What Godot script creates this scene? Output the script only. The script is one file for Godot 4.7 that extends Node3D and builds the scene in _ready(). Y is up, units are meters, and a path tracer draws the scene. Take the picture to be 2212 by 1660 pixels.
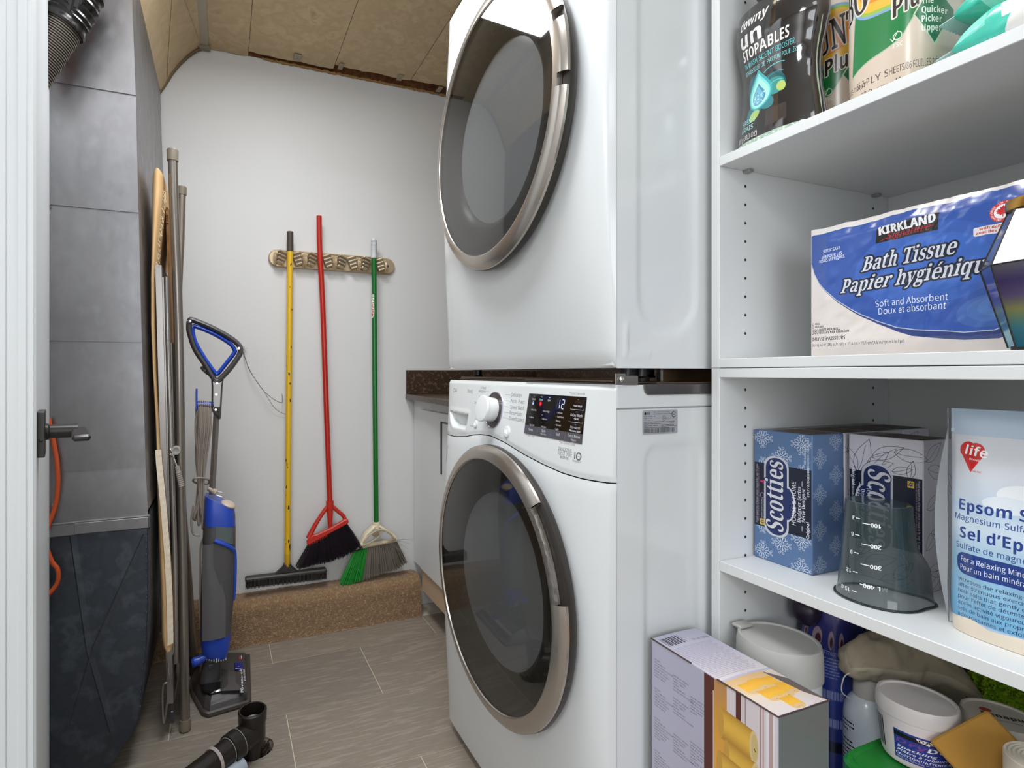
extends Node3D
# A laundry closet: stacked washer and dryer, a melamine shelf unit, sheet-metal ducts, brooms on a rack.
# x to the right along the back wall, y up, -z towards the back wall; metres. The tile grid (12 x 24 in) gave the scale.
var mats := {}

func _ready() -> void:
	# camera: a level 17 mm-like view, lens shifted
	var cam := Camera3D.new()
	cam.name = "camera"
	cam.projection = Camera3D.PROJECTION_FRUSTUM
	cam.near = 0.05; cam.far = 50.0
	cam.size = 0.05 * 1660.0 / 1150.0
	cam.frustum_offset = Vector2(0.05 * 185.0 / 1150.0, -0.05 * 23.0 / 1150.0)
	cam.position = Vector3(0, 1.005, 0)
	cam.rotation.y = -deg_to_rad(20.85)
	add_child(cam)
	cam.current = true
	var env := Environment.new()
	env.background_mode = Environment.BG_COLOR
	env.background_color = Color(0.02, 0.02, 0.02)
	env.tonemap_mode = Environment.TONE_MAPPER_LINEAR
	env.tonemap_exposure = EXPOSURE
	env.sdfgi_enabled = true; env.ssao_enabled = true; env.ssil_enabled = true
	var we := WorldEnvironment.new()
	we.name = "environment"; we.environment = env
	add_child(we)
	# the lamps: flat panels; the closet one and two behind the camera are added for light
	ceiling_lamp(Vector3(0.12, 2.395, -0.75), Vector2(0.45, 0.45), 1.9, "added unseen ceiling panel brightening the back wall, above the washer and dryer")
	ceiling_lamp(Vector3(-1.35, 2.395, 0.75), Vector2(0.6, 0.6), 2.2, "added unseen ceiling panel standing in for a flash, left behind the camera")  # added in place of a flash set up at the left
	ceiling_lamp(Vector3(0.35, 2.395, 1.3), Vector2(0.6, 0.6), 0.3, "added unseen ceiling panel for fill light, straight behind the camera")
	ceiling_lamp(Vector3(0.13, 2.200, -1.42), Vector2(0.3, 0.3), 0.8, "small square white light under the tan overhead duct, before the back wall")
	fill_window(Vector3(-0.35, 1.35, 1.895), Vector2(1.5, 1.3), 2.2)  # added window, soft fill from the camera side
	make_materials()
	build_room()
	build_ducts()
	build_machines()
	build_counter()
	build_shelves()
	build_brooms()
	build_left_things()
	build_floor_things()
	build_top_shelf()
	build_middle_shelf()
	build_lower_shelf()
	build_bottom_shelf()

const EXPOSURE := 1.0

func ceiling_lamp(at: Vector3, s: Vector2, energy: float, label: String) -> void:
	var o := thing("ceiling_light", label, "ceiling light", at)
	var m := M.new(); m.box(Vector3(0, 0.0125, 0), Vector3(s.x + 0.04, 0.025, s.y + 0.04), 0.004)
	obj("housing", m, mt(Color(0.85, 0.85, 0.85), 0.4), o)
	var d := M.new(); d.box(Vector3(0, -0.002, 0), Vector3(s.x, 0.004, s.y))
	obj("diffuser", d, mt(Color(0.95, 0.95, 0.95), 0.5, 0.0, {"emission_enabled": true, "emission": Color(0.972, 0.985, 1.0), "emission_energy_multiplier": 1.2}), o)
	var l := AreaLight3D.new()
	l.name = "lamp"
	l.area_size = s; l.light_energy = energy; l.light_color = Color(0.972, 0.985, 1.0)
	l.area_range = 12.0; l.area_attenuation = 2.0
	l.shadow_enabled = true
	l.rotation.x = -PI / 2
	l.position = Vector3(0, -0.012, 0)
	o.add_child(l)

func fill_window(at: Vector3, s: Vector2, energy: float) -> void:       # made-up frosted window behind the camera, added as fill for the shelves
	var o := Node3D.new()
	o.name = "added_window_1"; add_child(o); o.position = at
	tag(o, "", "", "", "structure")
	var f := M.new()
	for k in 2:
		f.box(Vector3(0, (k - 0.5) * (s.y + 0.06), 0), Vector3(s.x + 0.12, 0.06, 0.06), 0.004)
		f.box(Vector3((k - 0.5) * (s.x + 0.06), 0, 0), Vector3(0.06, s.y, 0.06), 0.004)
	f.box(Vector3.ZERO, Vector3(0.04, s.y, 0.04), 0.004)
	obj("added_frame", f, mt(Color(0.9, 0.9, 0.9), 0.4), o)
	for k in 2:
		var p := M.new(); p.box(Vector3((k - 0.5) * (s.x / 2), 0, 0.005), Vector3(s.x / 2 - 0.03, s.y - 0.01, 0.006))
		obj("fill_pane", p, mt(Color(0.9, 0.92, 0.95), 0.4, 0.0, {"emission_enabled": true, "emission": Color(0.94, 0.97, 1.0), "emission_energy_multiplier": 0.5}), o)
	var l := AreaLight3D.new()
	l.name = "fill_light"
	l.area_size = s; l.light_energy = energy; l.light_color = Color(0.96, 0.98, 1.0)
	l.area_range = 12.0; l.area_attenuation = 2.0; l.shadow_enabled = true
	l.position = Vector3(0, 0, -0.035)
	o.add_child(l)

func make_materials() -> void:
	mats.wall = mt(hex("d9d8d6"), 0.75)
	mats.white = mt(hex("dfe1e1"), 0.35)                  # melamine
	mats.door = mt(hex("d5d8d9"), 0.4)
	mats.enamel = mt(hex("dcdfe0"), 0.14, 0.0, {"metallic_specular": 0.5})
	mats.black = mt(Color(0.03, 0.03, 0.03), 0.4)
	mats.pull = mt(hex("2a2624"), 0.35, 0.3)
	mats.chrome = mt(hex("d8d4cc"), 0.18, 1.0)
	mats.steel = mt(hex("8f8a86"), 0.32, 0.85)
	mats.dark_steel = mt(hex("4d4b4c"), 0.4, 0.6)
	mats.galv = mt(hex("9a9a9c"), 0.36, 1.0)
	mats.galv.roughness_texture = noise_tex(0.012, [Color(0.30, 0.30, 0.30), Color(0.46, 0.46, 0.46), Color(0.38, 0.38, 0.38), Color(0.55, 0.55, 0.55)], 512, {"seed": 5})
	mats.galv.roughness = 1.0
	mats.galv.albedo_texture = noise_tex(0.02, [hex("a4a2a0"), hex("b0aeac"), hex("a8a6a4"), hex("b6b4b2")], 512, {"seed": 9, "oct": 5})
	mats.galv.albedo_color = Color(0.86, 0.86, 0.88)
	tri_mat(mats.galv, Vector3(1.3, 0.8, 1.3))
	mats.galv_dusty = mt(Color(0.55, 0.57, 0.6), 1.0, 0.85)
	mats.galv_dusty.albedo_texture = noise_tex(0.016, [hex("85888c"), hex("92959a"), hex("8b8e93"), hex("a9acb0"), hex("888b8f")], 512, {"seed": 21, "oct": 5})
	mats.galv_dusty.roughness_texture = noise_tex(0.02, [Color(0.42, 0.42, 0.42), Color(0.6, 0.6, 0.6)], 256, {"seed": 6})
	tri_mat(mats.galv_dusty, Vector3(1.6, 1.6, 1.6))
	mats.tan = mt(hex("f6ecd8"), 0.5, 0.3)
	mats.tan.albedo_texture = noise_tex(0.015, [hex("b7a58c"), hex("cfbfa6"), hex("c2b197"), hex("d5c6ae"), hex("b09d82")], 512, {"seed": 30, "oct": 6})
	tri_mat(mats.tan, Vector3(1.2, 1.2, 1.2))
	var stain := noise_tex(0.01, [hex("3a2010"), hex("7a4a22"), hex("5a3218"), hex("8d6335"), hex("2c1a10")], 256, {"seed": 12, "oct": 5})
	mats.rust = mt(Color.WHITE, 0.9); mats.rust.albedo_texture = stain
	tri_mat(mats.rust, Vector3(4, 4, 4))
	var streak := [hex("7e7468"), hex("948a7d"), hex("8a8074"), hex("a0968a"), hex("857a6e")]
	for k in 3:
		var m := mt([Color(0.93, 0.93, 0.93), Color(1, 0.99, 0.98), Color(0.97, 0.96, 0.95)][k], 0.42)
		m.albedo_texture = noise_tex(0.02, streak, 512, {"seed": 40 + k, "oct": 5})
		m.heightmap_enabled = true; m.heightmap_scale = 0.05
		m.heightmap_texture = m.albedo_texture
		tri_mat(m, Vector3(0.55, 1, 5.0))
		m.uv1_offset = Vector3(0.37 * k, 0, 0.61 * k)
		mats["tile%d" % k] = m
	mats.grout = mt(hex("c9bda9"), 0.9)
	mats.carpet = mt(Color.WHITE, 1.0, 0.0, {"rim_enabled": true, "rim": 0.3})
	mats.carpet.albedo_texture = noise_tex(0.04, [hex("6a4d36"), hex("9a7c5c"), hex("7f6248"), hex("b0946f"), hex("886a4e")], 512, {"seed": 17, "oct": 6})
	mats.carpet.heightmap_enabled = true; mats.carpet.heightmap_scale = 0.35
	mats.carpet.heightmap_texture = noise_tex(0.12, [Color.BLACK, Color.WHITE], 512, {"seed": 18, "oct": 4})
	tri_mat(mats.carpet, Vector3(3.2, 3.2, 3.2))
	mats.stone = mt(Color.WHITE, 0.3)
	mats.stone.albedo_texture = noise_tex(0.03, [hex("33231a"), hex("46342a"), hex("3a2a20"), hex("6a584a"), hex("2b1d15")], 512, {"seed": 33, "oct": 6})
	tri_mat(mats.stone, Vector3(3, 3, 3))
	mats.beige = mt(hex("c2a88a"), 0.6)

# ---------------------------------------------------------------- the room
func build_room() -> void:
	# floor: a grout bed with a drain hole, porcelain tiles laid in running bond
	var hole := PackedVector2Array()
	var hc := Vector2(0.08, 1.497)
	for i in 24: hole.append(hc + Vector2(cos(TAU * i / 24) * 0.047, sin(TAU * i / 24) * 0.045))
	var key := func(a: float, b: float, c: float, d: float) -> PackedVector2Array:   # a rectangle x a..b, y c..d with the hole cut in
		var p := PackedVector2Array([Vector2(a, c), Vector2(b, c), Vector2(b, hc.y - 0.00005)])
		for i in 25: p.append(hole[(24 - i) % 24] if i not in [0, 24] else hole[0] + Vector2(0, -0.00005 if i == 0 else 0.00005))
		p.append_array([Vector2(b, hc.y + 0.00005), Vector2(b, d), Vector2(a, d)])
		return p
	var m := M.new()
	m.xf = Transform3D(Basis(Vector3.RIGHT, Vector3.FORWARD, Vector3.UP), Vector3(0, -0.08, 0))
	m.extrude(key.call(-2.0, 1.45, -2.0, 2.25), 0.078)
	var fl := struct("floor", m, mats.grout)
	var rng := rng_of(4)
	var joints := [0.1585, 0.4683, 0.1726, 0.4839, 0.165, 0.475, 0.168, 0.47]
	for r in 12:
		var z1 := 2.2105 - 0.3 * r
		var z0 := z1 - 0.297
		if z0 < -1.2: break
		var x: float = joints[r % 8] - 0.61 * 4
		while x < 1.4:
			var a := maxf(x + 0.0015, -1.9); var b := minf(x + 0.6085, 1.38)
			if b - a > 0.02:
				var t := M.new()
				var zb := minf(z1, 2.066)
				if a < 0.08 and b > 0.08 and z0 < 1.497 and zb > 1.497:
					t.xf = Transform3D(Basis(Vector3.RIGHT, Vector3.FORWARD, Vector3.UP), Vector3(0, -0.006, 0))
					t.extrude(key.call(a, b, z0, zb), 0.006)
				else:
					t.box(Vector3((a + b) / 2, -0.003, -(z0 + zb) / 2), Vector3(b - a, 0.006, zb - z0), 0.0008)
				obj("tile", t, mats["tile%d" % rng.randi_range(0, 2)], fl)
			x += 0.61
	var pit := M.new()
	pit.xf.origin = Vector3(hc.x, 0, -hc.y)
	pit.lathe([Vector2(0.047, -0.012), Vector2(0.05, -0.05), Vector2(0.045, -0.12), Vector2(0.0, -0.12)].map(func(p): return p), 24)
	obj("drain_pit", pit, mt(hex("2a1d14"), 0.95), fl)
	# walls
	var w := func(called: String, c: Vector3, s: Vector3) -> void:
		var b := M.new(); b.box(c, s)
		struct(called, b, mats.wall)
	w.call("wall_back", Vector3(-0.28, 1.117, -2.22), Vector3(3.44, 2.234, 0.1))
	w.call("wall_right", Vector3(1.43, 1.2, 0.0), Vector3(0.1, 2.4, 4.4))
	w.call("wall_left", Vector3(-1.95, 1.2, 0.0), Vector3(0.1, 2.4, 4.4))
	w.call("wall_front", Vector3(-0.26, 1.2, 1.95), Vector3(3.3, 2.4, 0.1))
	var c := M.new(); c.box(Vector3(-0.26, 2.47, -0.1), Vector3(3.5, 0.1, 4.4))
	struct("ceiling", c, mats.wall)
	# scars in the wall paint beside the brush, paint lip along the carpet
	# carpeted step along the back wall
	var s := thing("carpeted_step", "low brown carpeted step along the foot of the white back wall", "step", Vector3(0.16, 0, -2.1))
	var cp := M.new()
	var prof := [Vector2(-2.17, 0.158), Vector2(-2.13, 0.162), Vector2(-2.1, 0.161), Vector2(-2.085, 0.155), Vector2(-2.072, 0.143), Vector2(-2.066, 0.125), Vector2(-2.064, 0.09), Vector2(-2.063, 0.05), Vector2(-2.062, 0.02), Vector2(-2.06, 0.0)]
	var nz := FastNoiseLite.new(); nz.seed = 8; nz.frequency = 60.0
	var ns := FastNoiseLite.new(); ns.seed = 2; ns.frequency = 9.0
	var cf := func(u: float, v: float) -> Vector3:
		var f := (1.0 - v) * (prof.size() - 1); var i := mini(int(f), prof.size() - 2)
		var p: Vector2 = prof[i].lerp(prof[i + 1], f - i)
		var x := lerpf(-0.62, 0.604, u)
		var d := 0.0022 * nz.get_noise_3d(x, p.y, p.x) + 0.003 * ns.get_noise_2d(x, p.y * 2.0)
		return Vector3(x, p.y + d * (0.4 if f > 4 else 1.0), p.x + 2.1 + (d if f > 3 else 0.0))
	cp.grid(420, 44, cf)
	cp.quad(Vector3(0.604, 0, 0.04), Vector3(0.604, 0, -0.07), Vector3(0.604, 0.158, -0.07), Vector3(0.604, 0.155, 0.02))
	obj("carpet", cp, mats.carpet, s, 60)
	var fuzz := M.new()                                            # frayed dust line where the carpet meets the tiles
	var rg := rng_of(9)
	for i in 260:
		var x := rg.randf_range(-0.62, 0.6); var l := rg.randf_range(0.004, 0.012)
		var q := Vector3(x, 0.002, 0.04 + rg.randf_range(-0.002, 0.004))
		fuzz.tube([q, q + Vector3(rg.randf_range(-l, l), rg.randf_range(0.0, 0.004), rg.randf_range(0.0, 0.4) * l)], 0.0006, 3)
	tag(obj("frayed_edge", fuzz, mt(hex("b8aa98"), 1.0), s), "", "", "", "stuff")
# ---------------------------------------------------------------- mesh builder
class M:
	var v := PackedVector3Array()
	var t := PackedVector2Array()
	var xf := Transform3D()
	func tri(a: Vector3, b: Vector3, c: Vector3, ua := Vector2(), ub := Vector2(), uc := Vector2()) -> void:
		v.append(xf * a); v.append(xf * b); v.append(xf * c)
		t.append(ua); t.append(ub); t.append(uc)
	func quad(a: Vector3, b: Vector3, c: Vector3, d: Vector3, ua := Vector2(0, 1), ub := Vector2(1, 1), uc := Vector2(1, 0), ud := Vector2(0, 0)) -> void:
		tri(a, b, c, ua, ub, uc); tri(a, c, d, ua, uc, ud)
	# faces +X -X +Y -Y +Z -Z; rects[i] is the face's place in the texture, seen from outside, upright
	func box(c: Vector3, s: Vector3, bev := 0.0, rects: Array = []) -> void:
		var h := s / 2.0
		var ax := [[Vector3.RIGHT, Vector3.FORWARD, Vector3.UP], [Vector3.LEFT, Vector3.BACK, Vector3.UP], [Vector3.UP, Vector3.RIGHT, Vector3.FORWARD], [Vector3.DOWN, Vector3.RIGHT, Vector3.BACK], [Vector3.BACK, Vector3.RIGHT, Vector3.UP], [Vector3.FORWARD, Vector3.LEFT, Vector3.UP]]
		for i in 6:
			var n: Vector3 = ax[i][0]; var r: Vector3 = ax[i][1]; var u: Vector3 = ax[i][2]
			var hn := absf(n.dot(h)); var hr := absf(r.dot(h)); var hu := absf(u.dot(h))
			var R: Rect2 = rects[i] if rects.size() > i else Rect2(0, 0, 1, 1)
			var p := R.position; var e := R.end
			var a := hr - bev; var b := hu - bev
			quad(c + n * hn - r * a - u * b, c + n * hn + r * a - u * b, c + n * hn + r * a + u * b, c + n * hn - r * a + u * b, Vector2(p.x, e.y), e, Vector2(e.x, p.y), p)
		if bev <= 0.0: return
		var q := h - Vector3.ONE * bev
		for k in 3:
			var A := Vector3.ZERO; A[k] = 1.0
			var B := Vector3.ZERO; B[(k + 1) % 3] = 1.0
			var C := Vector3.ZERO; C[(k + 2) % 3] = 1.0
			for sb in [-1.0, 1.0]:
				for sc in [-1.0, 1.0]:
					var p0: Vector3 = c + B * sb * h[(k + 1) % 3] + C * sc * q[(k + 2) % 3]
					var p1: Vector3 = c + B * sb * q[(k + 1) % 3] + C * sc * h[(k + 2) % 3]
					var L: Vector3 = A * q[k]
					face([p0 - L, p0 + L, p1 + L, p1 - L], B * sb + C * sc)
		for sx in [-1.0, 1.0]:
			for sy in [-1.0, 1.0]:
				for sz in [-1.0, 1.0]:
					face([c + Vector3(sx * h.x, sy * q.y, sz * q.z), c + Vector3(sx * q.x, sy * h.y, sz * q.z), c + Vector3(sx * q.x, sy * q.y, sz * h.z)], Vector3(sx, sy, sz))
	func face(p: Array, n: Vector3) -> void:      # a flat polygon that looks along n
		var a: Vector3 = p[0]; var b: Vector3 = p[1]; var c: Vector3 = p[2]
		if (b - a).cross(c - a).dot(n) < 0: p = p.duplicate(); p.reverse()
		for i in range(1, p.size() - 1): tri(p[0], p[i], p[i + 1])
	# rings of equal length, each counterclockwise seen from the far end of the loft
	func loft(rings: Array, cap0 := true, cap1 := true, closed := true, uvr := Rect2(0, 0, 1, 1)) -> void:
		var n: int = rings[0].size()
		var m := rings.size()
		var k := n if closed else n - 1
		for i in m - 1:
			var A: PackedVector3Array = rings[i]; var B: PackedVector3Array = rings[i + 1]
			var v0 := uvr.end.y - uvr.size.y * i / (m - 1.0); var v1 := uvr.end.y - uvr.size.y * (i + 1) / (m - 1.0)
			for j in k:
				var j2 := (j + 1) % n
				var u0 := uvr.position.x + uvr.size.x * j / k; var u1 := uvr.position.x + uvr.size.x * (j + 1) / k
				quad(A[j], A[j2], B[j2], B[j], Vector2(u0, v0), Vector2(u1, v0), Vector2(u1, v1), Vector2(u0, v1))
		if cap0: fan(rings[0], true)
		if cap1: fan(rings[m - 1], false)
	func fan(r: PackedVector3Array, flip: bool) -> void:
		var c := Vector3.ZERO
		for p in r: c += p / r.size()
		for j in r.size():
			var a := r[j]; var b := r[(j + 1) % r.size()]
			if flip: tri(c, b, a)
			else: tri(c, a, b)
	# profile of (radius, height) turned about y, from the bottom up along the outside
	func lathe(prof: Array, seg := 32, uvr := Rect2(0, 0, 1, 1)) -> void:
		var L := [0.0]
		for i in range(1, prof.size()): L.append(L[i - 1] + prof[i].distance_to(prof[i - 1]))
		for i in prof.size() - 1:
			var a: Vector2 = prof[i]; var b: Vector2 = prof[i + 1]
			var v0: float = uvr.end.y - uvr.size.y * L[i] / L[-1]; var v1: float = uvr.end.y - uvr.size.y * L[i + 1] / L[-1]
			for j in seg:
				var f0 := TAU * j / seg; var f1 := TAU * (j + 1) / seg
				var d0 := Vector3(sin(f0), 0, cos(f0)); var d1 := Vector3(sin(f1), 0, cos(f1))
				var u0 := uvr.position.x + uvr.size.x * j / seg; var u1 := uvr.position.x + uvr.size.x * (j + 1.0) / seg
				var p00 := d0 * a.x + Vector3.UP * a.y; var p10 := d1 * a.x + Vector3.UP * a.y
				var p01 := d0 * b.x + Vector3.UP * b.y; var p11 := d1 * b.x + Vector3.UP * b.y
				if a.x > 1e-6: tri(p00, p10, p11, Vector2(u0, v0), Vector2(u1, v0), Vector2(u1, v1))
				if b.x > 1e-6: tri(p00, p11, p01, Vector2(u0, v0), Vector2(u1, v1), Vector2(u0, v1))
	# a round bar along a path; rad a number or one per point
	func tube(path: Array, rad, seg := 10, closed := false, caps := true) -> void:
		var n := path.size()
		var rings := []
		var up := Vector3.UP
		var t0: Vector3 = (path[1] - path[0]).normalized()
		if absf(t0.dot(up)) > 0.9: up = Vector3.RIGHT
		for i in n:
			var a: Vector3 = path[(i - 1 + n) % n if closed else maxi(i - 1, 0)]; var b: Vector3 = path[(i + 1) % n if closed else mini(i + 1, n - 1)]
			var d := (b - a).normalized()
			var s := d.cross(up).normalized(); up = s.cross(d).normalized()
			var r: float = rad[i] if rad is Array else rad
			var ring := PackedVector3Array()
			for j in seg:
				var f := TAU * j / seg
				ring.append(path[i] + (s * cos(f) + up * sin(f)) * r)
			rings.append(ring)
		if closed: rings.append(rings[0])
		# ring order (s, up) about d = s x up * -1: turn so that faces look out
		for i in rings.size(): rings[i].reverse()
		loft(rings, caps and not closed, caps and not closed)
	# a flat polygon (x, y) given depth along z (0 .. depth), edges cut back by bev
	func extrude(poly: PackedVector2Array, depth: float, bev := 0.0, uvr := Rect2(), holes_bridge := false) -> void:
		if Geometry2D.is_polygon_clockwise(poly): poly = poly.duplicate(); poly.reverse()
		var n := poly.size()
		var ins := PackedVector2Array()
		for i in n:
			var a := poly[(i - 1 + n) % n]; var b := poly[i]; var c := poly[(i + 1) % n]
			var d1 := (b - a).normalized(); var d2 := (c - b).normalized()
			var n1 := Vector2(-d1.y, d1.x); var n2 := Vector2(-d2.y, d2.x)
			var mm := (n1 + n2)
			mm = mm / maxf(mm.dot(mm) / 2.0, 0.25)
			ins.append(b + mm * bev)
		var ix := Geometry2D.triangulate_polygon(ins)
		var bb := Rect2(poly[0], Vector2())
		for p in poly: bb = bb.expand(p)
		var uv := func(p: Vector2) -> Vector2: return Vector2((p.x - bb.position.x) / bb.size.x, 1.0 - (p.y - bb.position.y) / bb.size.y)
		for k in range(0, ix.size(), 3):
			var a := ins[ix[k]]; var b := ins[ix[k + 1]]; var c := ins[ix[k + 2]]
			if (b - a).cross(c - a) < 0: var q := b; b = c; c = q
			tri(Vector3(a.x, a.y, depth), Vector3(b.x, b.y, depth), Vector3(c.x, c.y, depth), uv.call(a), uv.call(b), uv.call(c))
			tri(Vector3(a.x, a.y, 0), Vector3(c.x, c.y, 0), Vector3(b.x, b.y, 0), uv.call(a), uv.call(c), uv.call(b))
		for i in n:
			var j := (i + 1) % n
			var a := poly[i]; var b := poly[j]; var ia := ins[i]; var ib := ins[j]
			quad(Vector3(a.x, a.y, bev), Vector3(b.x, b.y, bev), Vector3(b.x, b.y, depth - bev), Vector3(a.x, a.y, depth - bev))
			if bev > 0.0:
				quad(Vector3(ia.x, ia.y, 0), Vector3(ib.x, ib.y, 0), Vector3(b.x, b.y, bev), Vector3(a.x, a.y, bev))
				quad(Vector3(a.x, a.y, depth - bev), Vector3(b.x, b.y, depth - bev), Vector3(ib.x, ib.y, depth), Vector3(ia.x, ia.y, depth))
	# fn(u, v) -> point; u to the right and v up as seen from outside
	func grid(nu: int, nv: int, fn: Callable, uvr := Rect2(0, 0, 1, 1), uvfn = null) -> void:
		var P := []
		for i in nu + 1:
			var row := PackedVector3Array()
			for j in nv + 1: row.append(fn.call(float(i) / nu, float(j) / nv))
			P.append(row)
		for i in nu:
			for j in nv:
				var u0 := uvr.position.x + uvr.size.x * i / nu; var u1 := uvr.position.x + uvr.size.x * (i + 1) / nu
				var v0 := uvr.end.y - uvr.size.y * j / nv; var v1 := uvr.end.y - uvr.size.y * (j + 1) / nv
				if uvfn != null:
					quad(P[i][j], P[i + 1][j], P[i + 1][j + 1], P[i][j + 1], uvfn.call(P[i][j]), uvfn.call(P[i + 1][j]), uvfn.call(P[i + 1][j + 1]), uvfn.call(P[i][j + 1]))
					continue
				quad(P[i][j], P[i + 1][j], P[i + 1][j + 1], P[i][j + 1], Vector2(u0, v0), Vector2(u1, v0), Vector2(u1, v1), Vector2(u0, v1))
	func ball(c: Vector3, r: Vector3, seg := 20) -> void:
		var half := seg / 2
		var fn := func(u: float, w: float) -> Vector3:
			var f := TAU * u; var g := PI * (w - 0.5)
			return c + Vector3(sin(f) * cos(g) * r.x, sin(g) * r.y, cos(f) * cos(g) * r.z)
		grid(seg, half, fn)
	func mesh(crease := 38.0) -> ArrayMesh:
		var n := v.size() / 3
		var fnrm := PackedVector3Array(); fnrm.resize(n)
		var at := {}
		for i in n:
			var cr := (v[3 * i + 1] - v[3 * i]).cross(v[3 * i + 2] - v[3 * i])
			fnrm[i] = cr
			for k in 3:
				var key := Vector3i((v[3 * i + k] * 20000.0).round())
				if at.has(key): at[key].append(i)
				else: at[key] = PackedInt32Array([i])
		var vv := PackedVector3Array(); var nn := PackedVector3Array(); var tt := PackedVector2Array()
		var lim := cos(deg_to_rad(crease))
		for i in n:
			if fnrm[i].length_squared() < 1e-20: continue
			var me := fnrm[i].normalized()
			for k in [0, 2, 1]:
				var s := Vector3.ZERO
				for j in at[Vector3i((v[3 * i + k] * 20000.0).round())]:
					if fnrm[j].length_squared() > 1e-20 and fnrm[j].normalized().dot(me) >= lim: s += fnrm[j]
				vv.append(v[3 * i + k]); nn.append(s.normalized()); tt.append(t[3 * i + k])
		var a := []; a.resize(Mesh.ARRAY_MAX)
		a[Mesh.ARRAY_VERTEX] = vv; a[Mesh.ARRAY_NORMAL] = nn; a[Mesh.ARRAY_TEX_UV] = tt
		var am := ArrayMesh.new()
		am.add_surface_from_arrays(Mesh.PRIMITIVE_TRIANGLES, a)
		return am

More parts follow.
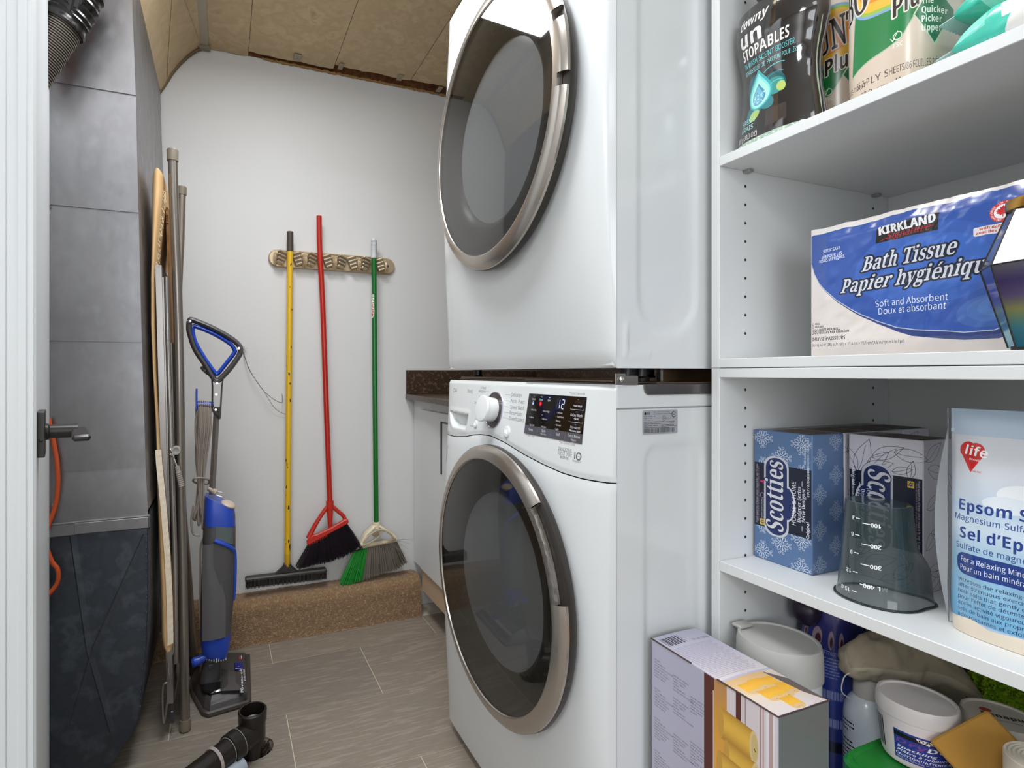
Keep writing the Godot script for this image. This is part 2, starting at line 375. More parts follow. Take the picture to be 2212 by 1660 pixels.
# ---------------------------------------------------------------- printing on textures
class C:
	var im: Image
	var w: int
	var h: int
	var S := 2
	var fonts := {}
	func _init(W: int, H: int, bg: Color, ss := 2) -> void:
		w = W; h = H; S = ss
		im = Image.create(W * S, H * S, false, Image.FORMAT_RGB8)
		im.fill(bg)
	func rect(x: float, y: float, a: float, b: float, c: Color) -> void:
		im.fill_rect(Rect2i(roundi(x * S), roundi(y * S), maxi(1, roundi(a * S)), maxi(1, roundi(b * S))), c)
	func poly(p: PackedVector2Array, c: Color) -> void:
		var y0 := INF; var y1 := -INF
		for q in p: y0 = minf(y0, q.y); y1 = maxf(y1, q.y)
		var n := p.size()
		for yy in range(maxi(0, int(floor(y0 * S))), mini(h * S, int(ceil(y1 * S)) + 1)):
			var yc := (yy + 0.5) / S
			var xs := PackedFloat32Array()
			for i in n:
				var a := p[i]; var b := p[(i + 1) % n]
				if (a.y <= yc) != (b.y <= yc): xs.append(a.x + (yc - a.y) / (b.y - a.y) * (b.x - a.x))
			xs.sort()
			for k in range(0, xs.size() - 1, 2):
				var xa := int(ceil(xs[k] * S - 0.5)); var xb := int(ceil(xs[k + 1] * S - 0.5))
				if xb > xa: im.fill_rect(Rect2i(xa, yy, xb - xa, 1), c)
	func ell(cx: float, cy: float, rx: float, ry: float, c: Color, rot := 0.0, n := 40) -> void:
		var p := PackedVector2Array()
		for i in n: p.append(Vector2(cx, cy) + Vector2(cos(TAU * i / n) * rx, sin(TAU * i / n) * ry).rotated(rot))
		poly(p, c)
	func rrect(x: float, y: float, a: float, b: float, r: float, c: Color) -> void:
		var p := PackedVector2Array()
		for k in 4:
			var ctr: Vector2 = [Vector2(x + a - r, y + b - r), Vector2(x + r, y + b - r), Vector2(x + r, y + r), Vector2(x + a - r, y + r)][k]
			for i in 7: p.append(ctr + Vector2(r, 0).rotated(PI / 2 * (k + i / 6.0)))
		poly(p, c)
	func line(p: Array, wd: float, c: Color) -> void:
		for i in p.size() - 1:
			var a: Vector2 = p[i]; var b: Vector2 = p[i + 1]
			var d := (b - a).normalized() * wd / 2; var s := Vector2(-d.y, d.x)
			poly(PackedVector2Array([a - s - d * 0.3, b - s + d * 0.3, b + s + d * 0.3, a + s - d * 0.3]), c)
	func ring(cx: float, cy: float, rx: float, ry: float, wd: float, c: Color, f0 := 0.0, f1 := TAU) -> void:
		var p := []
		for i in 41: p.append(Vector2(cx + cos(lerpf(f0, f1, i / 40.0)) * rx, cy + sin(lerpf(f0, f1, i / 40.0)) * ry))
		line(p, wd, c)
	# size: em height in pixels; x, y: the base line; o: bold serif mono align(0,.5,1) rot shear sx stroke(stroke colour, px)
	func text(s: String, x: float, y: float, size: float, c: Color, o := {}) -> float:
		var key := "%s%s" % [o.get("face", "Droid Sans"), o.get("bold", false)]
		if not fonts.has(key):
			var f := SystemFont.new()
			f.font_names = PackedStringArray([o.get("face", "Droid Sans")])
			f.font_weight = 700 if o.get("bold", false) else 400
			fonts[key] = f
		var tm := TextMesh.new()
		tm.font = fonts[key]; tm.font_size = 64; tm.pixel_size = 1.0 / 64.0; tm.depth = 0.0; tm.text = s
		tm.curve_step = 6.0 if size < 24 else 2.0
		tm.horizontal_alignment = HORIZONTAL_ALIGNMENT_LEFT; tm.vertical_alignment = VERTICAL_ALIGNMENT_TOP
		if tm.get_surface_count() == 0: return 0.0
		var ar := tm.surface_get_arrays(0)
		var vs: PackedVector3Array = ar[Mesh.ARRAY_VERTEX]
		var ix: PackedInt32Array = ar[Mesh.ARRAY_INDEX] if ar[Mesh.ARRAY_INDEX] != null else PackedInt32Array(range(vs.size()))
		var x1 := -INF; var x0 := INF
		for q in vs: x1 = maxf(x1, q.x); x0 = minf(x0, q.x)
		var asc: float = fonts[key].get_ascent(64) / 64.0
		var sx: float = o.get("sx", 1.0); var sh: float = o.get("shear", 0.0); var al: float = o.get("align", 0.0)
		if o.has("fit"): sx = o.fit / ((x1 - x0) * size)
		var wd := (x1 - x0) * sx
		var T := Transform2D(o.get("rot", 0.0), Vector2(x, y))
		var bend: float = o.get("bend", 0.0)
		var P := PackedVector2Array()
		for q in vs:
			var yy := -(q.y + asc)
			var xx := (q.x - x0) * sx - al * wd - yy * sh
			P.append(T * (Vector2(xx, yy + bend * (xx + al * wd - wd / 2) ** 2) * size))
		if o.has("stroke"):
			for k in 12:
				var off := Vector2(o.stroke[1], 0).rotated(TAU * k / 12)
				_tris(P, ix, off, o.stroke[0])
		_tris(P, ix, Vector2.ZERO, c)
		if o.has("heavy"):
			for k in 6: _tris(P, ix, Vector2(o.heavy, 0).rotated(TAU * k / 6), c)
		return wd * size
	func _tris(P: PackedVector2Array, ix: PackedInt32Array, off: Vector2, c: Color) -> void:
		for k in range(0, ix.size(), 3):
			var a := (P[ix[k]] + off) * S; var b := (P[ix[k + 1]] + off) * S; var d := (P[ix[k + 2]] + off) * S
			var q: Vector2
			if b.y < a.y: q = a; a = b; b = q
			if d.y < a.y: q = a; a = d; d = q
			if d.y < b.y: q = b; b = d; d = q
			if d.y - a.y < 1e-6: continue
			for yy in range(maxi(0, int(ceil(a.y - 0.5))), mini(h * S, int(ceil(d.y - 0.5)))):
				var yc := yy + 0.5
				var xl := a.x + (d.x - a.x) * (yc - a.y) / (d.y - a.y)
				var xr := a.x + (b.x - a.x) * (yc - a.y) / maxf(b.y - a.y, 1e-6) if yc < b.y else b.x + (d.x - b.x) * (yc - b.y) / maxf(d.y - b.y, 1e-6)
				if xl > xr: var z := xl; xl = xr; xr = z
				var xa := int(ceil(xl - 0.5)); var xb := int(ceil(xr - 0.5))
				if xb > xa: im.fill_rect(Rect2i(xa, yy, xb - xa, 1), c)
	func greek(x: float, y: float, wd: float, lines: int, size: float, c: Color, rng: RandomNumberGenerator, lead := 1.5) -> void:   # print too small to read
		for i in lines:
			var xx := x
			var end := x + wd * (rng.randf_range(0.75, 1.0) if i < lines - 1 else 0.5)
			while xx < end:
				var l := rng.randf_range(1.2, 4.5) * size
				rect(xx, y + i * size * lead, minf(l, end - xx + size * 0.5), size * 0.62, c)
				xx += l + size * 0.5
	func bars(x: float, y: float, wd: float, ht: float, c: Color, rng: RandomNumberGenerator, u := 1.0) -> void:
		var xx := x
		while xx < x + wd - 3 * u:
			var l := u * rng.randi_range(1, 3)
			rect(xx, y, l, ht, c)
			xx += l + u * rng.randi_range(1, 3)
	func grad(x: float, y: float, a: float, b: float, cols: Array, horiz := false) -> void:
		var n := int((a if horiz else b) * S)
		for i in n:
			var f := float(i) / maxf(n - 1, 1) * (cols.size() - 1)
			var k := mini(int(f), cols.size() - 2)
			var c: Color = cols[k].lerp(cols[k + 1], f - k)
			if horiz: im.fill_rect(Rect2i(int(x * S) + i, int(y * S), 1, int(b * S)), c)
			else: im.fill_rect(Rect2i(int(x * S), int(y * S) + i, int(a * S), 1), c)
	func tex() -> ImageTexture:
		if S > 1: im.resize(w, h, Image.INTERPOLATE_BILINEAR if S == 2 else Image.INTERPOLATE_LANCZOS)
		return ImageTexture.create_from_image(im)

# ---------------------------------------------------------------- nodes
var used := {}
func numbered(called: String) -> String:
	used[called] = used.get(called, -1) + 1
	return called if used[called] == 0 else "%s_%03d" % [called, used[called]]
func tag(o: Node, label := "", category := "", group := "", kind := "") -> Node:
	if label: o.set_meta("label", label)
	if category: o.set_meta("category", category)
	if group: o.set_meta("group", group)
	if kind: o.set_meta("kind", kind)
	return o
func thing(called: String, label: String, category: String, at := Vector3.ZERO, turn := 0.0, group := "") -> Node3D:
	var o := Node3D.new()
	o.name = numbered(called); add_child(o, true)
	o.position = at; o.rotation.y = turn
	tag(o, label, category, group)
	return o
func obj(called: String, m, mat: Material, parent: Node = null, crease := 38.0, at := Vector3.ZERO) -> MeshInstance3D:
	var o := MeshInstance3D.new()
	o.mesh = m.mesh(crease) if m is M else m
	o.material_override = mat
	o.position = at
	if parent == null:
		o.name = numbered(called); add_child(o, true)
	else:
		o.name = called; parent.add_child(o, true)
	return o
func struct(called: String, m, mat: Material, crease := 38.0) -> MeshInstance3D:
	var o := obj(called, m, mat, null, crease)
	tag(o, "", "", "", "structure")
	return o
func label_of(called: String, m, mat: Material, label: String, category: String, group := "", crease := 38.0) -> MeshInstance3D:
	var o := obj(called, m, mat, null, crease)
	tag(o, label, category, group)
	return o
func hex(s: String) -> Color: return Color.html(s)
func mt(col: Color, rough := 0.6, metal := 0.0, o := {}) -> StandardMaterial3D:
	var m := StandardMaterial3D.new()
	m.albedo_color = col; m.roughness = rough; m.metallic = metal
	for k in o: m.set(k, o[k])
	return m
func noise_tex(freq: float, ramp: Array, size := 512, o := {}) -> NoiseTexture2D:
	var n := FastNoiseLite.new()
	n.frequency = freq; n.seed = o.get("seed", 3); n.fractal_octaves = o.get("oct", 4)
	n.noise_type = o.get("type", FastNoiseLite.TYPE_SIMPLEX_SMOOTH)
	var t := NoiseTexture2D.new()
	t.width = size; t.height = o.get("h", size); t.seamless = true; t.noise = n
	if ramp:
		var g := Gradient.new()
		g.offsets = PackedFloat32Array(range(ramp.size()).map(func(i): return float(i) / (ramp.size() - 1)))
		g.colors = PackedColorArray(ramp)
		t.color_ramp = g
	return t
func tri_mat(m: StandardMaterial3D, scale: Vector3) -> StandardMaterial3D:
	m.uv1_triplanar = true; m.uv1_world_triplanar = true; m.uv1_scale = scale
	return m
func printed(t: Texture2D, rough := 0.45, o := {}) -> StandardMaterial3D:
	var m := mt(Color.WHITE, rough, 0.0, o)
	m.albedo_texture = t
	m.texture_repeat = false
	return m
func rng_of(s: int) -> RandomNumberGenerator:
	var r := RandomNumberGenerator.new(); r.seed = s
	return r
func ring_of(c: Vector3, ax: float, az: float, n := 32, p := 2.0) -> PackedVector3Array:   # a level (super)ellipse, counterclockwise from above
	var r := PackedVector3Array()
	for i in n:
		var f := TAU * i / n
		r.append(c + Vector3(ax * signf(sin(f)) * pow(absf(sin(f)), 2.0 / p), 0, az * signf(cos(f)) * pow(absf(cos(f)), 2.0 / p)))
	return r
func smooth_path(p: Array, n := 8) -> Array:
	var c := Curve3D.new()
	for i in p.size():
		var a: Vector3 = p[maxi(i - 1, 0)]; var b: Vector3 = p[mini(i + 1, p.size() - 1)]
		c.add_point(p[i], -(b - a) / 6.0, (b - a) / 6.0)
	var out := []
	for i in p.size() - 1:
		for k in n: out.append(c.sample(i, float(k) / n))
	out.append(p[-1])
	return out
# ---------------------------------------------------------------- sheet-metal ducts
func build_ducts() -> void:
	var d := thing("vertical_duct", "tall galvanised sheet metal duct rising beside the open white door", "duct", Vector3(-0.55, 0, -1.82))
	var O := -Vector3(-0.55, 0, -1.82)
	# right side line of the duct: (y, x)
	var side := [[0.66, -0.1784], [0.77, -0.183], [1.0827, -0.1918], [1.4066, -0.199], [1.7, -0.2052], [1.9354, -0.2133], [2.4, -0.225]]
	var xs := func(y: float) -> float:
		for i in side.size() - 1:
			if y <= side[i + 1][0]: return lerpf(side[i][1], side[i + 1][1], clampf((y - side[i][0]) / (side[i + 1][0] - side[i][0]), 0, 1))
		return -0.225
	var shell := M.new()
	shell.xf.origin = O
	var poly := PackedVector2Array()
	for q in side: poly.append(Vector2(q[1], q[0]))
	poly.append_array([Vector2(-0.98, 2.4), Vector2(-0.98, 0.66)])
	shell.xf.origin = O + Vector3(0, 0, -2.155)
	shell.extrude(poly, 0.651)
	obj("shell", shell, mats.galv, d)
	# the front sheets, each a little pillowed, lapped over the next
	var ys := [0.648, 0.77, 1.0827, 1.4066, 1.7, 2.4]
	for i in 5:
		var p := M.new(); p.xf.origin = O
		var y0: float = ys[i]; var y1: float = ys[i + 1]
		var fn := func(u: float, v: float) -> Vector3:
			var y := lerpf(y0, y1, v)
			var x := lerpf(-0.98, xs.call(y), u)
			var pil: float = 0.004 * sin(PI * v) * pow(sin(PI * clampf(u, 0, 1)), 0.6)
			return Vector3(x, y, -1.503 + 0.003 * (1.0 - v) + pil)
		p.grid(24, 12, fn)
		p.quad(Vector3(-0.98, y0, -1.504), Vector3(xs.call(y0), y0, -1.504), Vector3(xs.call(y0), y0, -1.5), Vector3(-0.98, y0, -1.5))
		obj("sheet", p, mats.galv, d, 25)
	# lower boot with the turned-under corner
	var boot := PackedVector2Array([Vector2(-0.1775, 0.645), Vector2(-0.177, 0.43), Vector2(-0.180, 0.32), Vector2(-0.1856, 0.2582), Vector2(-0.1908, 0.2012), Vector2(-0.2011, 0.134), Vector2(-0.2150, 0.105), Vector2(-0.2306, 0.0835), Vector2(-0.2636, 0.0348), Vector2(-0.285, 0.0015), Vector2(-0.98, 0.0015), Vector2(-0.98, 0.645)])
	var b := M.new(); b.xf.origin = O + Vector3(0, 0, -2.155)
	b.extrude(boot, 0.652, 0.002)
	var bt := obj("boot", b, mats.galv_dusty, d)
	# creases pressed into the boot and the rolled seam with its row of dimples
	var cr := M.new(); cr.xf.origin = O
	for l in [[Vector2(-0.187, 0.6), Vector2(-0.30, 0.33)], [Vector2(-0.30, 0.33), Vector2(-0.345, 0.16)], [Vector2(-0.345, 0.62), Vector2(-0.31, 0.33)], [Vector2(-0.31, 0.33), Vector2(-0.26, 0.12)]]:
		var a: Vector2 = l[0]; var e: Vector2 = l[1]
		var s := (e - a).orthogonal().normalized() * 0.012
		var za := -1.5029; var zb := -1.5005
		cr.face([Vector3(a.x - s.x, a.y - s.y, za), Vector3(e.x - s.x, e.y - s.y, za), Vector3(e.x, e.y, zb), Vector3(a.x, a.y, zb)], Vector3.BACK)
		cr.face([Vector3(a.x + s.x * 0.25, a.y + s.y * 0.25, za), Vector3(e.x + s.x * 0.25, e.y + s.y * 0.25, za), Vector3(e.x, e.y, zb), Vector3(a.x, a.y, zb)], Vector3.BACK)
	obj("crease", cr, mats.galv_dusty, bt, 20)
	var sm := M.new(); sm.xf.origin = O
	for i in 9:
		var p: Vector2 = boot[i].lerp(boot[i + 1], 0.5)
		var a := boot[i]; var e := boot[i + 1]
		sm.tube([Vector3(a.x - 0.001, a.y, -1.5035), Vector3(e.x - 0.001, e.y, -1.5035)], 0.0022, 6)
	for i in 26:
		var y := 0.62 - i * 0.018
		var x := -0.1775 if y > 0.4 else lerpf(-0.1775, -0.1908, clampf((0.4 - y) / 0.2, 0, 1))
		sm.ball(O + Vector3(x - 0.004, y, -1.5015) - O, Vector3(0.0022, 0.0035, 0.0015), 8)
	obj("seam", sm, mats.galv_dusty, bt)
	# drive cleats across the joint between sheets and boot
	for k in 2:
		var x0: float = [-0.52, -0.337][k]; var x1: float = [-0.33, -0.174][k]
		var c := M.new(); c.xf.origin = O + Vector3(0, 0.0, -1.5)
		var y := 0.63 + 0.0015 * k
		c.box(Vector3((x0 + x1) / 2, y, 0.002 + 0.001 * k), Vector3(x1 - x0, 0.031, 0.008), 0.003)
		c.tube([Vector3(x0, y + 0.0155, 0.004), Vector3(x1, y + 0.0165, 0.004)], 0.0032, 8)
		obj("cleat", c, mats.galv, d)
	var gap := M.new(); gap.xf.origin = O
	gap.box(Vector3(-0.1765, 0.628, -1.502), Vector3(0.006, 0.03, 0.01), 0.002)
	obj("corner_tab", gap, mats.black, d)
	for q in [[Vector3(-0.389, 1.402, -1.499), 0.006], [Vector3(-0.3745, 0.692, -1.497), 0.007]]:
		var s := M.new(); s.xf = Transform3D(Basis(Vector3.RIGHT, PI / 2), O + q[0])
		s.lathe([Vector2(0.0, -0.002), Vector2(q[1], -0.002), Vector2(q[1], 0.003), Vector2(q[1] * 0.6, 0.006), Vector2(0, 0.0065)], 6)
		obj("screw", s, mats.chrome, d)
	# the wide duct overhead: tan sheets with seams running to the back wall, a sloped side towards the riser
	var h := thing("overhead_duct", "wide tan sheet metal duct across the top of the white wall", "duct", Vector3(0.6, 2.23, -1.7))
	var Q := -Vector3(0.6, 2.23, -1.7)
	var cut := [-0.075, 0.089, 0.4135, 0.7315, 1.375]
	var rng := rng_of(3)
	for i in 4:
		var p := M.new(); p.xf.origin = Q
		var x0: float = cut[i] + 0.0008; var x1: float = cut[i + 1] - 0.0008
		var zb: float = [-2.166, -2.135, -2.105, -2.10][i]
		var nz := FastNoiseLite.new(); nz.seed = 50 + i; nz.frequency = 7.0
		var fn := func(u: float, v: float) -> Vector3:
			var x := lerpf(x0, x1, u)
			var z := lerpf(zb + 0.004 * nz.get_noise_1d(x * 30.0), -1.0, 1.0 - v)
			var e := minf(minf(u, 1 - u) * 8.0, 1.0)
			return Vector3(x, 2.23 + 0.004 * nz.get_noise_2d(x * 1.2, z) * e + 0.002 * (1.0 - e), z)
		p.grid(20, 20, fn)
		p.box(Vector3((x0 + x1) / 2, 2.32, -1.53), Vector3(x1 - x0, 0.16, 1.06))
		obj("sheet", p, mats.tan, h, 60)
	var sl := M.new(); sl.xf.origin = Q
	var prof := [Vector2(-0.229, 2.02), Vector2(-0.203, 2.066), Vector2(-0.18, 2.112), Vector2(-0.156, 2.15), Vector2(-0.128, 2.184), Vector2(-0.10, 2.212), Vector2(-0.073, 2.229)]
	var slf := func(u: float, v: float) -> Vector3:
		var f := v * (prof.size() - 1); var k := mini(int(f), prof.size() - 2)
		var p: Vector2 = prof[k].lerp(prof[k + 1], f - k)
		return Vector3(p.x, p.y - 0.01 * (1 - u) * (1 - v), lerpf(-2.168, -1.0, u))
	sl.grid(10, 12, slf)
	var slb := func(u: float, v: float) -> Vector3: return slf.call(1.0 - u, v) + Vector3(-0.006, 0.012, 0)
	sl.grid(10, 12, slb)
	obj("sloped_side", sl, mats.tan, h, 60)
	for l in [[0.02, 0.25, 0.72, 0.98], [0.04, 0.95, 0.8, 0.25]]:
		var t := M.new(); t.xf.origin = Q
		var path := []
		for i in 9: path.append(slf.call(lerpf(l[0], l[2], i / 8.0), lerpf(l[1], l[3], i / 8.0)) + Vector3(0.001, -0.001, 0))
		t.tube(path, 0.0022, 5)
		obj("crease", t, mats.tan, h)
	var ed := M.new(); ed.xf.origin = Q                           # rounded front lip of the sloped side at the wall
	var ep := []
	for p in prof: ep.append(Vector3(p.x + 0.002, p.y - 0.004, -2.162))
	ed.tube(ep, 0.006, 8)
	obj("lip", ed, mt(hex("6d5a3e"), 0.6, 0.3), h)
	var cl := M.new(); cl.xf.origin = Q
	cl.box(Vector3(-0.069, 2.226, -1.6), Vector3(0.034, 0.006, 1.09), 0.002)
	obj("cleat", cl, mt(hex("a89f8c"), 0.45, 0.4), h)
	var ce := M.new(); ce.xf.origin = Q
	ce.box(Vector3(-0.066, 2.221, -2.152), Vector3(0.04, 0.012, 0.022), 0.002)
	obj("cleat_end", ce, mt(hex("8d8473"), 0.5, 0.3), h)
	for q in [[0.267, -2.112, 0.028], [0.436, -2.112, 0.018], [0.681, -2.105, 0.022], [0.866, -2.13, 0.02]]:
		var t := M.new(); t.xf.origin = Q
		t.box(Vector3(q[0], 2.226, q[1] + 0.012), Vector3(q[2], 0.004, 0.04), 0.001)
		t.box(Vector3(q[0], 2.2235, q[1] + 0.012), Vector3(0.004, 0.003, 0.004))
		obj("hanger_tab", t, mt(hex("a09680"), 0.5, 0.3), h)
	# crumbling brown sealant in the gap above the wall
	var se := M.new(); se.xf.origin = Q
	var nn := FastNoiseLite.new(); nn.seed = 77; nn.frequency = 28.0
	var sf := func(u: float, v: float) -> Vector3:
		var x := lerpf(0.03, 1.37, u)
		var n := nn.get_noise_2d(x, v * 0.08)
		var w := clampf((x - 0.03) / 0.3, 0, 1)
		return Vector3(x, 2.233 + 0.02 * w * sin(PI * v) + 0.012 * n * w + 0.004 * v, lerpf(-2.172, -2.172 + 0.02 + 0.06 * w, v) + 0.008 * n)
	var sfr := func(u: float, v: float) -> Vector3: return sf.call(u, 1.0 - v)
	se.grid(220, 12, sfr)
	obj("sealant", se, mats.rust, h, 30)
	var bead := M.new(); bead.xf.origin = Q
	var bp := []; var br := []
	for i in 160:
		var x := lerpf(0.14, 1.36, i / 159.0)
		bp.append(Vector3(x, 2.231 + 0.004 * nn.get_noise_1d(x * 8.0), -2.163 + 0.005 * nn.get_noise_1d(x * 5.0 + 9.0)))
		br.append(0.0045 + 0.004 * nn.get_noise_1d(x * 11.0 + 4.0))
	bead.tube(bp, br, 7)
	obj("sealant_bead", bead, mt(hex("9a7545"), 0.9), h)
# ---------------------------------------------------------------- washer and dryer
const MZ := -1.043           # middle of the machines' width
const MW := 0.343
func bow(y: float, z: float, yc: float, hy: float) -> float:      # x of the bowed front
	var ny := (y - yc) / hy; var nz := minf(1.0, absf(z - MZ) / MW)
	return 0.598 - (0.004 + 0.042 * maxf(0.0, 1.0 - ny * ny)) * sqrt(maxf(0.0, 1.0 - pow(nz, 6.0)))
func seam_y(z: float) -> float:
	var pts := [[-1.40, 0.836], [-1.33, 0.8355], [-1.2864, 0.838], [-1.2261, 0.845], [-1.1834, 0.8534], [-1.1477, 0.8582], [-1.0988, 0.8607], [-1.0293, 0.8536], [-0.9462, 0.8392], [-0.8745, 0.8301], [-0.8129, 0.8245], [-0.7616, 0.8235], [-0.69, 0.826]]
	for i in pts.size() - 1:
		if z <= pts[i + 1][0]:
			var f: float = (z - pts[i][0]) / (pts[i + 1][0] - pts[i][0])
			return lerpf(pts[i][1], pts[i + 1][1], f)
	return 0.826
func rr_sdf(p: Vector2, c: Vector2, h: Vector2, r: float) -> float:
	var q := (p - c).abs() - h + Vector2(r, r)
	return Vector2(maxf(q.x, 0), maxf(q.y, 0)).length() + minf(maxf(q.x, q.y), 0.0) - r
func zs(u: float) -> float:                                        # spreads the columns so that the rounded ends get more of them
	return MZ + MW * sin((u - 0.5) * PI) * 0.55 + MW * (u - 0.5) * 2.0 * 0.45
func door_xf(o: Vector3, yc: float, zc: float) -> Transform3D:     # lathe axes: y out of the door (-x), z to the right, x up
	return Transform3D(Basis(Vector3(0, 1.03, 0), Vector3(-1, 0, 0), Vector3(0, 0, 1)), Vector3(0.556, yc, zc) - o)

func make_door(t: Node3D, o: Vector3, yc: float, zc: float, R: float, cuts: Array, scallop: bool) -> void:
	var X := door_xf(o, yc, zc)
	var s := R / 0.2755
	var dark := mt(hex("37322e"), 0.35, 0.3)
	var body := M.new(); body.xf = X
	body.lathe([Vector2(0.262 * s, 0.0), Vector2(0.272 * s, 0.003), Vector2(0.2768 * s, 0.011), Vector2(0.2762 * s, 0.0195), Vector2(0.27 * s, 0.024), Vector2(0.246 * s, 0.026)], 96)
	var d := obj("door", body, dark, t)
	var lined := mt(hex("b9b2aa"), 0.22, 0.85)
	var rim := M.new(); rim.xf = X
	var scoop := M.new(); scoop.xf = X
	var steps := 240
	var inside := func(f: float) -> bool:
		for c in cuts:
			if f >= deg_to_rad(c.x) and f < deg_to_rad(c.y): return true
		return false
	var P := func(f: float, r: float, out: float) -> Vector3: return Vector3(sin(f) * r * s, out, cos(f) * r * s)
	for i in steps:
		var f0 := TAU * i / steps - PI; var f1 := TAU * (i + 1) / steps - PI
		var prof := [Vector2(0.246, 0.0335), Vector2(0.2475, 0.0362), Vector2(0.2500, 0.037), Vector2(0.264, 0.0345), Vector2(0.2700, 0.031), Vector2(0.2755, 0.0255), Vector2(0.2757, 0.0205)]
		if inside.call((f0 + f1) / 2):
			var e0 := 0.2595; var e1 := 0.2595
			if scallop: e0 += 0.0012 * sin(f0 * 70.0); e1 += 0.0012 * sin(f1 * 70.0)
			for k in 2: rim_quad(rim, P, f0, f1, prof[k], prof[k], prof[k + 1], prof[k + 1])
			rim_quad(rim, P, f0, f1, prof[2], prof[2], Vector2(e0, 0.0352), Vector2(e1, 0.0352))
			rim_quad(rim, P, f0, f1, Vector2(e0, 0.0352), Vector2(e1, 0.0352), Vector2(e0, 0.029), Vector2(e1, 0.029))
			var sc := [Vector2(0.258, 0.0295), Vector2(0.261, 0.022), Vector2(0.266, 0.0165), Vector2(0.272, 0.0165), Vector2(0.2772, 0.0205)]
			for k in 4: rim_quad(scoop, P, f0, f1, sc[k], sc[k], sc[k + 1], sc[k + 1])
		else:
			for k in prof.size() - 1: rim_quad(rim, P, f0, f1, prof[k], prof[k], prof[k + 1], prof[k + 1])
	for c in cuts:                                                 # ends of the cut-outs
		for e in 2:
			var f := deg_to_rad(c.x if e == 0 else c.y)
			rim.face([P.call(f, 0.2595, 0.0352), P.call(f, 0.264, 0.0345), P.call(f, 0.27, 0.031), P.call(f, 0.2755, 0.0255), P.call(f, 0.2757, 0.0205), P.call(f, 0.2595, 0.02)], (P.call(f + 0.1, 0.26, 0) - P.call(f, 0.26, 0)) * (1.0 if e == 0 else -1.0))
	obj("rim", rim, lined, d)
	obj("grip", scoop, mt(hex("4a423b"), 0.35, 0.4), d)
	var glass := M.new(); glass.xf = X
	var gp := [Vector2(0.2465 * s, 0.0325)]
	for i in 13:
		var r := 0.246 * s * (1.0 - i / 12.0)
		gp.append(Vector2(r, 0.0335 + 0.0035 * (1.0 - pow(r / (0.246 * s), 2.0))))
	glass.lathe(gp, 96)
	obj("glass", glass, mats.smoked, d)
	var bowl := M.new(); bowl.xf = X                              # the bowl behind the smoked glass
	bowl.lathe([Vector2(0.246 * s, 0.0275), Vector2(0.225 * s, 0.0265), Vector2(0.198 * s, 0.020), Vector2(0.178 * s, 0.004), Vector2(0.170 * s, -0.02), Vector2(0.163 * s, -0.05), Vector2(0.14 * s, -0.068), Vector2(0.09 * s, -0.076), Vector2(0.0, -0.078)].map(func(p): return p), 72)
	obj("bowl", bowl, mt(hex("5b5850"), 0.3), d)
func rim_quad(m: M, P: Callable, f0: float, f1: float, a0: Vector2, a1: Vector2, b0: Vector2, b1: Vector2) -> void:
	m.quad(P.call(f0, b0.x, b0.y), P.call(f1, b1.x, b1.y), P.call(f1, a1.x, a1.y), P.call(f0, a0.x, a0.y))

func side_sheet(o: Vector3, y0: float, y1: float, h: Callable) -> M:
	var m := M.new(); m.xf.origin = -o
	m.grid(110, 130, func(u: float, v: float) -> Vector3:
		var x := lerpf(0.5985, 1.0, u); var y := lerpf(y0, y1, v)
		return Vector3(x, y, -0.7 + h.call(Vector2(x, y))))
	m.box(Vector3(1.165, (y0 + y1) / 2, -0.704), Vector3(0.33, y1 - y0, 0.008))
	return m

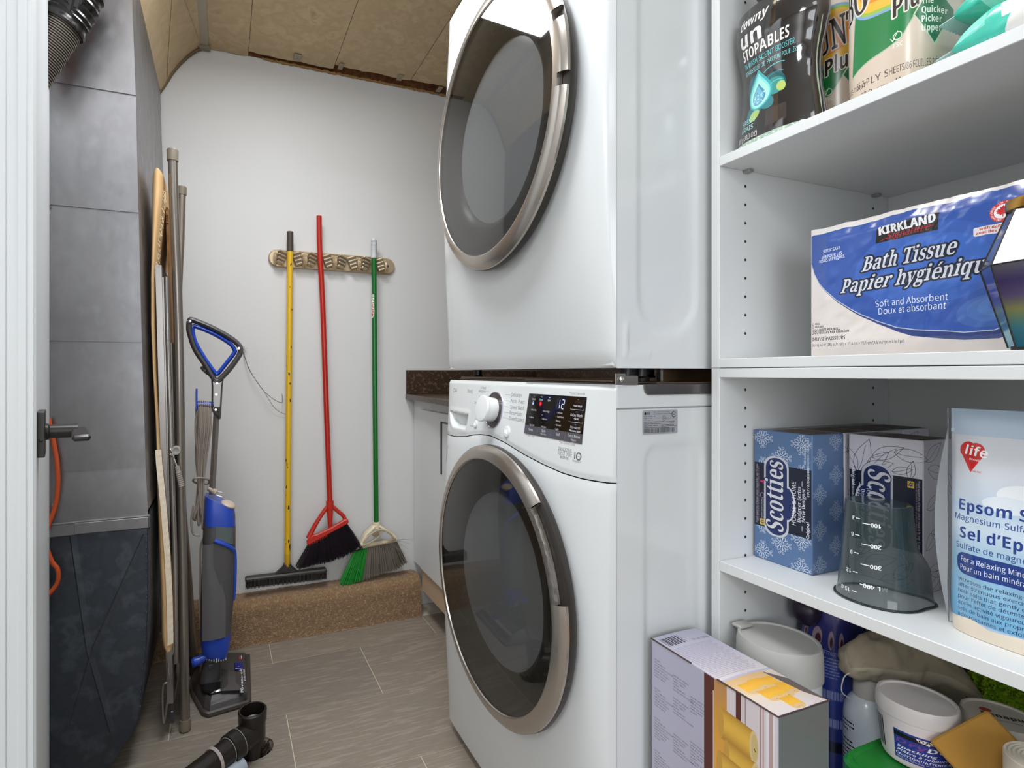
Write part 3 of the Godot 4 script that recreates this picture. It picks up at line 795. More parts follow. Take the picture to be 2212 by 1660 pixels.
func build_machines() -> void:
	mats.smoked = mt(Color(0.012, 0.012, 0.012, 0.62), 0.03, 0.0, {"transparency": BaseMaterial3D.TRANSPARENCY_ALPHA, "metallic_specular": 0.78})
	mats.plastic_white = mt(hex("e6e8e9"), 0.2)
	mats.gap = mt(Color(0.05, 0.05, 0.05), 0.9)
	# ---- washer
	var o := Vector3(0.95, 0, MZ)
	var w := thing("washing_machine", "white front-loading washing machine on the tiles, below the dryer", "washing machine", o)
	var b := M.new(); b.xf.origin = -o
	b.box(Vector3(0.965, 0.505, MZ), Vector3(0.735, 0.955, 0.676), 0.004)
	obj("body", b, mats.enamel, w)
	var emb := func(p: Vector2) -> float:
		var d := rr_sdf(p, Vector2(0.7215, 0.44), Vector2(0.066, 0.445), 0.03)
		return -0.0035 * smoothstep(0.004, -0.010, d)
	obj("side_panel", side_sheet(o, 0.028, 0.9455, emb), mats.enamel, w, 60)
	var ss := M.new(); ss.xf.origin = -o
	ss.box(Vector3(0.9642, 0.9665, -0.7025), Vector3(0.7315, 0.0385, 0.006), 0.0015)
	obj("top_strip", ss, mats.enamel, w)
	var tr := M.new(); tr.xf = Transform3D(Basis(), Vector3(0, 0, -0.6985) - o)
	tr.extrude(PackedVector2Array([Vector2(0.6517, 0.9867), Vector2(0.6525, 0.979), Vector2(0.655, 0.973), Vector2(0.66, 0.9694), Vector2(1.3, 0.9685), Vector2(1.3, 0.9867)]), 0.003, 0.0008)
	obj("edge_trim", tr, mt(hex("6f6d6e"), 0.3, 0.7), w)
	var yc := 0.5075; var hy := 0.4775
	var fr := M.new(); fr.xf.origin = -o
	fr.grid(96, 60, func(u: float, v: float) -> Vector3:
		var z := zs(u); var top := seam_y(z) - 0.0011
		var y := lerpf(0.03, top, v)
		var e := smoothstep(0.012, 0.0, top - y) * 0.0016
		return Vector3(bow(y, z, yc, hy) + e, y, z))
	var front := obj("front_panel", fr, mats.enamel, w, 60)
	var sg := M.new(); sg.xf.origin = -o                          # the dark joint under the control panel
	sg.grid(96, 2, func(u: float, v: float) -> Vector3:
		var z := zs(u); var y := seam_y(z) + 0.006 * (v - 0.5)
		return Vector3(bow(y, z, yc, hy) + 0.003, y, z))
	obj("seam", sg, mats.gap, front)
	# control panel with print
	var c := C.new(2048, 512, Color(0.865, 0.875, 0.878), 2)
	var K := 2048.0 / 0.686
	var gx := func(z: float) -> float: return (z + 1.386) * K
	var gy := func(y: float) -> float: return (0.9865 - y) * K
	var ink := hex("6b7074")
	c.text("LG", gx.call(-1.331), gy.call(0.955), 34, ink, {"bold": true})
	c.ring(gx.call(-1.3395), gy.call(0.9588), 15, 15, 4, ink, 0.4, 5.6)
	c.text("ThinQ", gx.call(-1.2349), gy.call(0.9545), 38, ink, {"align": 0.5})
	var left := ["AI Wash", "Allergiene", "Sanitary", "Bright Whites", "Towels", "Bedding", "Tub Clean"]
	for i in 7:
		var y := [0.9665, 0.9585, 0.944, 0.929, 0.9155, 0.902, 0.889][i] as float
		c.text(left[i], gx.call(-1.148), gy.call(y), 25, ink, {"align": 1.0})
		if i > 0: c.line([Vector2(gx.call(-1.145), gy.call(y + 0.003)), Vector2(gx.call(-1.136 + 0.008 * sin(i)), gy.call(y + 0.003))], 2, ink)
	var right := [["Delicates", 0.9575], ["Perm. Press", 0.944], ["Speed Wash", 0.931], ["Rinse+Spin", 0.9185], ["Downloaded", 0.9065]]
	for i in 5:
		var y: float = right[i][1]
		var zx := -1.024 + 0.001 * i
		c.text(right[i][0], gx.call(zx), gy.call(y - 0.003), 33, ink)
		c.line([Vector2(gx.call(-1.049), gy.call(y)), Vector2(gx.call(zx - 0.003), gy.call(y))], 2, ink)
	c.text("*Hold 3 seconds", gx.call(-0.773), gy.call(0.9668), 18, ink, {"align": 1.0})
	c.text("* Hold 3 sec", gx.call(-0.944), gy.call(0.8775), 17, ink)
	c.text("*For Control Lock", gx.call(-0.83), gy.call(0.8765), 17, ink)
	c.text("INVERTER", gx.call(-0.811), gy.call(0.8645), 22, ink, {"align": 0.5, "sx": 1.2})
	c.text("DIRECT DRIVE", gx.call(-0.810), gy.call(0.8562), 37, ink, {"align": 0.5, "fit": 116.0})
	c.text("MOTOR", gx.call(-0.810), gy.call(0.8500), 20, ink, {"align": 0.5, "bold": true})
	c.rect(gx.call(-0.7865), gy.call(0.866), 1.5, 52, ink)
	c.rect(gx.call(-0.7835), gy.call(0.8665), 8, 38, ink)
	c.ring(gx.call(-0.7722), gy.call(0.8600), 17, 18, 8, ink)
	c.text("YEAR", gx.call(-0.7722), gy.call(0.8585), 9, ink, {"align": 0.5})
	c.text("WARRANTY", gx.call(-0.776), gy.call(0.8492), 13, ink, {"align": 0.5})
	c.text("Power", gx.call(-1.19), gy.call(0.872), 16, ink, {"align": 1.0})
	var pmat := printed(c.tex(), 0.16)
	var pull := PackedVector2Array([Vector2(-1.352, 0.9005), Vector2(-1.2256, 0.8995), Vector2(-1.2305, 0.8645), Vector2(-1.315, 0.863), Vector2(-1.338, 0.878)])
	var cp := M.new(); cp.xf.origin = -o
	cp.grid(190, 60, func(u: float, v: float) -> Vector3:
		var z := zs(u); var y := lerpf(seam_y(z) + 0.0011, 0.9865, v)
		var e := smoothstep(0.012, 0.0, y - seam_y(z)) * 0.0014 + smoothstep(0.009, 0.0, 0.9865 - y) * 0.004
		var p := Vector2(z, y)
		var dd := INF
		for i in 5: dd = minf(dd, Geometry2D.get_closest_point_to_segment(p, pull[i], pull[(i + 1) % 5]).distance_to(p))
		if not Geometry2D.is_point_in_polygon(p, pull): dd = -dd
		var pocket := 0.02 * smoothstep(-0.002, 0.007, dd) - 0.0012 * smoothstep(0.012, 0.0, absf(dd + 0.005))
		return Vector3(bow(minf(y, 0.985), z, yc, hy) + e + pocket, y, z), Rect2(0, 0, 1, 1), func(q: Vector3) -> Vector2: return Vector2((q.z + 1.386) / 0.686, (0.9865 - q.y) * K / 512.0))
	var panel := obj("control_panel", cp, pmat, w, 60)
	var up := func(y: float, z: float) -> Transform3D:            # lathe axes on the panel: y straight out of it
		var a := 0.0005
		var dy: float = (bow(y + a, z, yc, hy) - bow(y - a, z, yc, hy)) / (2 * a)
		var n := Vector3(-1, dy, 0).normalized(); var xx := Vector3(dy, 1, 0).normalized()
		return Transform3D(Basis(xx, n, xx.cross(n)), Vector3(bow(y, z, yc, hy), y, z) - o)
	# dial
	var dial := M.new(); dial.xf = up.call(0.9205, -1.0945)
	dial.lathe([Vector2(0.0425, 0.0), Vector2(0.0425, 0.0016), Vector2(0.0405, 0.0022), Vector2(0.0395, 0.0006)], 64)
	var dl := obj("dial_ring", dial, mt(hex("b8b4c4"), 0.2, 0.9), panel)
	var dg := M.new(); dg.xf = dial.xf
	dg.lathe([Vector2(0.0396, 0.0008), Vector2(0.031, 0.0014), Vector2(0.027, 0.002)], 64)
	obj("dial_face", dg, mt(hex("241a14"), 0.12, 0.0, {"metallic_specular": 0.8}), panel)
	var kn := M.new(); kn.xf = dial.xf
	kn.lathe([Vector2(0.0275, 0.001), Vector2(0.0285, 0.024), Vector2(0.0305, 0.027), Vector2(0.0310, 0.030), Vector2(0.0300, 0.0325), Vector2(0.027, 0.0335), Vector2(0.0, 0.0345)], 64)
	obj("knob", kn, mats.plastic_white, panel)
	for q in [[0.8805, -1.1757, 0.0095], [0.8775, -1.022, 0.0128]]:
		var bt := M.new(); bt.xf = up.call(q[0], q[1])
		var r: float = q[2]
		bt.lathe([Vector2(r * 1.06, 0.0), Vector2(r * 1.06, 0.0012), Vector2(r * 0.98, 0.0012), Vector2(r * 0.95, 0.0006), Vector2(r * 0.9, 0.0024), Vector2(r * 0.8, 0.003), Vector2(0, 0.0033)], 40)
		var bn := obj("button", bt, mats.plastic_white, panel)
		var ic := M.new(); ic.xf = up.call(q[0], q[1]) * Transform3D(Basis(Vector3(0, 0, 1), Vector3(1, 0, 0), Vector3(0, 1, 0)), Vector3(0, 0.0031, 0))
		if r < 0.011:
			var ring := PackedVector2Array()
			for i in 21: ring.append(Vector2(0, 0.0033).rotated(-0.5 - (TAU - 1.0) * i / 20.0))
			for i in 21: ring.append(Vector2(0, 0.0024).rotated(-0.5 - (TAU - 1.0) * (20 - i) / 20.0))
			ic.extrude(ring, 0.0005)
			ic.box(Vector3(0, 0.0028, 0.0003), Vector3(0.0009, 0.003, 0.0006))
		else:
			ic.extrude(PackedVector2Array([Vector2(-0.004, -0.0038), Vector2(0.0006, 0), Vector2(-0.004, 0.0038)]), 0.0005)
			for k in 2: ic.box(Vector3(0.0018 + 0.0022 * k, 0, 0.0003), Vector3(0.0012, 0.0075, 0.0006))
		obj("icon", ic, mt(Color(0.95, 0.95, 0.97), 0.4, 0.0, {"emission_enabled": true, "emission": Color(0.9, 0.95, 1.0), "emission_energy_multiplier": 0.7}), panel)
	build_display(panel, o, yc, hy)
	make_door(w, o, 0.5655, -1.015, 0.2755, [Vector2(10, 46)], true)
	# rating label on the side, paper label at the far edge of the front
	var lc := C.new(640, 350, hex("a3a4aa"), 2)
	var rg := rng_of(5)
	var k9 := hex("17181c")
	lc.ell(48, 48, 20, 20, k9); lc.text("LG", 82, 62, 46, k9, {"bold": true})
	lc.text("FRONT LOADING AUTOMATIC WASHER", 190, 36, 17, k9); lc.text("LAVEUSE AUTOMATIQUE A CHARGEMENT FRONTAL", 190, 62, 15, k9)
	lc.ring(568, 70, 34, 40, 9, k9, 0.5, 5.8); lc.text("CSA", 570, 78, 24, k9, {"align": 0.5, "bold": true})
	lc.ring(388, 120, 28, 34, 5, k9); lc.text("UL", 388, 130, 26, k9, {"align": 0.5, "bold": true})
	lc.text("US LISTED", 425, 130, 17, k9, {"bold": true})
	for i in 7:
		var tx: String = ["MODEL / MODELE :  ########", "SERIAL No. :  ############", "120 V~  60 Hz  10 A", "FULLY AUTOMATIC WASHING MACHINE", "MACHINE A LAVER AUTOMATIQUE", "MADE IN KOREA / FABRIQUE EN COREE", "WARNING: electrical shock hazard"][i]
		lc.text(tx.replace("########", "WM").replace("WM####", "WM"), 26, 96 + i * 27, 19, k9, {"bold": i > 2})
	lc.greek(340, 170, 280, 5, 10, k9, rg, 2.2)
	lc.bars(20, 262, 560, 66, k9, rg, 2.2)
	var rl := M.new(); rl.xf = Transform3D(Basis(), Vector3(0.651, 0.9026, -0.6995) - o)
	var rp := PackedVector2Array()
	for k in 4:
		var ctr: Vector2 = [Vector2(0.0728, 0.0377), Vector2(0.003, 0.0377), Vector2(0.003, 0.003), Vector2(0.0728, 0.003)][k]
		for i in 5: rp.append(ctr + Vector2(0.003, 0).rotated(PI / 2 * (k + i / 4.0)))
	rl.extrude(rp, 0.0004)
	obj("rating_label", rl, printed(lc.tex(), 0.35), w)
	var ec := C.new(64, 256, Color(0.87, 0.88, 0.88), 2)
	ec.text("LG", 12, 40, 30, ink, {"bold": true}); ec.greek(8, 60, 46, 16, 7, ink, rg, 1.7)
	var el := M.new(); el.xf.origin = -o
	el.grid(4, 4, func(u: float, v: float) -> Vector3:
		var z := lerpf(-1.366, -1.353, u); var y := lerpf(0.762, 0.809, v)
		return Vector3(bow(y, z, yc, hy) - 0.0006, y, z))
	obj("paper_label", el, printed(ec.tex(), 0.5), front)
	for q in [[0.66, -0.75], [0.66, -1.34], [1.28, -0.75], [1.28, -1.34]]:
		var f := M.new(); f.xf.origin = Vector3(q[0], 0, q[1]) - o
		f.lathe([Vector2(0, 0.0), Vector2(0.022, 0.0), Vector2(0.024, 0.012), Vector2(0.012, 0.018), Vector2(0.010, 0.032), Vector2(0, 0.032)], 20)
		obj("foot", f, mats.black, w)
	# ---- stacking kit between the machines
	var ko := Vector3(0.95, 0.985, MZ)
	var kit := thing("stacking_kit", "thin metal stacking frame with a screw, between the washer and the dryer", "bracket", ko)
	var fp := M.new(); fp.xf.origin = -ko
	fp.box(Vector3(0.66, 0.9895, MZ), Vector3(0.075, 0.002, 0.655), 0.0004)
	fp.box(Vector3(0.628, 0.9935, MZ), Vector3(0.008, 0.006, 0.645), 0.001)
	fp.box(Vector3(0.608, 0.992, -0.84), Vector3(0.03, 0.0016, 0.27), 0.0004)
	obj("front_rail", fp, mt(hex("6a5a49"), 0.35, 0.7), kit)
	for s in 2:
		var z: float = [-0.707, -1.379][s]
		var sr := M.new(); sr.xf.origin = -ko
		sr.box(Vector3(0.985, 0.9885, z - 0.01 * (1 - 2 * s)), Vector3(0.61, 0.003, 0.04), 0.0005)
		obj("side_rail", sr, mt(hex("5d4a38"), 0.4, 0.5), kit)
	var br := M.new(); br.xf.origin = -ko
	br.box(Vector3(0.617, 0.9935, -0.6975), Vector3(0.045, 0.015, 0.0025), 0.0008)
	br.box(Vector3(0.601, 0.9955, -0.695), Vector3(0.021, 0.018, 0.003), 0.001)
	obj("corner_clamp", br, mats.steel, kit)
	var sw := M.new(); sw.xf = Transform3D(Basis(Vector3.RIGHT, PI / 2), Vector3(0.602, 0.9955, -0.693) - ko)
	sw.lathe([Vector2(0.0055, 0.0), Vector2(0.005, 0.002), Vector2(0.003, 0.0032), Vector2(0.0015, 0.0032), Vector2(0.0, 0.0018)], 20)
	obj("screw", sw, mats.chrome, kit)
	# ---- dryer
	o = Vector3(0.95, 1.014, MZ)
	var d := thing("clothes_dryer", "white front-loading dryer stacked on top of the washing machine", "dryer", o)
	b = M.new(); b.xf.origin = -o
	b.box(Vector3(0.965, 1.5075, MZ), Vector3(0.735, 0.987, 0.676), 0.004)
	obj("body", b, mats.enamel, d)
	var emb2 := func(p: Vector2) -> float:
		var dd := rr_sdf(p, Vector2(0.7065, 1.5), Vector2(0.0655, 0.428), 0.062)
		var l1 := rr_sdf(p, Vector2(0.617, 1.058), Vector2(0.0045, 0.027), 0.004)
		var l2 := rr_sdf(p, Vector2(0.645, 1.0335), Vector2(0.024, 0.0038), 0.0035)
		return -0.0035 * smoothstep(0.004, -0.012, dd) + 0.0022 * smoothstep(0.003, -0.003, minf(l1, l2))
	obj("side_panel", side_sheet(o, 1.0135, 1.999, emb2), mats.enamel, d, 60)
	var f2 := M.new(); f2.xf.origin = -o
	f2.grid(96, 60, func(u: float, v: float) -> Vector3:
		var z := zs(u); var y := lerpf(1.0145, 1.999, v)
		var e := smoothstep(0.008, 0.0, y - 1.0145) * 0.004
		return Vector3(bow(y, z, 1.508, 0.494) + e, y, z))
	var f2o := obj("front_panel", f2, mats.enamel, d, 60)
	make_door(d, o, 1.522, -1.020, 0.2825, [Vector2(-7.5, -2.5), Vector2(16, 20.5), Vector2(38, 42)], false)
	var dc := C.new(64, 128, Color(0.87, 0.88, 0.88), 2)
	dc.text("LG", 10, 50, 34, ink, {"bold": true}); dc.greek(8, 66, 48, 5, 7, ink, rg, 1.7)
	var e2 := M.new(); e2.xf.origin = -o
	e2.grid(4, 4, func(u: float, v: float) -> Vector3:
		var z := lerpf(-1.36, -1.338, u); var y := lerpf(1.918, 1.957, v)
		return Vector3(bow(y, z, 1.508, 0.494) - 0.0006, y, z))
	obj("paper_label", e2, printed(dc.tex(), 0.5), f2o)
	for q in [[0.645, -0.73], [0.645, -1.3], [1.28, -0.75], [1.28, -1.34], [0.68, -0.735]]:
		var f := M.new(); f.xf.origin = Vector3(q[0], 0.991, q[1]) - o
		f.lathe([Vector2(0, 0.0), Vector2(0.014, 0.0), Vector2(0.015, 0.006), Vector2(0.011, 0.009), Vector2(0.011, 0.0235), Vector2(0, 0.0235)], 20)
		obj("foot", f, mats.black, d)

func build_display(panel: Node, o: Vector3, yc: float, hy: float) -> void:
	var c := C.new(1024, 452, hex("17130f"), 2)
	var e := C.new(1024, 452, Color.BLACK, 2)
	c.rect(0, 358, 1024, 94, hex("55555c"))
	var wht := Color(0.86, 0.86, 0.88); var dim := Color(0.6, 0.6, 0.62)
	var both := func(s: String, x: float, y: float, sz: float, q: Dictionary) -> void:
		c.text(s, x, y, sz, wht, q); e.text(s, x, y, sz, Color(0.42, 0.42, 0.45), q)
	var lit := func(x: float, y: float, on: bool, wd := 20.0) -> void:
		if on: e.ell(x, y, 26, 20, Color(0.02, 0.05, 0.2))
		e.rect(x - wd / 2, y - 4, wd, 8, Color(0.8, 0.88, 1.0) if on else Color(0.45, 0.45, 0.48))
	both.call("Wash", 112, 70, 28, {"align": 0.5}); both.call("Rinse", 262, 70, 28, {"align": 0.5}); both.call("Spin", 412, 70, 28, {"align": 0.5})
	lit.call(112, 30, false); lit.call(262, 30, true, 30.0); lit.call(412, 30, true, 30.0)
	e.ell(108, 104, 34, 30, Color(0.02, 0.06, 0.25)); e.ring(108, 96, 9, 11, 5, Color(0.8, 0.88, 1)); e.rect(94, 98, 28, 24, Color(0.8, 0.88, 1))
	e.ell(256, 104, 25, 25, Color(1.0, 0.06, 0.0)); e.line([Vector2(256, 92), Vector2(262, 104), Vector2(254, 116)], 4, Color(0.9, 0.7, 0.6))
	for i in 5:
		var y := 188.0 + i * 42
		lit.call(74, y - 8, i == 2, 9.0)
		if i in [0, 2, 4]: both.call(["Extra Hot", "", "Warm", "", "Tap Cold"][i], 92, y, 25, {})
		lit.call(316, y - 8, i == 1, 9.0)
		if i in [0, 2, 4]: both.call(["Extra High", "", "Medium", "", "No Spin"][i], 334, y, 25, {})
		lit.call(572, y - 8, false, 8.0)
		both.call(["Remote", "Cold Wash", "Heavy", "Normal", "Light"][i], 592, y, 25, {})
	# seven-segment 12
	for k in 2:
		var x0 := 560.0 + 80 * k; var y0 := 38.0
		e.rrect(x0 - 14, y0 - 10, 78, 122, 12, Color(0.02, 0.035, 0.12))
		var on: Array = [[1, 2], [0, 1, 6, 4, 3]][k]
		for s in 7:
			var col := Color(0.92, 0.96, 1.0) if s in on else Color(0.16, 0.2, 0.36)
			var R: Rect2 = [Rect2(8, 0, 34, 9), Rect2(42, 7, 10, 40), Rect2(42, 54, 10, 40), Rect2(8, 93, 34, 9), Rect2(-2, 54, 10, 40), Rect2(-2, 7, 10, 40), Rect2(8, 46, 34, 9)][s]
			e.rect(x0 + R.position.x, y0 + R.position.y, R.size.x, R.size.y, col)
	lit.call(902, 30, false, 26.0)
	c.text("Steam", 902, 66, 34, hex("5d2f35"), {"align": 0.5}); both.call("*Cold Wash", 902, 102, 25, {"align": 0.5, "bold": true})
	for y in [130.0, 254.0]:
		for g in [c, e]: g.line([Vector2(800, y - 12), Vector2(800, y), Vector2(1004, y), Vector2(1004, y - 12)], 4, Color(0.6, 0.6, 0.62))
	lit.call(902, 152, false, 26.0); lit.call(902, 276, false, 26.0)
	both.call("Delay Wash", 902, 198, 38, {"align": 0.5, "sx": 0.95}); both.call("*Wi-Fi", 902, 230, 25, {"align": 0.5, "bold": true})
	both.call("Pre-wash", 902, 318, 38, {"align": 0.5, "sx": 0.95}); both.call("*Remote Start", 902, 348, 25, {"align": 0.5, "bold": true})
	both.call("Temp.", 130, 412, 36, {"align": 0.5}); both.call("Spin", 380, 402, 38, {"align": 0.5}); both.call("*Spin Only", 380, 432, 22, {"align": 0.5})
	both.call("Soil", 640, 412, 38, {"align": 0.5}); both.call("Extra Rinse", 896, 404, 38, {"align": 0.5}); both.call("*Signal", 896, 436, 24, {"align": 0.5})
	for x in [262.0, 512.0, 758.0]: e.rect(x, 376, 4, 58, Color(0.35, 0.35, 0.38))
	var m := M.new(); m.xf.origin = -o
	m.grid(12, 8, func(u: float, v: float) -> Vector3:
		var z := lerpf(-0.951, -0.7662, u); var y := lerpf(0.8822, 0.9637, v)
		return Vector3(bow(y, z, yc, hy) - 0.0009, y, z))
	for s in 2: pass
	var dm := printed(c.tex(), 0.05, {"metallic_specular": 0.7, "emission_enabled": true, "emission": Color.WHITE, "emission_operator": BaseMaterial3D.EMISSION_OP_MULTIPLY, "emission_energy_multiplier": 0.85})
	dm.emission_texture = e.tex()
	obj("display", m, dm, panel, 60)
# ---------------------------------------------------------------- counter in the corner
func build_counter() -> void:
	var o := Vector3(1.06, 0, -1.79)
	var t := thing("base_cabinet", "white base cabinet with beige plinth in the corner behind the washing machine", "cabinet", o)
	var m := M.new(); m.xf.origin = -o
	m.box(Vector3(1.07, 0.545, -1.785), Vector3(0.606, 0.70, 0.76), 0.002)
	obj("body", m, mats.white, t)
	m = M.new(); m.xf.origin = -o
	m.box(Vector3(0.764, 0.53, -1.73), Vector3(0.016, 0.655, 0.65), 0.002)
	var dr := obj("door", m, mats.white, t)
	m = M.new(); m.xf.origin = -o
	m.box(Vector3(0.7545, 0.728, -1.826), Vector3(0.004, 0.195, 0.010), 0.001)
	m.box(Vector3(0.7545, 0.8235, -1.79), Vector3(0.004, 0.006, 0.08), 0.001)
	obj("handle", m, mats.dark_steel, dr)
	m = M.new(); m.xf.origin = -o
	m.box(Vector3(1.065, 0.153, -1.735), Vector3(0.60, 0.083, 0.65), 0.001)
	obj("bottom_rail", m, mats.beige, t)
	m = M.new(); m.xf.origin = -o
	m.box(Vector3(1.10, 0.0565, -1.70), Vector3(0.53, 0.109, 0.55))
	obj("plinth", m, mats.beige, t)
	o = Vector3(1.06, 0.895, -1.78)
	t = thing("countertop", "dark brown stone countertop with upstand in the corner behind the washer", "countertop", o)
	m = M.new(); m.xf = Transform3D(Basis(Vector3.RIGHT, Vector3.FORWARD, Vector3.UP), Vector3.ZERO).translated(-o + Vector3(0, 0.896, 0))
	m.extrude(PackedVector2Array([Vector2(0.729, 2.168), Vector2(0.684, 1.592), Vector2(0.67, 1.40), Vector2(1.378, 1.40), Vector2(1.378, 2.168)]), 0.021, 0.002)
	obj("slab", m, mats.stone, t)
	m = M.new(); m.xf.origin = -o
	m.box(Vector3(1.054, 0.968, -2.161), Vector3(0.648, 0.1015, 0.014), 0.0015)
	obj("upstand", m, mats.stone, t)
	m = M.new(); m.xf.origin = -o
	m.box(Vector3(1.371, 0.968, -1.775), Vector3(0.013, 0.1015, 0.75), 0.0015)
	obj("upstand", m, mats.stone, t)
	m = M.new()
	m.box(Vector3(0, 0.6, 0), Vector3(0.016, 1.2, 0.52), 0.001)
	m.tube([Vector3(-0.0095, 1.03, 0.02), Vector3(-0.0095, 1.015, 0.06), Vector3(-0.0095, 0.97, 0.09)], 0.003, 6)
	var cb := label_of("cardboard_sheet", m, mt(hex("b99c73"), 0.85), "tan cardboard sheet standing behind the machines, seen in the gap between them", "cardboard")
	cb.position = Vector3(1.358, 0.001, -1.1)

# ---------------------------------------------------------------- melamine shelf units, one on the other
func build_shelves() -> void:
	for k in 2:
		var y0: float = [0.0, 1.0139][k]; var y1: float = [1.0139, 2.03][k]
		var o := Vector3(1.02, y0, -0.364)
		var t := thing("shelf_unit", ["white melamine shelf unit standing on the floor beside the washer", "white melamine shelf unit stacked on the lower one beside the dryer"][k], "shelf unit", o)
		for s in 2:
			var p := M.new(); p.xf.origin = -o
			var z: float = [-0.676, -0.052][s]
			p.box(Vector3(1.0165, (y0 + y1) / 2, z), Vector3(0.459, y1 - y0 - 0.0006, 0.016), 0.0008)
			var sp := obj("side_panel", p, mats.white, t)
			if s == 1: continue
			var h := M.new(); h.xf.origin = -o
			for x in [0.848, 1.198]:
				for i in 40:
					var y := y0 + 0.032 * i + (0.0165 if k == 0 else 0.0285)
					if y > y1 - 0.03 or y < y0 + 0.03: continue
					var e := Transform3D(Basis(Vector3.RIGHT, PI / 2), Vector3(x, y, -0.668) - o)
					var keep := h.xf
					h.xf = e
					h.lathe([Vector2(0.0026, 0.0003), Vector2(0.0019, 0.0002), Vector2(0.0, -0.0001 + 0.0002)], 10)
					h.xf = keep
			tag(obj("pin_hole", h, mt(hex("3c3c3a"), 0.9), sp), "", "", "", "stuff")
		var bp := M.new(); bp.xf.origin = -o
		bp.box(Vector3(1.2495, (y0 + y1) / 2, -0.364), Vector3(0.006, y1 - y0 - 0.002, 0.61))
		obj("back_panel", bp, mats.white, t)
		var boards: Array = [[[0.9979, 1.0133, "top_panel"], [0.6695, 0.6865, "shelf"], [0.289, 0.305, "shelf"], [0.05, 0.066, "bottom_panel"]], [[1.0145, 1.0299, "bottom_panel"], [1.357, 1.373, "shelf"], [2.013, 2.029, "top_panel"]]][k]
		for b in boards:
			var m := M.new(); m.xf.origin = -o
			m.box(Vector3(1.0165, (b[0] + b[1]) / 2, -0.364), Vector3(0.459, b[1] - b[0], 0.607), 0.0008)
			var bd := obj(b[2], m, mats.white, t)
			if b[2] != "shelf": continue
			for x in [0.848, 1.198]:
				for z in [-0.662, -0.066]:
					var pin := M.new(); pin.xf.origin = Vector3(x, b[0] - 0.003, z) - o
					pin.box(Vector3(0, 0.0005, 0), Vector3(0.013, 0.005, 0.0115), 0.001)
					obj("shelf_pin", pin, mt(hex("a9aaa8"), 0.4, 0.5), bd)

# ---------------------------------------------------------------- brooms on the wall
func bristles(p0: Vector2, p1: Vector2, tips: Array, n: int, thick: float, r: float, rg: RandomNumberGenerator, ragged := 0.006, clump := 0.0) -> M:
	var m := M.new()
	var Lt := [0.0]
	for i in range(1, tips.size()): Lt.append(Lt[i - 1] + tips[i].distance_to(tips[i - 1]))
	for i in n:
		var u := (i + rg.randf()) / n
		if clump > 0.0: u = clampf(lerpf(u, (floorf(u / clump) + 0.5) * clump, 0.45), 0, 1)
		var f: float = u * Lt[-1]; var k := 0
		while k < tips.size() - 2 and Lt[k + 1] < f: k += 1
		var tip: Vector2 = tips[k].lerp(tips[k + 1], clampf((f - Lt[k]) / (Lt[k + 1] - Lt[k]), 0, 1))
		var a := p0.lerp(p1, u)
		var w := rg.randf_range(-1, 1)
		tip += (tip - a).normalized() * rg.randf_range(-ragged, ragged * 0.4) + Vector2(rg.randf_range(-1, 1), 0) * ragged * 0.6
		var z0 := w * thick * 0.6; var z1 := w * thick + rg.randf_range(-1, 1) * thick * 0.15
		var mid := a.lerp(tip, 0.5) + Vector2(rg.randf_range(-1, 1) * 0.002, 0)
		m.tube([Vector3(a.x, a.y, z0), Vector3(mid.x, mid.y, (z0 + z1) / 2), Vector3(tip.x, tip.y, z1)], [r, r, r * 0.7], 3, false, false)
	return m

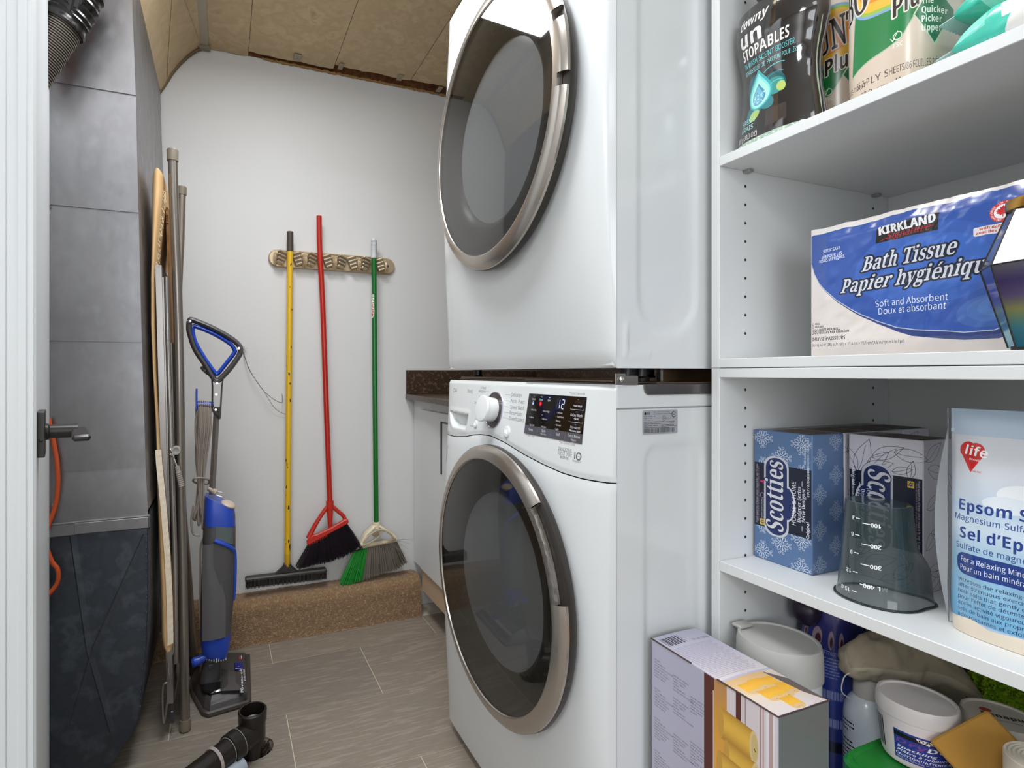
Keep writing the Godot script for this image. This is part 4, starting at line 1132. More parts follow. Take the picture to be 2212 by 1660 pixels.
func build_brooms() -> void:
	# the rack
	var champ := mt(hex("cdb796"), 0.3, 0.55)
	var o := Vector3(0.4205, 1.457, -2.1695)
	var t := thing("broom_rack", "champagne coloured wall rack with four spring grips holding the three broom handles", "rack", o)
	var m := M.new()
	var cap := PackedVector2Array()
	for i in 13: cap.append(Vector2(0.223, 0) + Vector2(0.0345, 0).rotated(-PI / 2 + PI * i / 12))
	for i in 13: cap.append(Vector2(-0.223, 0) + Vector2(0.0345, 0).rotated(PI / 2 + PI * i / 12))
	m.extrude(cap, 0.014, 0.004)
	m.box(Vector3(0, 0.031, 0.012), Vector3(0.40, 0.005, 0.012), 0.0015)
	m.box(Vector3(0, -0.031, 0.012), Vector3(0.40, 0.005, 0.010), 0.0015)
	obj("backplate", m, champ, t)
	var slot := [0.242, 0.3605, 0.470, 0.5775]
	var rub := mt(hex("5e5344"), 0.6)
	for i in 4:
		var x: float = slot[i] - o.x
		for s in [-1.0, 1.0]:
			var near := 0.0125 if i != 2 else 0.004
			var g := M.new()
			var gr := M.new()
			g.xf = Transform3D(Basis(Vector3.UP, -s * 0.35) * Basis(Vector3.BACK, s * 0.30), Vector3(x + s * (near + 0.020), 0.0, 0.03))
			gr.xf = g.xf
			for k in 4:
				g.box(Vector3(0, 0.022 - 0.0145 * k, 0), Vector3(0.036 - 0.003 * k, 0.0075, 0.022), 0.002)
				if k < 3: gr.box(Vector3(0, 0.015 - 0.0145 * k, 0), Vector3(0.032, 0.0075, 0.016))
			var gp := obj("grip", g, champ, t)
			obj("rubber_insert", gr, rub, gp)
			var e := M.new()
			e.xf = Transform3D(Basis(Vector3.RIGHT, 0.0), Vector3(x + s * (near + 0.042), -0.004, 0.024))
			e.ball(Vector3.ZERO, Vector3(0.0085, 0.026, 0.019), 18)
			obj("end_cap", e, champ, gp)
	for x in [-0.205, -0.117, 0.0, 0.102, 0.21]:
		var hk := M.new()
		hk.tube(smooth_path([Vector3(x, 0.008, 0.012), Vector3(x, -0.015, 0.018), Vector3(x, -0.028, 0.03), Vector3(x, -0.018, 0.038)], 4), 0.0045, 8)
		hk.box(Vector3(x, 0.006, 0.017), Vector3(0.014, 0.028, 0.008), 0.002)
		obj("hook", hk, champ, t)
	var sc := M.new(); sc.xf = Transform3D(Basis(Vector3.RIGHT, PI / 2), Vector3(0.226, 0.0, 0.014))
	sc.lathe([Vector2(0.005, 0), Vector2(0.0045, 0.002), Vector2(0, 0.003)], 14)
	obj("screw", sc, mats.dark_steel, t)
	# yellow handled rubber broom
	o = Vector3(0.228, 0.163, -2.1)
	t = thing("rubber_broom", "rubber squeegee broom with chipped yellow handle, leftmost of the three on the rack", "broom", o, 0.0, "brooms hanging on the wall rack")
	var c := C.new(64, 1024, hex("e0b21c"), 2)
	var rg := rng_of(14)
	for i in 46:
		var y := 1024.0 * (1.0 - pow(rg.randf(), 1.8)) if i < 30 else rg.randf() * 1024.0
		var n := PackedVector2Array()
		var r := rg.randf_range(1.0, 4.5) * (1.6 if y > 900 else 1.0)
		var ctr := Vector2(rg.randf() * 64, y)
		for k in 9: n.append(ctr + Vector2(cos(TAU * k / 9) * r * 0.8, sin(TAU * k / 9) * r * 1.5) * rg.randf_range(0.5, 1.2))
		c.poly(n, [hex("3a2a14"), hex("54300f"), hex("2b241c")][i % 3])
	c.grad(0, 985, 64, 39, [hex("d0a21c"), hex("b98b1c")])
	m = M.new(); m.xf.origin = -o
	m.tube([Vector3(0.242, 1.4796, -2.125), Vector3(0.236, 0.9, -2.119), Vector3(0.2297, 0.262, -2.108)], 0.0112, 18)
	var uvm := printed(c.tex(), 0.32)
	for i in m.t.size(): m.t[i] = Vector2(m.t[i].x, 1.0 - m.t[i].y)
	obj("handle", m, uvm, t)
	m = M.new(); m.xf.origin = -o
	m.tube([Vector3(0.242, 1.557, -2.1255), Vector3(0.242, 1.555, -2.1255), Vector3(0.242, 1.48, -2.125)], [0.0105, 0.0125, 0.0125], 18)
	obj("grip", m, mt(hex("4b4138"), 0.6, 0.2), t)
	m = M.new(); m.xf.origin = -o
	var nk := PackedVector2Array([Vector2(0.180, 0.238), Vector2(0.272, 0.236), Vector2(0.246, 0.262), Vector2(0.242, 0.274), Vector2(0.216, 0.274), Vector2(0.212, 0.263)])
	m.xf.origin = Vector3(0, 0, -2.118) - o
	m.extrude(nk, 0.02, 0.004)
	var rubber := mt(hex("2f2a26"), 0.45)
	obj("socket", m, rubber, t)
	m = M.new(); m.xf = Transform3D(Basis(Vector3.BACK, -0.012), Vector3(0.227, 0.222, -2.106) - o)
	m.box(Vector3(0, 0.0085, 0), Vector3(0.304, 0.017, 0.036), 0.005)
	m.box(Vector3(0, -0.009, -0.004), Vector3(0.30, 0.026, 0.02), 0.002)
	obj("head", m, rubber, t)
	m = M.new(); m.xf = Transform3D(Basis(Vector3.BACK, -0.012), Vector3(0.227, 0.222, -2.106) - o)
	for i in 62:
		m.box(Vector3(-0.149 + 0.298 * i / 61.0, -0.0095, 0.0105), Vector3(0.0031, 0.028, 0.012), 0.0008)
	tag(obj("tooth_row", m, rubber, t), "", "", "", "stuff")
	# red broom
	o = Vector3(0.385, 0.25, -2.11)
	t = thing("red_broom", "red angled broom with black bristles, middle one of the three on the rack", "broom", o, 0.0, "brooms hanging on the wall rack")
	var red := mt(hex("b3200f"), 0.3)
	var red2 := mt(hex("c22a1c"), 0.4)
	m = M.new(); m.xf.origin = -o
	m.tube(smooth_path([Vector3(0.3545, 1.63, -2.128), Vector3(0.3565, 1.5, -2.1255), Vector3(0.3673, 1.275, -2.12), Vector3(0.381, 0.87, -2.116), Vector3(0.3948, 0.4737, -2.11)], 6), 0.0106, 18)
	obj("handle", m, red, t)
	m = M.new(); m.xf.origin = Vector3(0, 0, -2.11) - o
	m.tube([Vector3(0.394, 0.498, 0), Vector3(0.3937, 0.474, 0)], [0.0155, 0.0148], 16)
	m.tube([Vector3(0.3937, 0.476, 0), Vector3(0.3952, 0.38, 0)], [0.0145, 0.0065], 12)
	m.tube(smooth_path([Vector3(0.384, 0.478, 0), Vector3(0.36, 0.445, 0), Vector3(0.333, 0.404, 0), Vector3(0.311, 0.36, 0)], 4), [0.006, 0.007, 0.008, 0.008, 0.008, 0.008, 0.0085, 0.0085, 0.009, 0.0095, 0.01, 0.011, 0.012], 10)
	m.tube(smooth_path([Vector3(0.402, 0.478, 0), Vector3(0.426, 0.455, 0), Vector3(0.447, 0.435, 0), Vector3(0.457, 0.413, 0)], 4), 0.008, 10)
	m.extrude(PackedVector2Array([Vector2(0.3015, 0.352), Vector2(0.304, 0.3385), Vector2(0.3085, 0.3365), Vector2(0.462, 0.4035), Vector2(0.4665, 0.412), Vector2(0.464, 0.421), Vector2(0.452, 0.424), Vector2(0.395, 0.396), Vector2(0.34, 0.376), Vector2(0.322, 0.375)]), 0.018, 0.004)
	for i in 12: m.tube([Vector3(0.312 + 0.006 * i, 0.341 + 0.00262 * i, 0.016), Vector3(0.3132 + 0.006 * i, 0.3345 + 0.0026 * i, 0.016)], 0.0022, 5)
	obj("head", m, red2, t)
	m = bristles(Vector2(0.308, 0.3395), Vector2(0.462, 0.4035), [Vector2(0.262, 0.26), Vector2(0.272, 0.249), Vector2(0.328, 0.257), Vector2(0.393, 0.262), Vector2(0.447, 0.277), Vector2(0.492, 0.291), Vector2(0.524, 0.298)], 1500, 0.014, 0.0008, rng_of(31), 0.008)
	for i in m.v.size(): m.v[i] = m.v[i] + Vector3(0, 0, -2.101) - o
	tag(obj("bristles", m, mt(hex("2a2228"), 0.5), t, 60), "", "", "", "stuff")
	# green broom
	o = Vector3(0.58, 0.165, -2.105)
	t = thing("green_broom", "green handled broom with cream head and green and grey bristles, rightmost on the rack", "broom", o, 0.0, "brooms hanging on the wall rack")
	c = C.new(64, 1024, hex("0d6a24"), 2)
	c.ell(14, 196, 13, 44, hex("e9e4d6"), 0.12); c.ell(14, 196, 10, 38, hex("b33a24"), 0.12)
	c.text("Libman", 9, 222, 22, hex("f4f0e6"), {"rot": -PI / 2, "bold": true})
	c.rect(22, 268, 14, 36, hex("efe9db"))
	m = M.new(); m.xf.origin = -o
	m.tube([Vector3(0.5775, 1.479, -2.122), Vector3(0.58, 0.95, -2.117), Vector3(0.5834, 0.383, -2.108)], 0.0105, 20)
	for i in m.t.size(): m.t[i] = Vector2(fposmod(m.t[i].x + 0.45, 1.0) if false else m.t[i].x, 1.0 - m.t[i].y)
	obj("handle", m, printed(c.tex(), 0.25), t)
	m = M.new(); m.xf.origin = -o
	m.tube([Vector3(0.5775, 1.562, -2.1225), Vector3(0.5775, 1.558, -2.1225), Vector3(0.5775, 1.479, -2.122)], [0.005, 0.0095, 0.0115], 18)
	for i in 14: m.tube([Vector3(0.5775, 1.484 + 0.005 * i, -2.122), Vector3(0.5775, 1.4865 + 0.005 * i, -2.122)], 0.0119, 16)
	obj("grip", m, mt(hex("d4d6d8"), 0.5), t)
	var cream := mt(hex("e6d6b8"), 0.45)
	m = M.new(); m.xf.origin = Vector3(0, 0, -2.125) - o
	var hp := PackedVector2Array([Vector2(0.57, 0.3876), Vector2(0.5545, 0.3723), Vector2(0.5380, 0.3607), Vector2(0.5262, 0.3389), Vector2(0.5157, 0.3179), Vector2(0.4921, 0.3005), Vector2(0.4921, 0.2947), Vector2(0.5800, 0.3022), Vector2(0.6688, 0.3095), Vector2(0.6712, 0.3232), Vector2(0.6615, 0.3367), Vector2(0.6326, 0.3573), Vector2(0.6135, 0.3731), Vector2(0.5969, 0.3849)])
	m.extrude(hp, 0.034, 0.007)
	m.tube([Vector3(0.5834, 0.372, 0.017), Vector3(0.5834, 0.398, 0.017)], [0.0175, 0.0145], 16)
	var hd := obj("head", m, cream, t)
	m = M.new(); m.xf.origin = Vector3(0, 0, -2.0905) - o                # raised swoosh and badge on the head
	m.tube(smooth_path([Vector3(0.525, 0.325, -0.001), Vector3(0.552, 0.352, 0.0), Vector3(0.594, 0.368, 0.0), Vector3(0.632, 0.352, 0.0), Vector3(0.655, 0.326, -0.001)], 6), 0.004, 8)
	m.tube(smooth_path([Vector3(0.512, 0.311, -0.001), Vector3(0.55, 0.32, 0.0), Vector3(0.585, 0.338, 0.0), Vector3(0.60, 0.362, 0.0)], 6), 0.003, 8)
	obj("swoosh", m, mt(hex("b9a987"), 0.5), hd)
	m = M.new(); m.xf = Transform3D(Basis(Vector3.RIGHT, PI / 2), Vector3(0.578, 0.3515, -2.0915) - o)
	m.xf.basis = m.xf.basis * Basis.from_scale(Vector3(1, 1, 0.5))
	m.lathe([Vector2(0.016, 0), Vector2(0.016, 0.003), Vector2(0.013, 0.004), Vector2(0, 0.004)], 24)
	obj("badge", m, mt(hex("8a7c5e"), 0.5), hd)
	for k in 2:
		var tp: Array = [[Vector2(0.433, 0.1736), Vector2(0.4422, 0.1609), Vector2(0.4784, 0.1625), Vector2(0.5236, 0.171)], [Vector2(0.5236, 0.171), Vector2(0.5536, 0.1759), Vector2(0.6231, 0.1883), Vector2(0.6761, 0.1975), Vector2(0.7127, 0.2187)]][k]
		m = bristles([Vector2(0.494, 0.2955), Vector2(0.5438, 0.2995)][k], [Vector2(0.5438, 0.2995), Vector2(0.6688, 0.3091)][k], tp, [520, 1000][k], 0.012, 0.0009, rng_of(41 + k), 0.004, [0.1, 0.055][k])
		for i in m.v.size(): m.v[i] = m.v[i] + Vector3(0, 0, -2.104) - o
		tag(obj(["green_bristles", "grey_bristles"][k], m, mt([hex("2f9a3c"), hex("877d72")][k], 0.5), t, 60), "", "", "", "stuff")
	rg = rng_of(77)
	m = M.new()
	for i in 22:
		var a := Vector3(rg.randf_range(0.6, 0.672), rg.randf_range(0.29, 0.32), -2.105) - o
		var e := a + Vector3(rg.randf_range(0.02, 0.09), rg.randf_range(-0.07, 0.03), rg.randf_range(-0.02, 0.02))
		if i > 15: a = Vector3(0.5, 0.285, -2.105) - o; e = a + Vector3(rg.randf_range(-0.08, -0.02), rg.randf_range(-0.08, -0.04), 0.01)
		m.tube([a, a.lerp(e, 0.5) + Vector3(0, 0.006, 0), e], 0.0005, 3, false, false)
	tag(obj("stray_bristles", m, mt(hex("9a9086"), 0.6), t), "", "", "", "stuff")
	# loose wires out of a hole in the wall
	m = M.new()
	o = Vector3(0.07, 1.085, -2.169)
	var W := func(p: Array) -> Array:
		var q := []
		for i in p.size(): q.append(Vector3(p[i].x, p[i].y, -2.166 + 0.03 * sin(PI * i / (p.size() - 0.5))) - o)
		return smooth_path(q, 5)
	m.tube(W.call([Vector2(0.0704, 1.0874), Vector2(0.0771, 1.0612), Vector2(0.0937, 1.0173), Vector2(0.1189, 0.9732), Vector2(0.1444, 0.9375), Vector2(0.1786, 0.9068), Vector2(0.2046, 0.892), Vector2(0.2167, 0.8953), Vector2(0.215, 0.9241)]), 0.0011, 5)
	m.tube(W.call([Vector2(0.0704, 1.0874), Vector2(0.079, 1.0592), Vector2(0.0917, 1.0183), Vector2(0.1209, 0.9712), Vector2(0.1444, 0.9375), Vector2(0.1614, 0.9071), Vector2(0.1821, 0.8745), Vector2(0.2046, 0.8543), Vector2(0.2343, 0.8409)]), 0.0009, 5)
	var wr := thing("loose_wires", "thin loose grey wires hanging from a hole in the white wall beside the steam mop", "wire", o)
	obj("strand", m, mt(hex("6b6a68"), 0.4, 0.3), wr)
	m = M.new()
	rg = rng_of(5)
	for i in 7:
		var a := Vector3(rg.randf_range(-0.004, 0.004), rg.randf_range(-0.006, 0.012), 0.001)
		var e := a + Vector3(rg.randf_range(-0.004, 0.016), rg.randf_range(-0.015, 0.015), rg.randf_range(0.006, 0.014))
		m.tube(smooth_path([a, a.lerp(e, 0.5) + Vector3(0.004, 0.006, 0.004), e], 4), 0.0009, 5)
	tag(obj("wire_ends", m, mt(hex("c9c9c6"), 0.5), wr), "", "", "", "stuff")
# ---------------------------------------------------------------- door, hose, ironing board, steam mop
func build_left_things() -> void:
	# the open door: local x runs from the latch edge towards the hinges, y up, z out of the face that shows
	var L := Vector3(-0.2305, 0, -0.837)
	var away := Vector3(-0.166, 0, -0.705).normalized()
	var nrm := Vector3(-away.z, 0, away.x)                      # points to the right (towards the machines)
	var dn := Node3D.new()
	dn.name = "door_1"; add_child(dn)
	tag(dn, "", "", "", "structure")
	dn.transform = Transform3D(Basis(away, Vector3.UP, away.cross(Vector3.UP)), L)
	var zf := dn.transform.basis.z.dot(nrm)
	var m := M.new()
	m.box(Vector3(0.38, 1.01, -zf * 0.0225), Vector3(0.76, 2.01, 0.045), 0.003)
	obj("leaf", m, mats.door, dn)
	m = M.new()
	m.box(Vector3(-0.0005, 1.01, -zf * 0.0145), Vector3(0.003, 2.01, 0.010), 0.001)
	m.box(Vector3(-0.0005, 1.01, -zf * 0.036), Vector3(0.003, 2.01, 0.010), 0.001)
	obj("edge_strip", m, mats.door, dn)
	# lever handle on a square rose
	m = M.new()
	m.box(Vector3(0.050, 0.922, zf * 0.0045), Vector3(0.062, 0.062, 0.009), 0.001)
	var hd := obj("rose", m, mats.pull, dn)
	m = M.new(); m.xf = Transform3D(Basis(Vector3.RIGHT, PI / 2 * zf), Vector3(0.050, 0.923, 0))
	m.lathe([Vector2(0.0115, 0.008), Vector2(0.0115, 0.012), Vector2(0.0098, 0.014), Vector2(0.0098, 0.047), Vector2(0, 0.047)], 24)
	obj("spindle", m, mats.pull, hd)
	m = M.new()
	m.box(Vector3(0.005, 0.922, zf * 0.049), Vector3(0.118, 0.0085, 0.021), 0.003)
	obj("lever", m, mats.pull, hd)
	m = M.new(); m.xf = Transform3D(Basis(), Vector3(0.0188, 0.914, zf * 0.0045))
	m.ball(Vector3.ZERO, Vector3(0.0008, 0.0022, 0.0022), 10)
	obj("set_screw", m, mats.black, hd)
	# flexible hose with a taped end, orange cord behind it
	var o := Vector3(-0.34, 1.79, -1.42)
	var t := thing("flexible_hose", "black ribbed flexible hose with taped joint at the top, behind the door edge", "hose", o)
	var ax := (Vector3(-0.285, 1.90, -1.42) - Vector3(-0.42, 1.63, -1.42)).normalized()
	var path := []
	for i in 12: path.append(Vector3(-0.42, 1.63, -1.42) + ax * 0.018 * i - o)
	m = M.new(); m.tube(path, 0.036, 20)
	obj("hose", m, mt(hex("1e1b19"), 0.5), t)
	m = M.new()
	for i in 34: m.tube([path[0] + ax * (0.0055 * i), path[0] + ax * (0.0055 * i + 0.0026)], 0.0385, 20, false, true)
	tag(obj("wire_ribs", m, mt(hex("7d7468"), 0.35, 0.4), t), "", "", "", "stuff")
	m = M.new()
	var rg := rng_of(3)
	var tp := []; var tr := []
	for i in 24: tp.append(path[11] + ax * (0.006 * i - 0.02)); tr.append(0.043 + rg.randf_range(-0.003, 0.004) - 0.0004 * i)
	m.tube(tp, tr, 22)
	obj("tape_wrap", m, mt(hex("15120f"), 0.25), t)
	m = M.new()
	var rag := FastNoiseLite.new(); rag.seed = 3; rag.frequency = 40
	for i in 9:
		var b: Vector3 = tp[4 + i * 2] + Vector3(0.012 * sin(i), 0.0, 0.04)
		m.face([b, b + Vector3(0.02, 0.03, 0.004), b + Vector3(0.028, 0.024, -0.002), b + Vector3(0.012, -0.008, 0.003)], Vector3.BACK)
	tag(obj("tape_tails", m, mt(hex("1b1714"), 0.2), t), "", "", "", "stuff")
	m = M.new()
	m.tube(smooth_path([Vector3(-0.42, 1.60, -1.45), Vector3(-0.38, 1.695, -1.45), Vector3(-0.352, 1.775, -1.455), Vector3(-0.325, 1.86, -1.46), Vector3(-0.32, 2.0, -1.47)], 6), 0.009, 12)
	label_of("orange_cable", m, mt(hex("c2622a"), 0.35), "orange cable running diagonally down beside the black ribbed hose", "cable")
	m = M.new()
	m.tube(smooth_path([Vector3(-0.385, 0.90, -1.485), Vector3(-0.3745, 0.84, -1.487), Vector3(-0.368, 0.79, -1.487), Vector3(-0.3665, 0.74, -1.487), Vector3(-0.372, 0.69, -1.487), Vector3(-0.39, 0.62, -1.482), Vector3(-0.379, 0.565, -1.485), Vector3(-0.366, 0.54, -1.485), Vector3(-0.369, 0.505, -1.485), Vector3(-0.40, 0.47, -1.48)], 6), 0.0052, 10)
	label_of("extension_cable", m, mt(hex("b84a1c"), 0.4), "orange extension cord hanging against the duct beside the door handle", "cord")
	ironing_board()
	steam_mop()

func ironing_board() -> void:
	var o := Vector3(-0.13, 0, -1.75)
	var t := thing("ironing_board", "folded ironing board with tan padded cover standing on end beside the duct", "ironing board", o)
	var rows := [[1.558, -0.174, -0.161], [1.552, -0.179, -0.1555], [1.542, -0.183, -0.1525], [1.511, -0.1866, -0.150], [1.448, -0.1866, -0.1556], [1.386, -0.1866, -0.1612], [1.312, -0.1866, -0.1691], [1.262, -0.1866, -0.1736], [1.138, -0.1866, -0.1733], [1.014, -0.1814, -0.1705], [0.889, -0.1758, -0.163], [0.764, -0.1724, -0.1567], [0.64, -0.1724, -0.1454], [0.515, -0.1691, -0.1364], [0.389, -0.1624, -0.1307], [0.288, -0.159, -0.129], [0.263, -0.1556, -0.1295], [0.251, -0.1495, -0.1318]]
	var rings := []
	for i in range(rows.size() - 1, -1, -1):
		var y: float = rows[i][0]
		var w := 0.17 * clampf((y - 0.20) / 0.45, 0.25, 1.0) * (sqrt(clampf((1.562 - y) / 0.08, 0.05, 1.0)))
		rings.append(ring_of(Vector3((rows[i][1] + rows[i][2]) / 2, y, -1.595 - w) - o, maxf((rows[i][2] - rows[i][1]) / 2, 0.004), w, 36, 2.6))
	var m := M.new(); m.loft(rings)
	var cov := mt(hex("d8b88a"), 0.85)
	cov.albedo_texture = noise_tex(0.01, [hex("e2c79c"), hex("f0d9b4"), hex("d7b98d")], 256, {"seed": 61})
	cov.albedo_color = hex("f0dcc0")
	tri_mat(cov, Vector3(1.5, 1.5, 1.5))
	var pad := obj("padded_cover", m, cov, t, 70)
	# gathered hem along the lower inner edge
	m = M.new()
	var nz := FastNoiseLite.new(); nz.seed = 4; nz.frequency = 22.0
	m.grid(5, 90, func(u: float, v: float) -> Vector3:
		var y := lerpf(0.27, 0.80, v)
		var r := -0.1295 + (y - 0.27) * -0.052 if y > 0.3 else -0.1295
		for i in rows.size() - 1:
			if y <= rows[i][0] and y >= rows[i + 1][0]: r = lerpf(rows[i + 1][2], rows[i][2], (y - rows[i + 1][0]) / (rows[i][0] - rows[i + 1][0]))
		var wd := 0.0135
		return Vector3(r + 0.0012 - wd * (1 - u), y, -1.5885 - 0.012 * u + 0.0012 * sin(y * 330.0 + 3.0 * nz.get_noise_1d(y)) * u) - o)
	obj("hem", m, mt(hex("e9d9c2"), 0.9), pad, 60)
	m = M.new()
	var rg := rng_of(8)
	for i in 40:
		var y := rg.randf_range(1.30, 1.50)
		var a := Vector3(-0.152 - (1.5 - y) * 0.09, y, -1.60) - o
		m.tube([a, a + Vector3(rg.randf_range(0.002, 0.007), rg.randf_range(-0.012, 0.004), 0.003), a + Vector3(rg.randf_range(0.0, 0.008), rg.randf_range(-0.02, 0.0), 0.002)], 0.0006, 3)
	tag(obj("frayed_threads", m, mt(hex("d9c6a4"), 1.0), pad), "", "", "", "stuff")
	# steel top frame behind the cover, seen edge on
	var steel := mt(hex("a19c98"), 0.3, 0.85)
	for q in [[-0.166, 1.30, -0.136, 0.10, 0.0075, 0.016], [-0.1555, 1.27, -0.1365, 0.2, 0.005, 0.03]]:
		m = M.new()
		var a := Vector3(q[0], q[1], -1.605 - q[5]) - o; var b := Vector3(q[2], q[3], -1.605 - q[5]) - o
		var s: float = q[4]
		var d := (b - a).normalized(); var sx := d.cross(Vector3.BACK).normalized() * s
		var r0 := PackedVector3Array([a - sx + Vector3(0, 0, 0.009), a + sx + Vector3(0, 0, 0.009), a + sx - Vector3(0, 0, 0.18), a - sx - Vector3(0, 0, 0.18)])
		var r1 := PackedVector3Array([b - sx + Vector3(0, 0, 0.009), b + sx + Vector3(0, 0, 0.009), b + sx - Vector3(0, 0, 0.10), b - sx - Vector3(0, 0, 0.10)])
		m.loft([r1, r0] if sx.x > 0 else [r0, r1])
		obj("frame_rail", m, steel, t, 20)
	for k in 2:
		m = M.new()
		m.tube(smooth_path([Vector3(-0.147 + 0.004 * k, 1.27 - 0.35 * k, -1.62 - 0.03 * k) - o, Vector3(-0.139, 0.95, -1.62) - o, Vector3(-0.1255 - 0.001 * k, 0.5, -1.62) - o, Vector3(-0.124, 0.2, -1.63) - o], 5), 0.0068, 10)
		obj("frame_tube", m, steel, t)
	# legs
	var leg := mt(hex("8d857d"), 0.28, 0.8)
	var capm := mt(hex("7b7060"), 0.5)
	m = M.new()
	var A := [Vector3(-0.1312, 1.60, -1.62), Vector3(-0.1277, 1.4609, -1.622), Vector3(-0.1207, 1.2698, -1.625), Vector3(-0.1161, 1.078, -1.628), Vector3(-0.1137, 0.8858, -1.632), Vector3(-0.1116, 0.6895, -1.636), Vector3(-0.1069, 0.4683, -1.638), Vector3(-0.1009, 0.02, -1.64)]
	m.tube(smooth_path(A.map(func(p): return p - o), 5), 0.0125, 16)
	var l1 := obj("leg", m, leg, t)
	for q in [[Vector3(-0.1312, 1.59, -1.62), Vector3(-0.1314, 1.622, -1.62)], [Vector3(-0.1009, 0.034, -1.64), Vector3(-0.1009, 0.002, -1.64)]]:
		m = M.new(); m.tube([q[0] - o, q[0].lerp(q[1], 0.9) - o, q[1] - o], [0.0146, 0.0152, 0.0132], 18)
		obj("end_cap", m, capm, l1)
	m = M.new()
	var B := [Vector3(-0.1266, 1.60, -1.9), Vector3(-0.1300, 1.45, -1.895), Vector3(-0.1345, 1.3161, -1.88), Vector3(-0.1389, 1.0906, -1.86), Vector3(-0.1331, 0.7151, -1.88), Vector3(-0.1101, 0.3663, -1.9), Vector3(-0.0921, 0.045, -1.93)]
	m.tube(smooth_path(B.map(func(p): return p - o), 5), 0.0122, 16)
	var l2 := obj("leg", m, mt(hex("877c70"), 0.3, 0.7), t)
	for q in [[Vector3(-0.1266, 1.585, -1.9), Vector3(-0.1266, 1.612, -1.9)], [Vector3(-0.0935, 0.07, -1.928), Vector3(-0.091, 0.002, -1.932)]]:
		m = M.new(); m.tube([q[0] - o, q[0].lerp(q[1], 0.9) - o, q[1] - o], [0.0142, 0.0148, 0.0128], 18)
		obj("end_cap", m, capm if q[0].y > 1 else mt(hex("34302d"), 0.6), l2)
	m = M.new()
	m.tube([Vector3(-0.1389, 1.09, -1.645) - o, Vector3(-0.131, 0.80, -1.645) - o, Vector3(-0.122, 0.45, -1.66) - o], 0.0105, 14)
	obj("cross_tube", m, leg, t)
	m = M.new(); m.xf = Transform3D(Basis(Vector3.RIGHT, PI / 2), Vector3(-0.122, 0.793, -1.632) - o)
	m.lathe([Vector2(0.0, 0.02), Vector2(0.0065, 0.02), Vector2(0.0075, 0.024), Vector2(0.0112, 0.024), Vector2(0.0118, 0.02), Vector2(0.0118, 0.0)].map(func(p): return Vector2(p.x, p.y)), 20)
	for i in range(0, m.v.size(), 3):
		var q := m.v[i + 1]; m.v[i + 1] = m.v[i + 2]; m.v[i + 2] = q
	obj("tube_plug", m, mt(hex("a39d98"), 0.5), t)
	m = M.new()
	for k in 2:
		m.tube(smooth_path([Vector3(-0.141, 0.795 - 0.012 * k, -1.612) - o, Vector3(-0.134, 0.796 - 0.013 * k, -1.602) - o, Vector3(-0.127, 0.775 - 0.004 * k, -1.598) - o, Vector3(-0.119, 0.752, -1.598) - o], 5), 0.0022, 7)
	var lv := obj("release_wire", m, mats.chrome, t)
	m = M.new()
	var g0 := Vector3(-0.1185, 0.752, -1.598) - o; var g1 := Vector3(-0.1072, 0.697, -1.595) - o
	var gp := []; var gr := []
	for i in 22: gp.append(g0.lerp(g1, i / 21.0)); gr.append(0.0062 if i < 6 else (0.0066 if i % 2 == 0 else 0.0076))
	m.tube(gp, gr, 14)
	obj("release_grip", m, mt(hex("8e8780"), 0.5), lv)
	# height strip with holes and the wire hook at the lower end
	m = M.new(); m.xf.origin = Vector3(-0.1335, 0.125, -1.63) - o
	m.box(Vector3.ZERO, Vector3(0.011, 0.18, 0.0025), 0.0006)
	var hs := obj("height_strip", m, mats.dark_steel, t)
	m = M.new()
	for i in 6: m.ball(Vector3(-0.1335, 0.19 - 0.0245 * i, -1.6285) - o, Vector3(0.0022, 0.0026, 0.0008), 8)
	tag(obj("strip_hole", m, mt(hex("d9d6d0"), 0.5), hs), "", "", "", "stuff")
	m = M.new()
	m.tube(smooth_path([Vector3(-0.1323, 0.30, -1.62) - o, Vector3(-0.1306, 0.2368, -1.618) - o, Vector3(-0.1415, 0.2185, -1.615) - o, Vector3(-0.1404, 0.1648, -1.61) - o, Vector3(-0.1553, 0.1514, -1.608) - o, Vector3(-0.153, 0.0557, -1.606) - o, Vector3(-0.1465, 0.0862, -1.612) - o, Vector3(-0.145, 0.11, -1.62) - o], 6), 0.003, 8)
	obj("wire_rest", m, steel, t)
	# torn cardboard between frame and legs
	m = M.new()
	var poly := PackedVector2Array()
	var edge := [Vector2(-1.665, 0.02), Vector2(-1.66, 0.34), Vector2(-1.67, 0.8), Vector2(-1.665, 1.30), Vector2(-1.668, 1.42), Vector2(-1.675, 1.475), Vector2(-1.72, 1.478), Vector2(-1.82, 1.40), Vector2(-1.86, 1.2), Vector2(-1.86, 0.02)]
	rg = rng_of(19)
	for i in edge.size():
		var a: Vector2 = edge[i]; var b: Vector2 = edge[(i + 1) % edge.size()]
		for k in 10: poly.append(a.lerp(b, k / 10.0) + (Vector2(rg.randf_range(-1, 1), rg.randf_range(-1, 1)) * 0.0035 if a.y > 1.2 or k % 3 == 0 and i < 4 else Vector2.ZERO))
	m.extrude(poly, 0.006)
	# lay the sheet in the plane x, leaning to the right at its foot
	for i in m.v.size():
		var p := m.v[i]
		m.v[i] = Vector3(-0.1105 - 0.029 * p.y + p.z, p.y + 0.001, p.x)
	for i in range(0, m.v.size(), 3):
		var q := m.v[i + 1]; m.v[i + 1] = m.v[i + 2]; m.v[i + 2] = q
	label_of("torn_cardboard", m, mt(hex("8a6236"), 0.9), "torn brown cardboard sheet wedged between the ironing board and its legs", "cardboard")

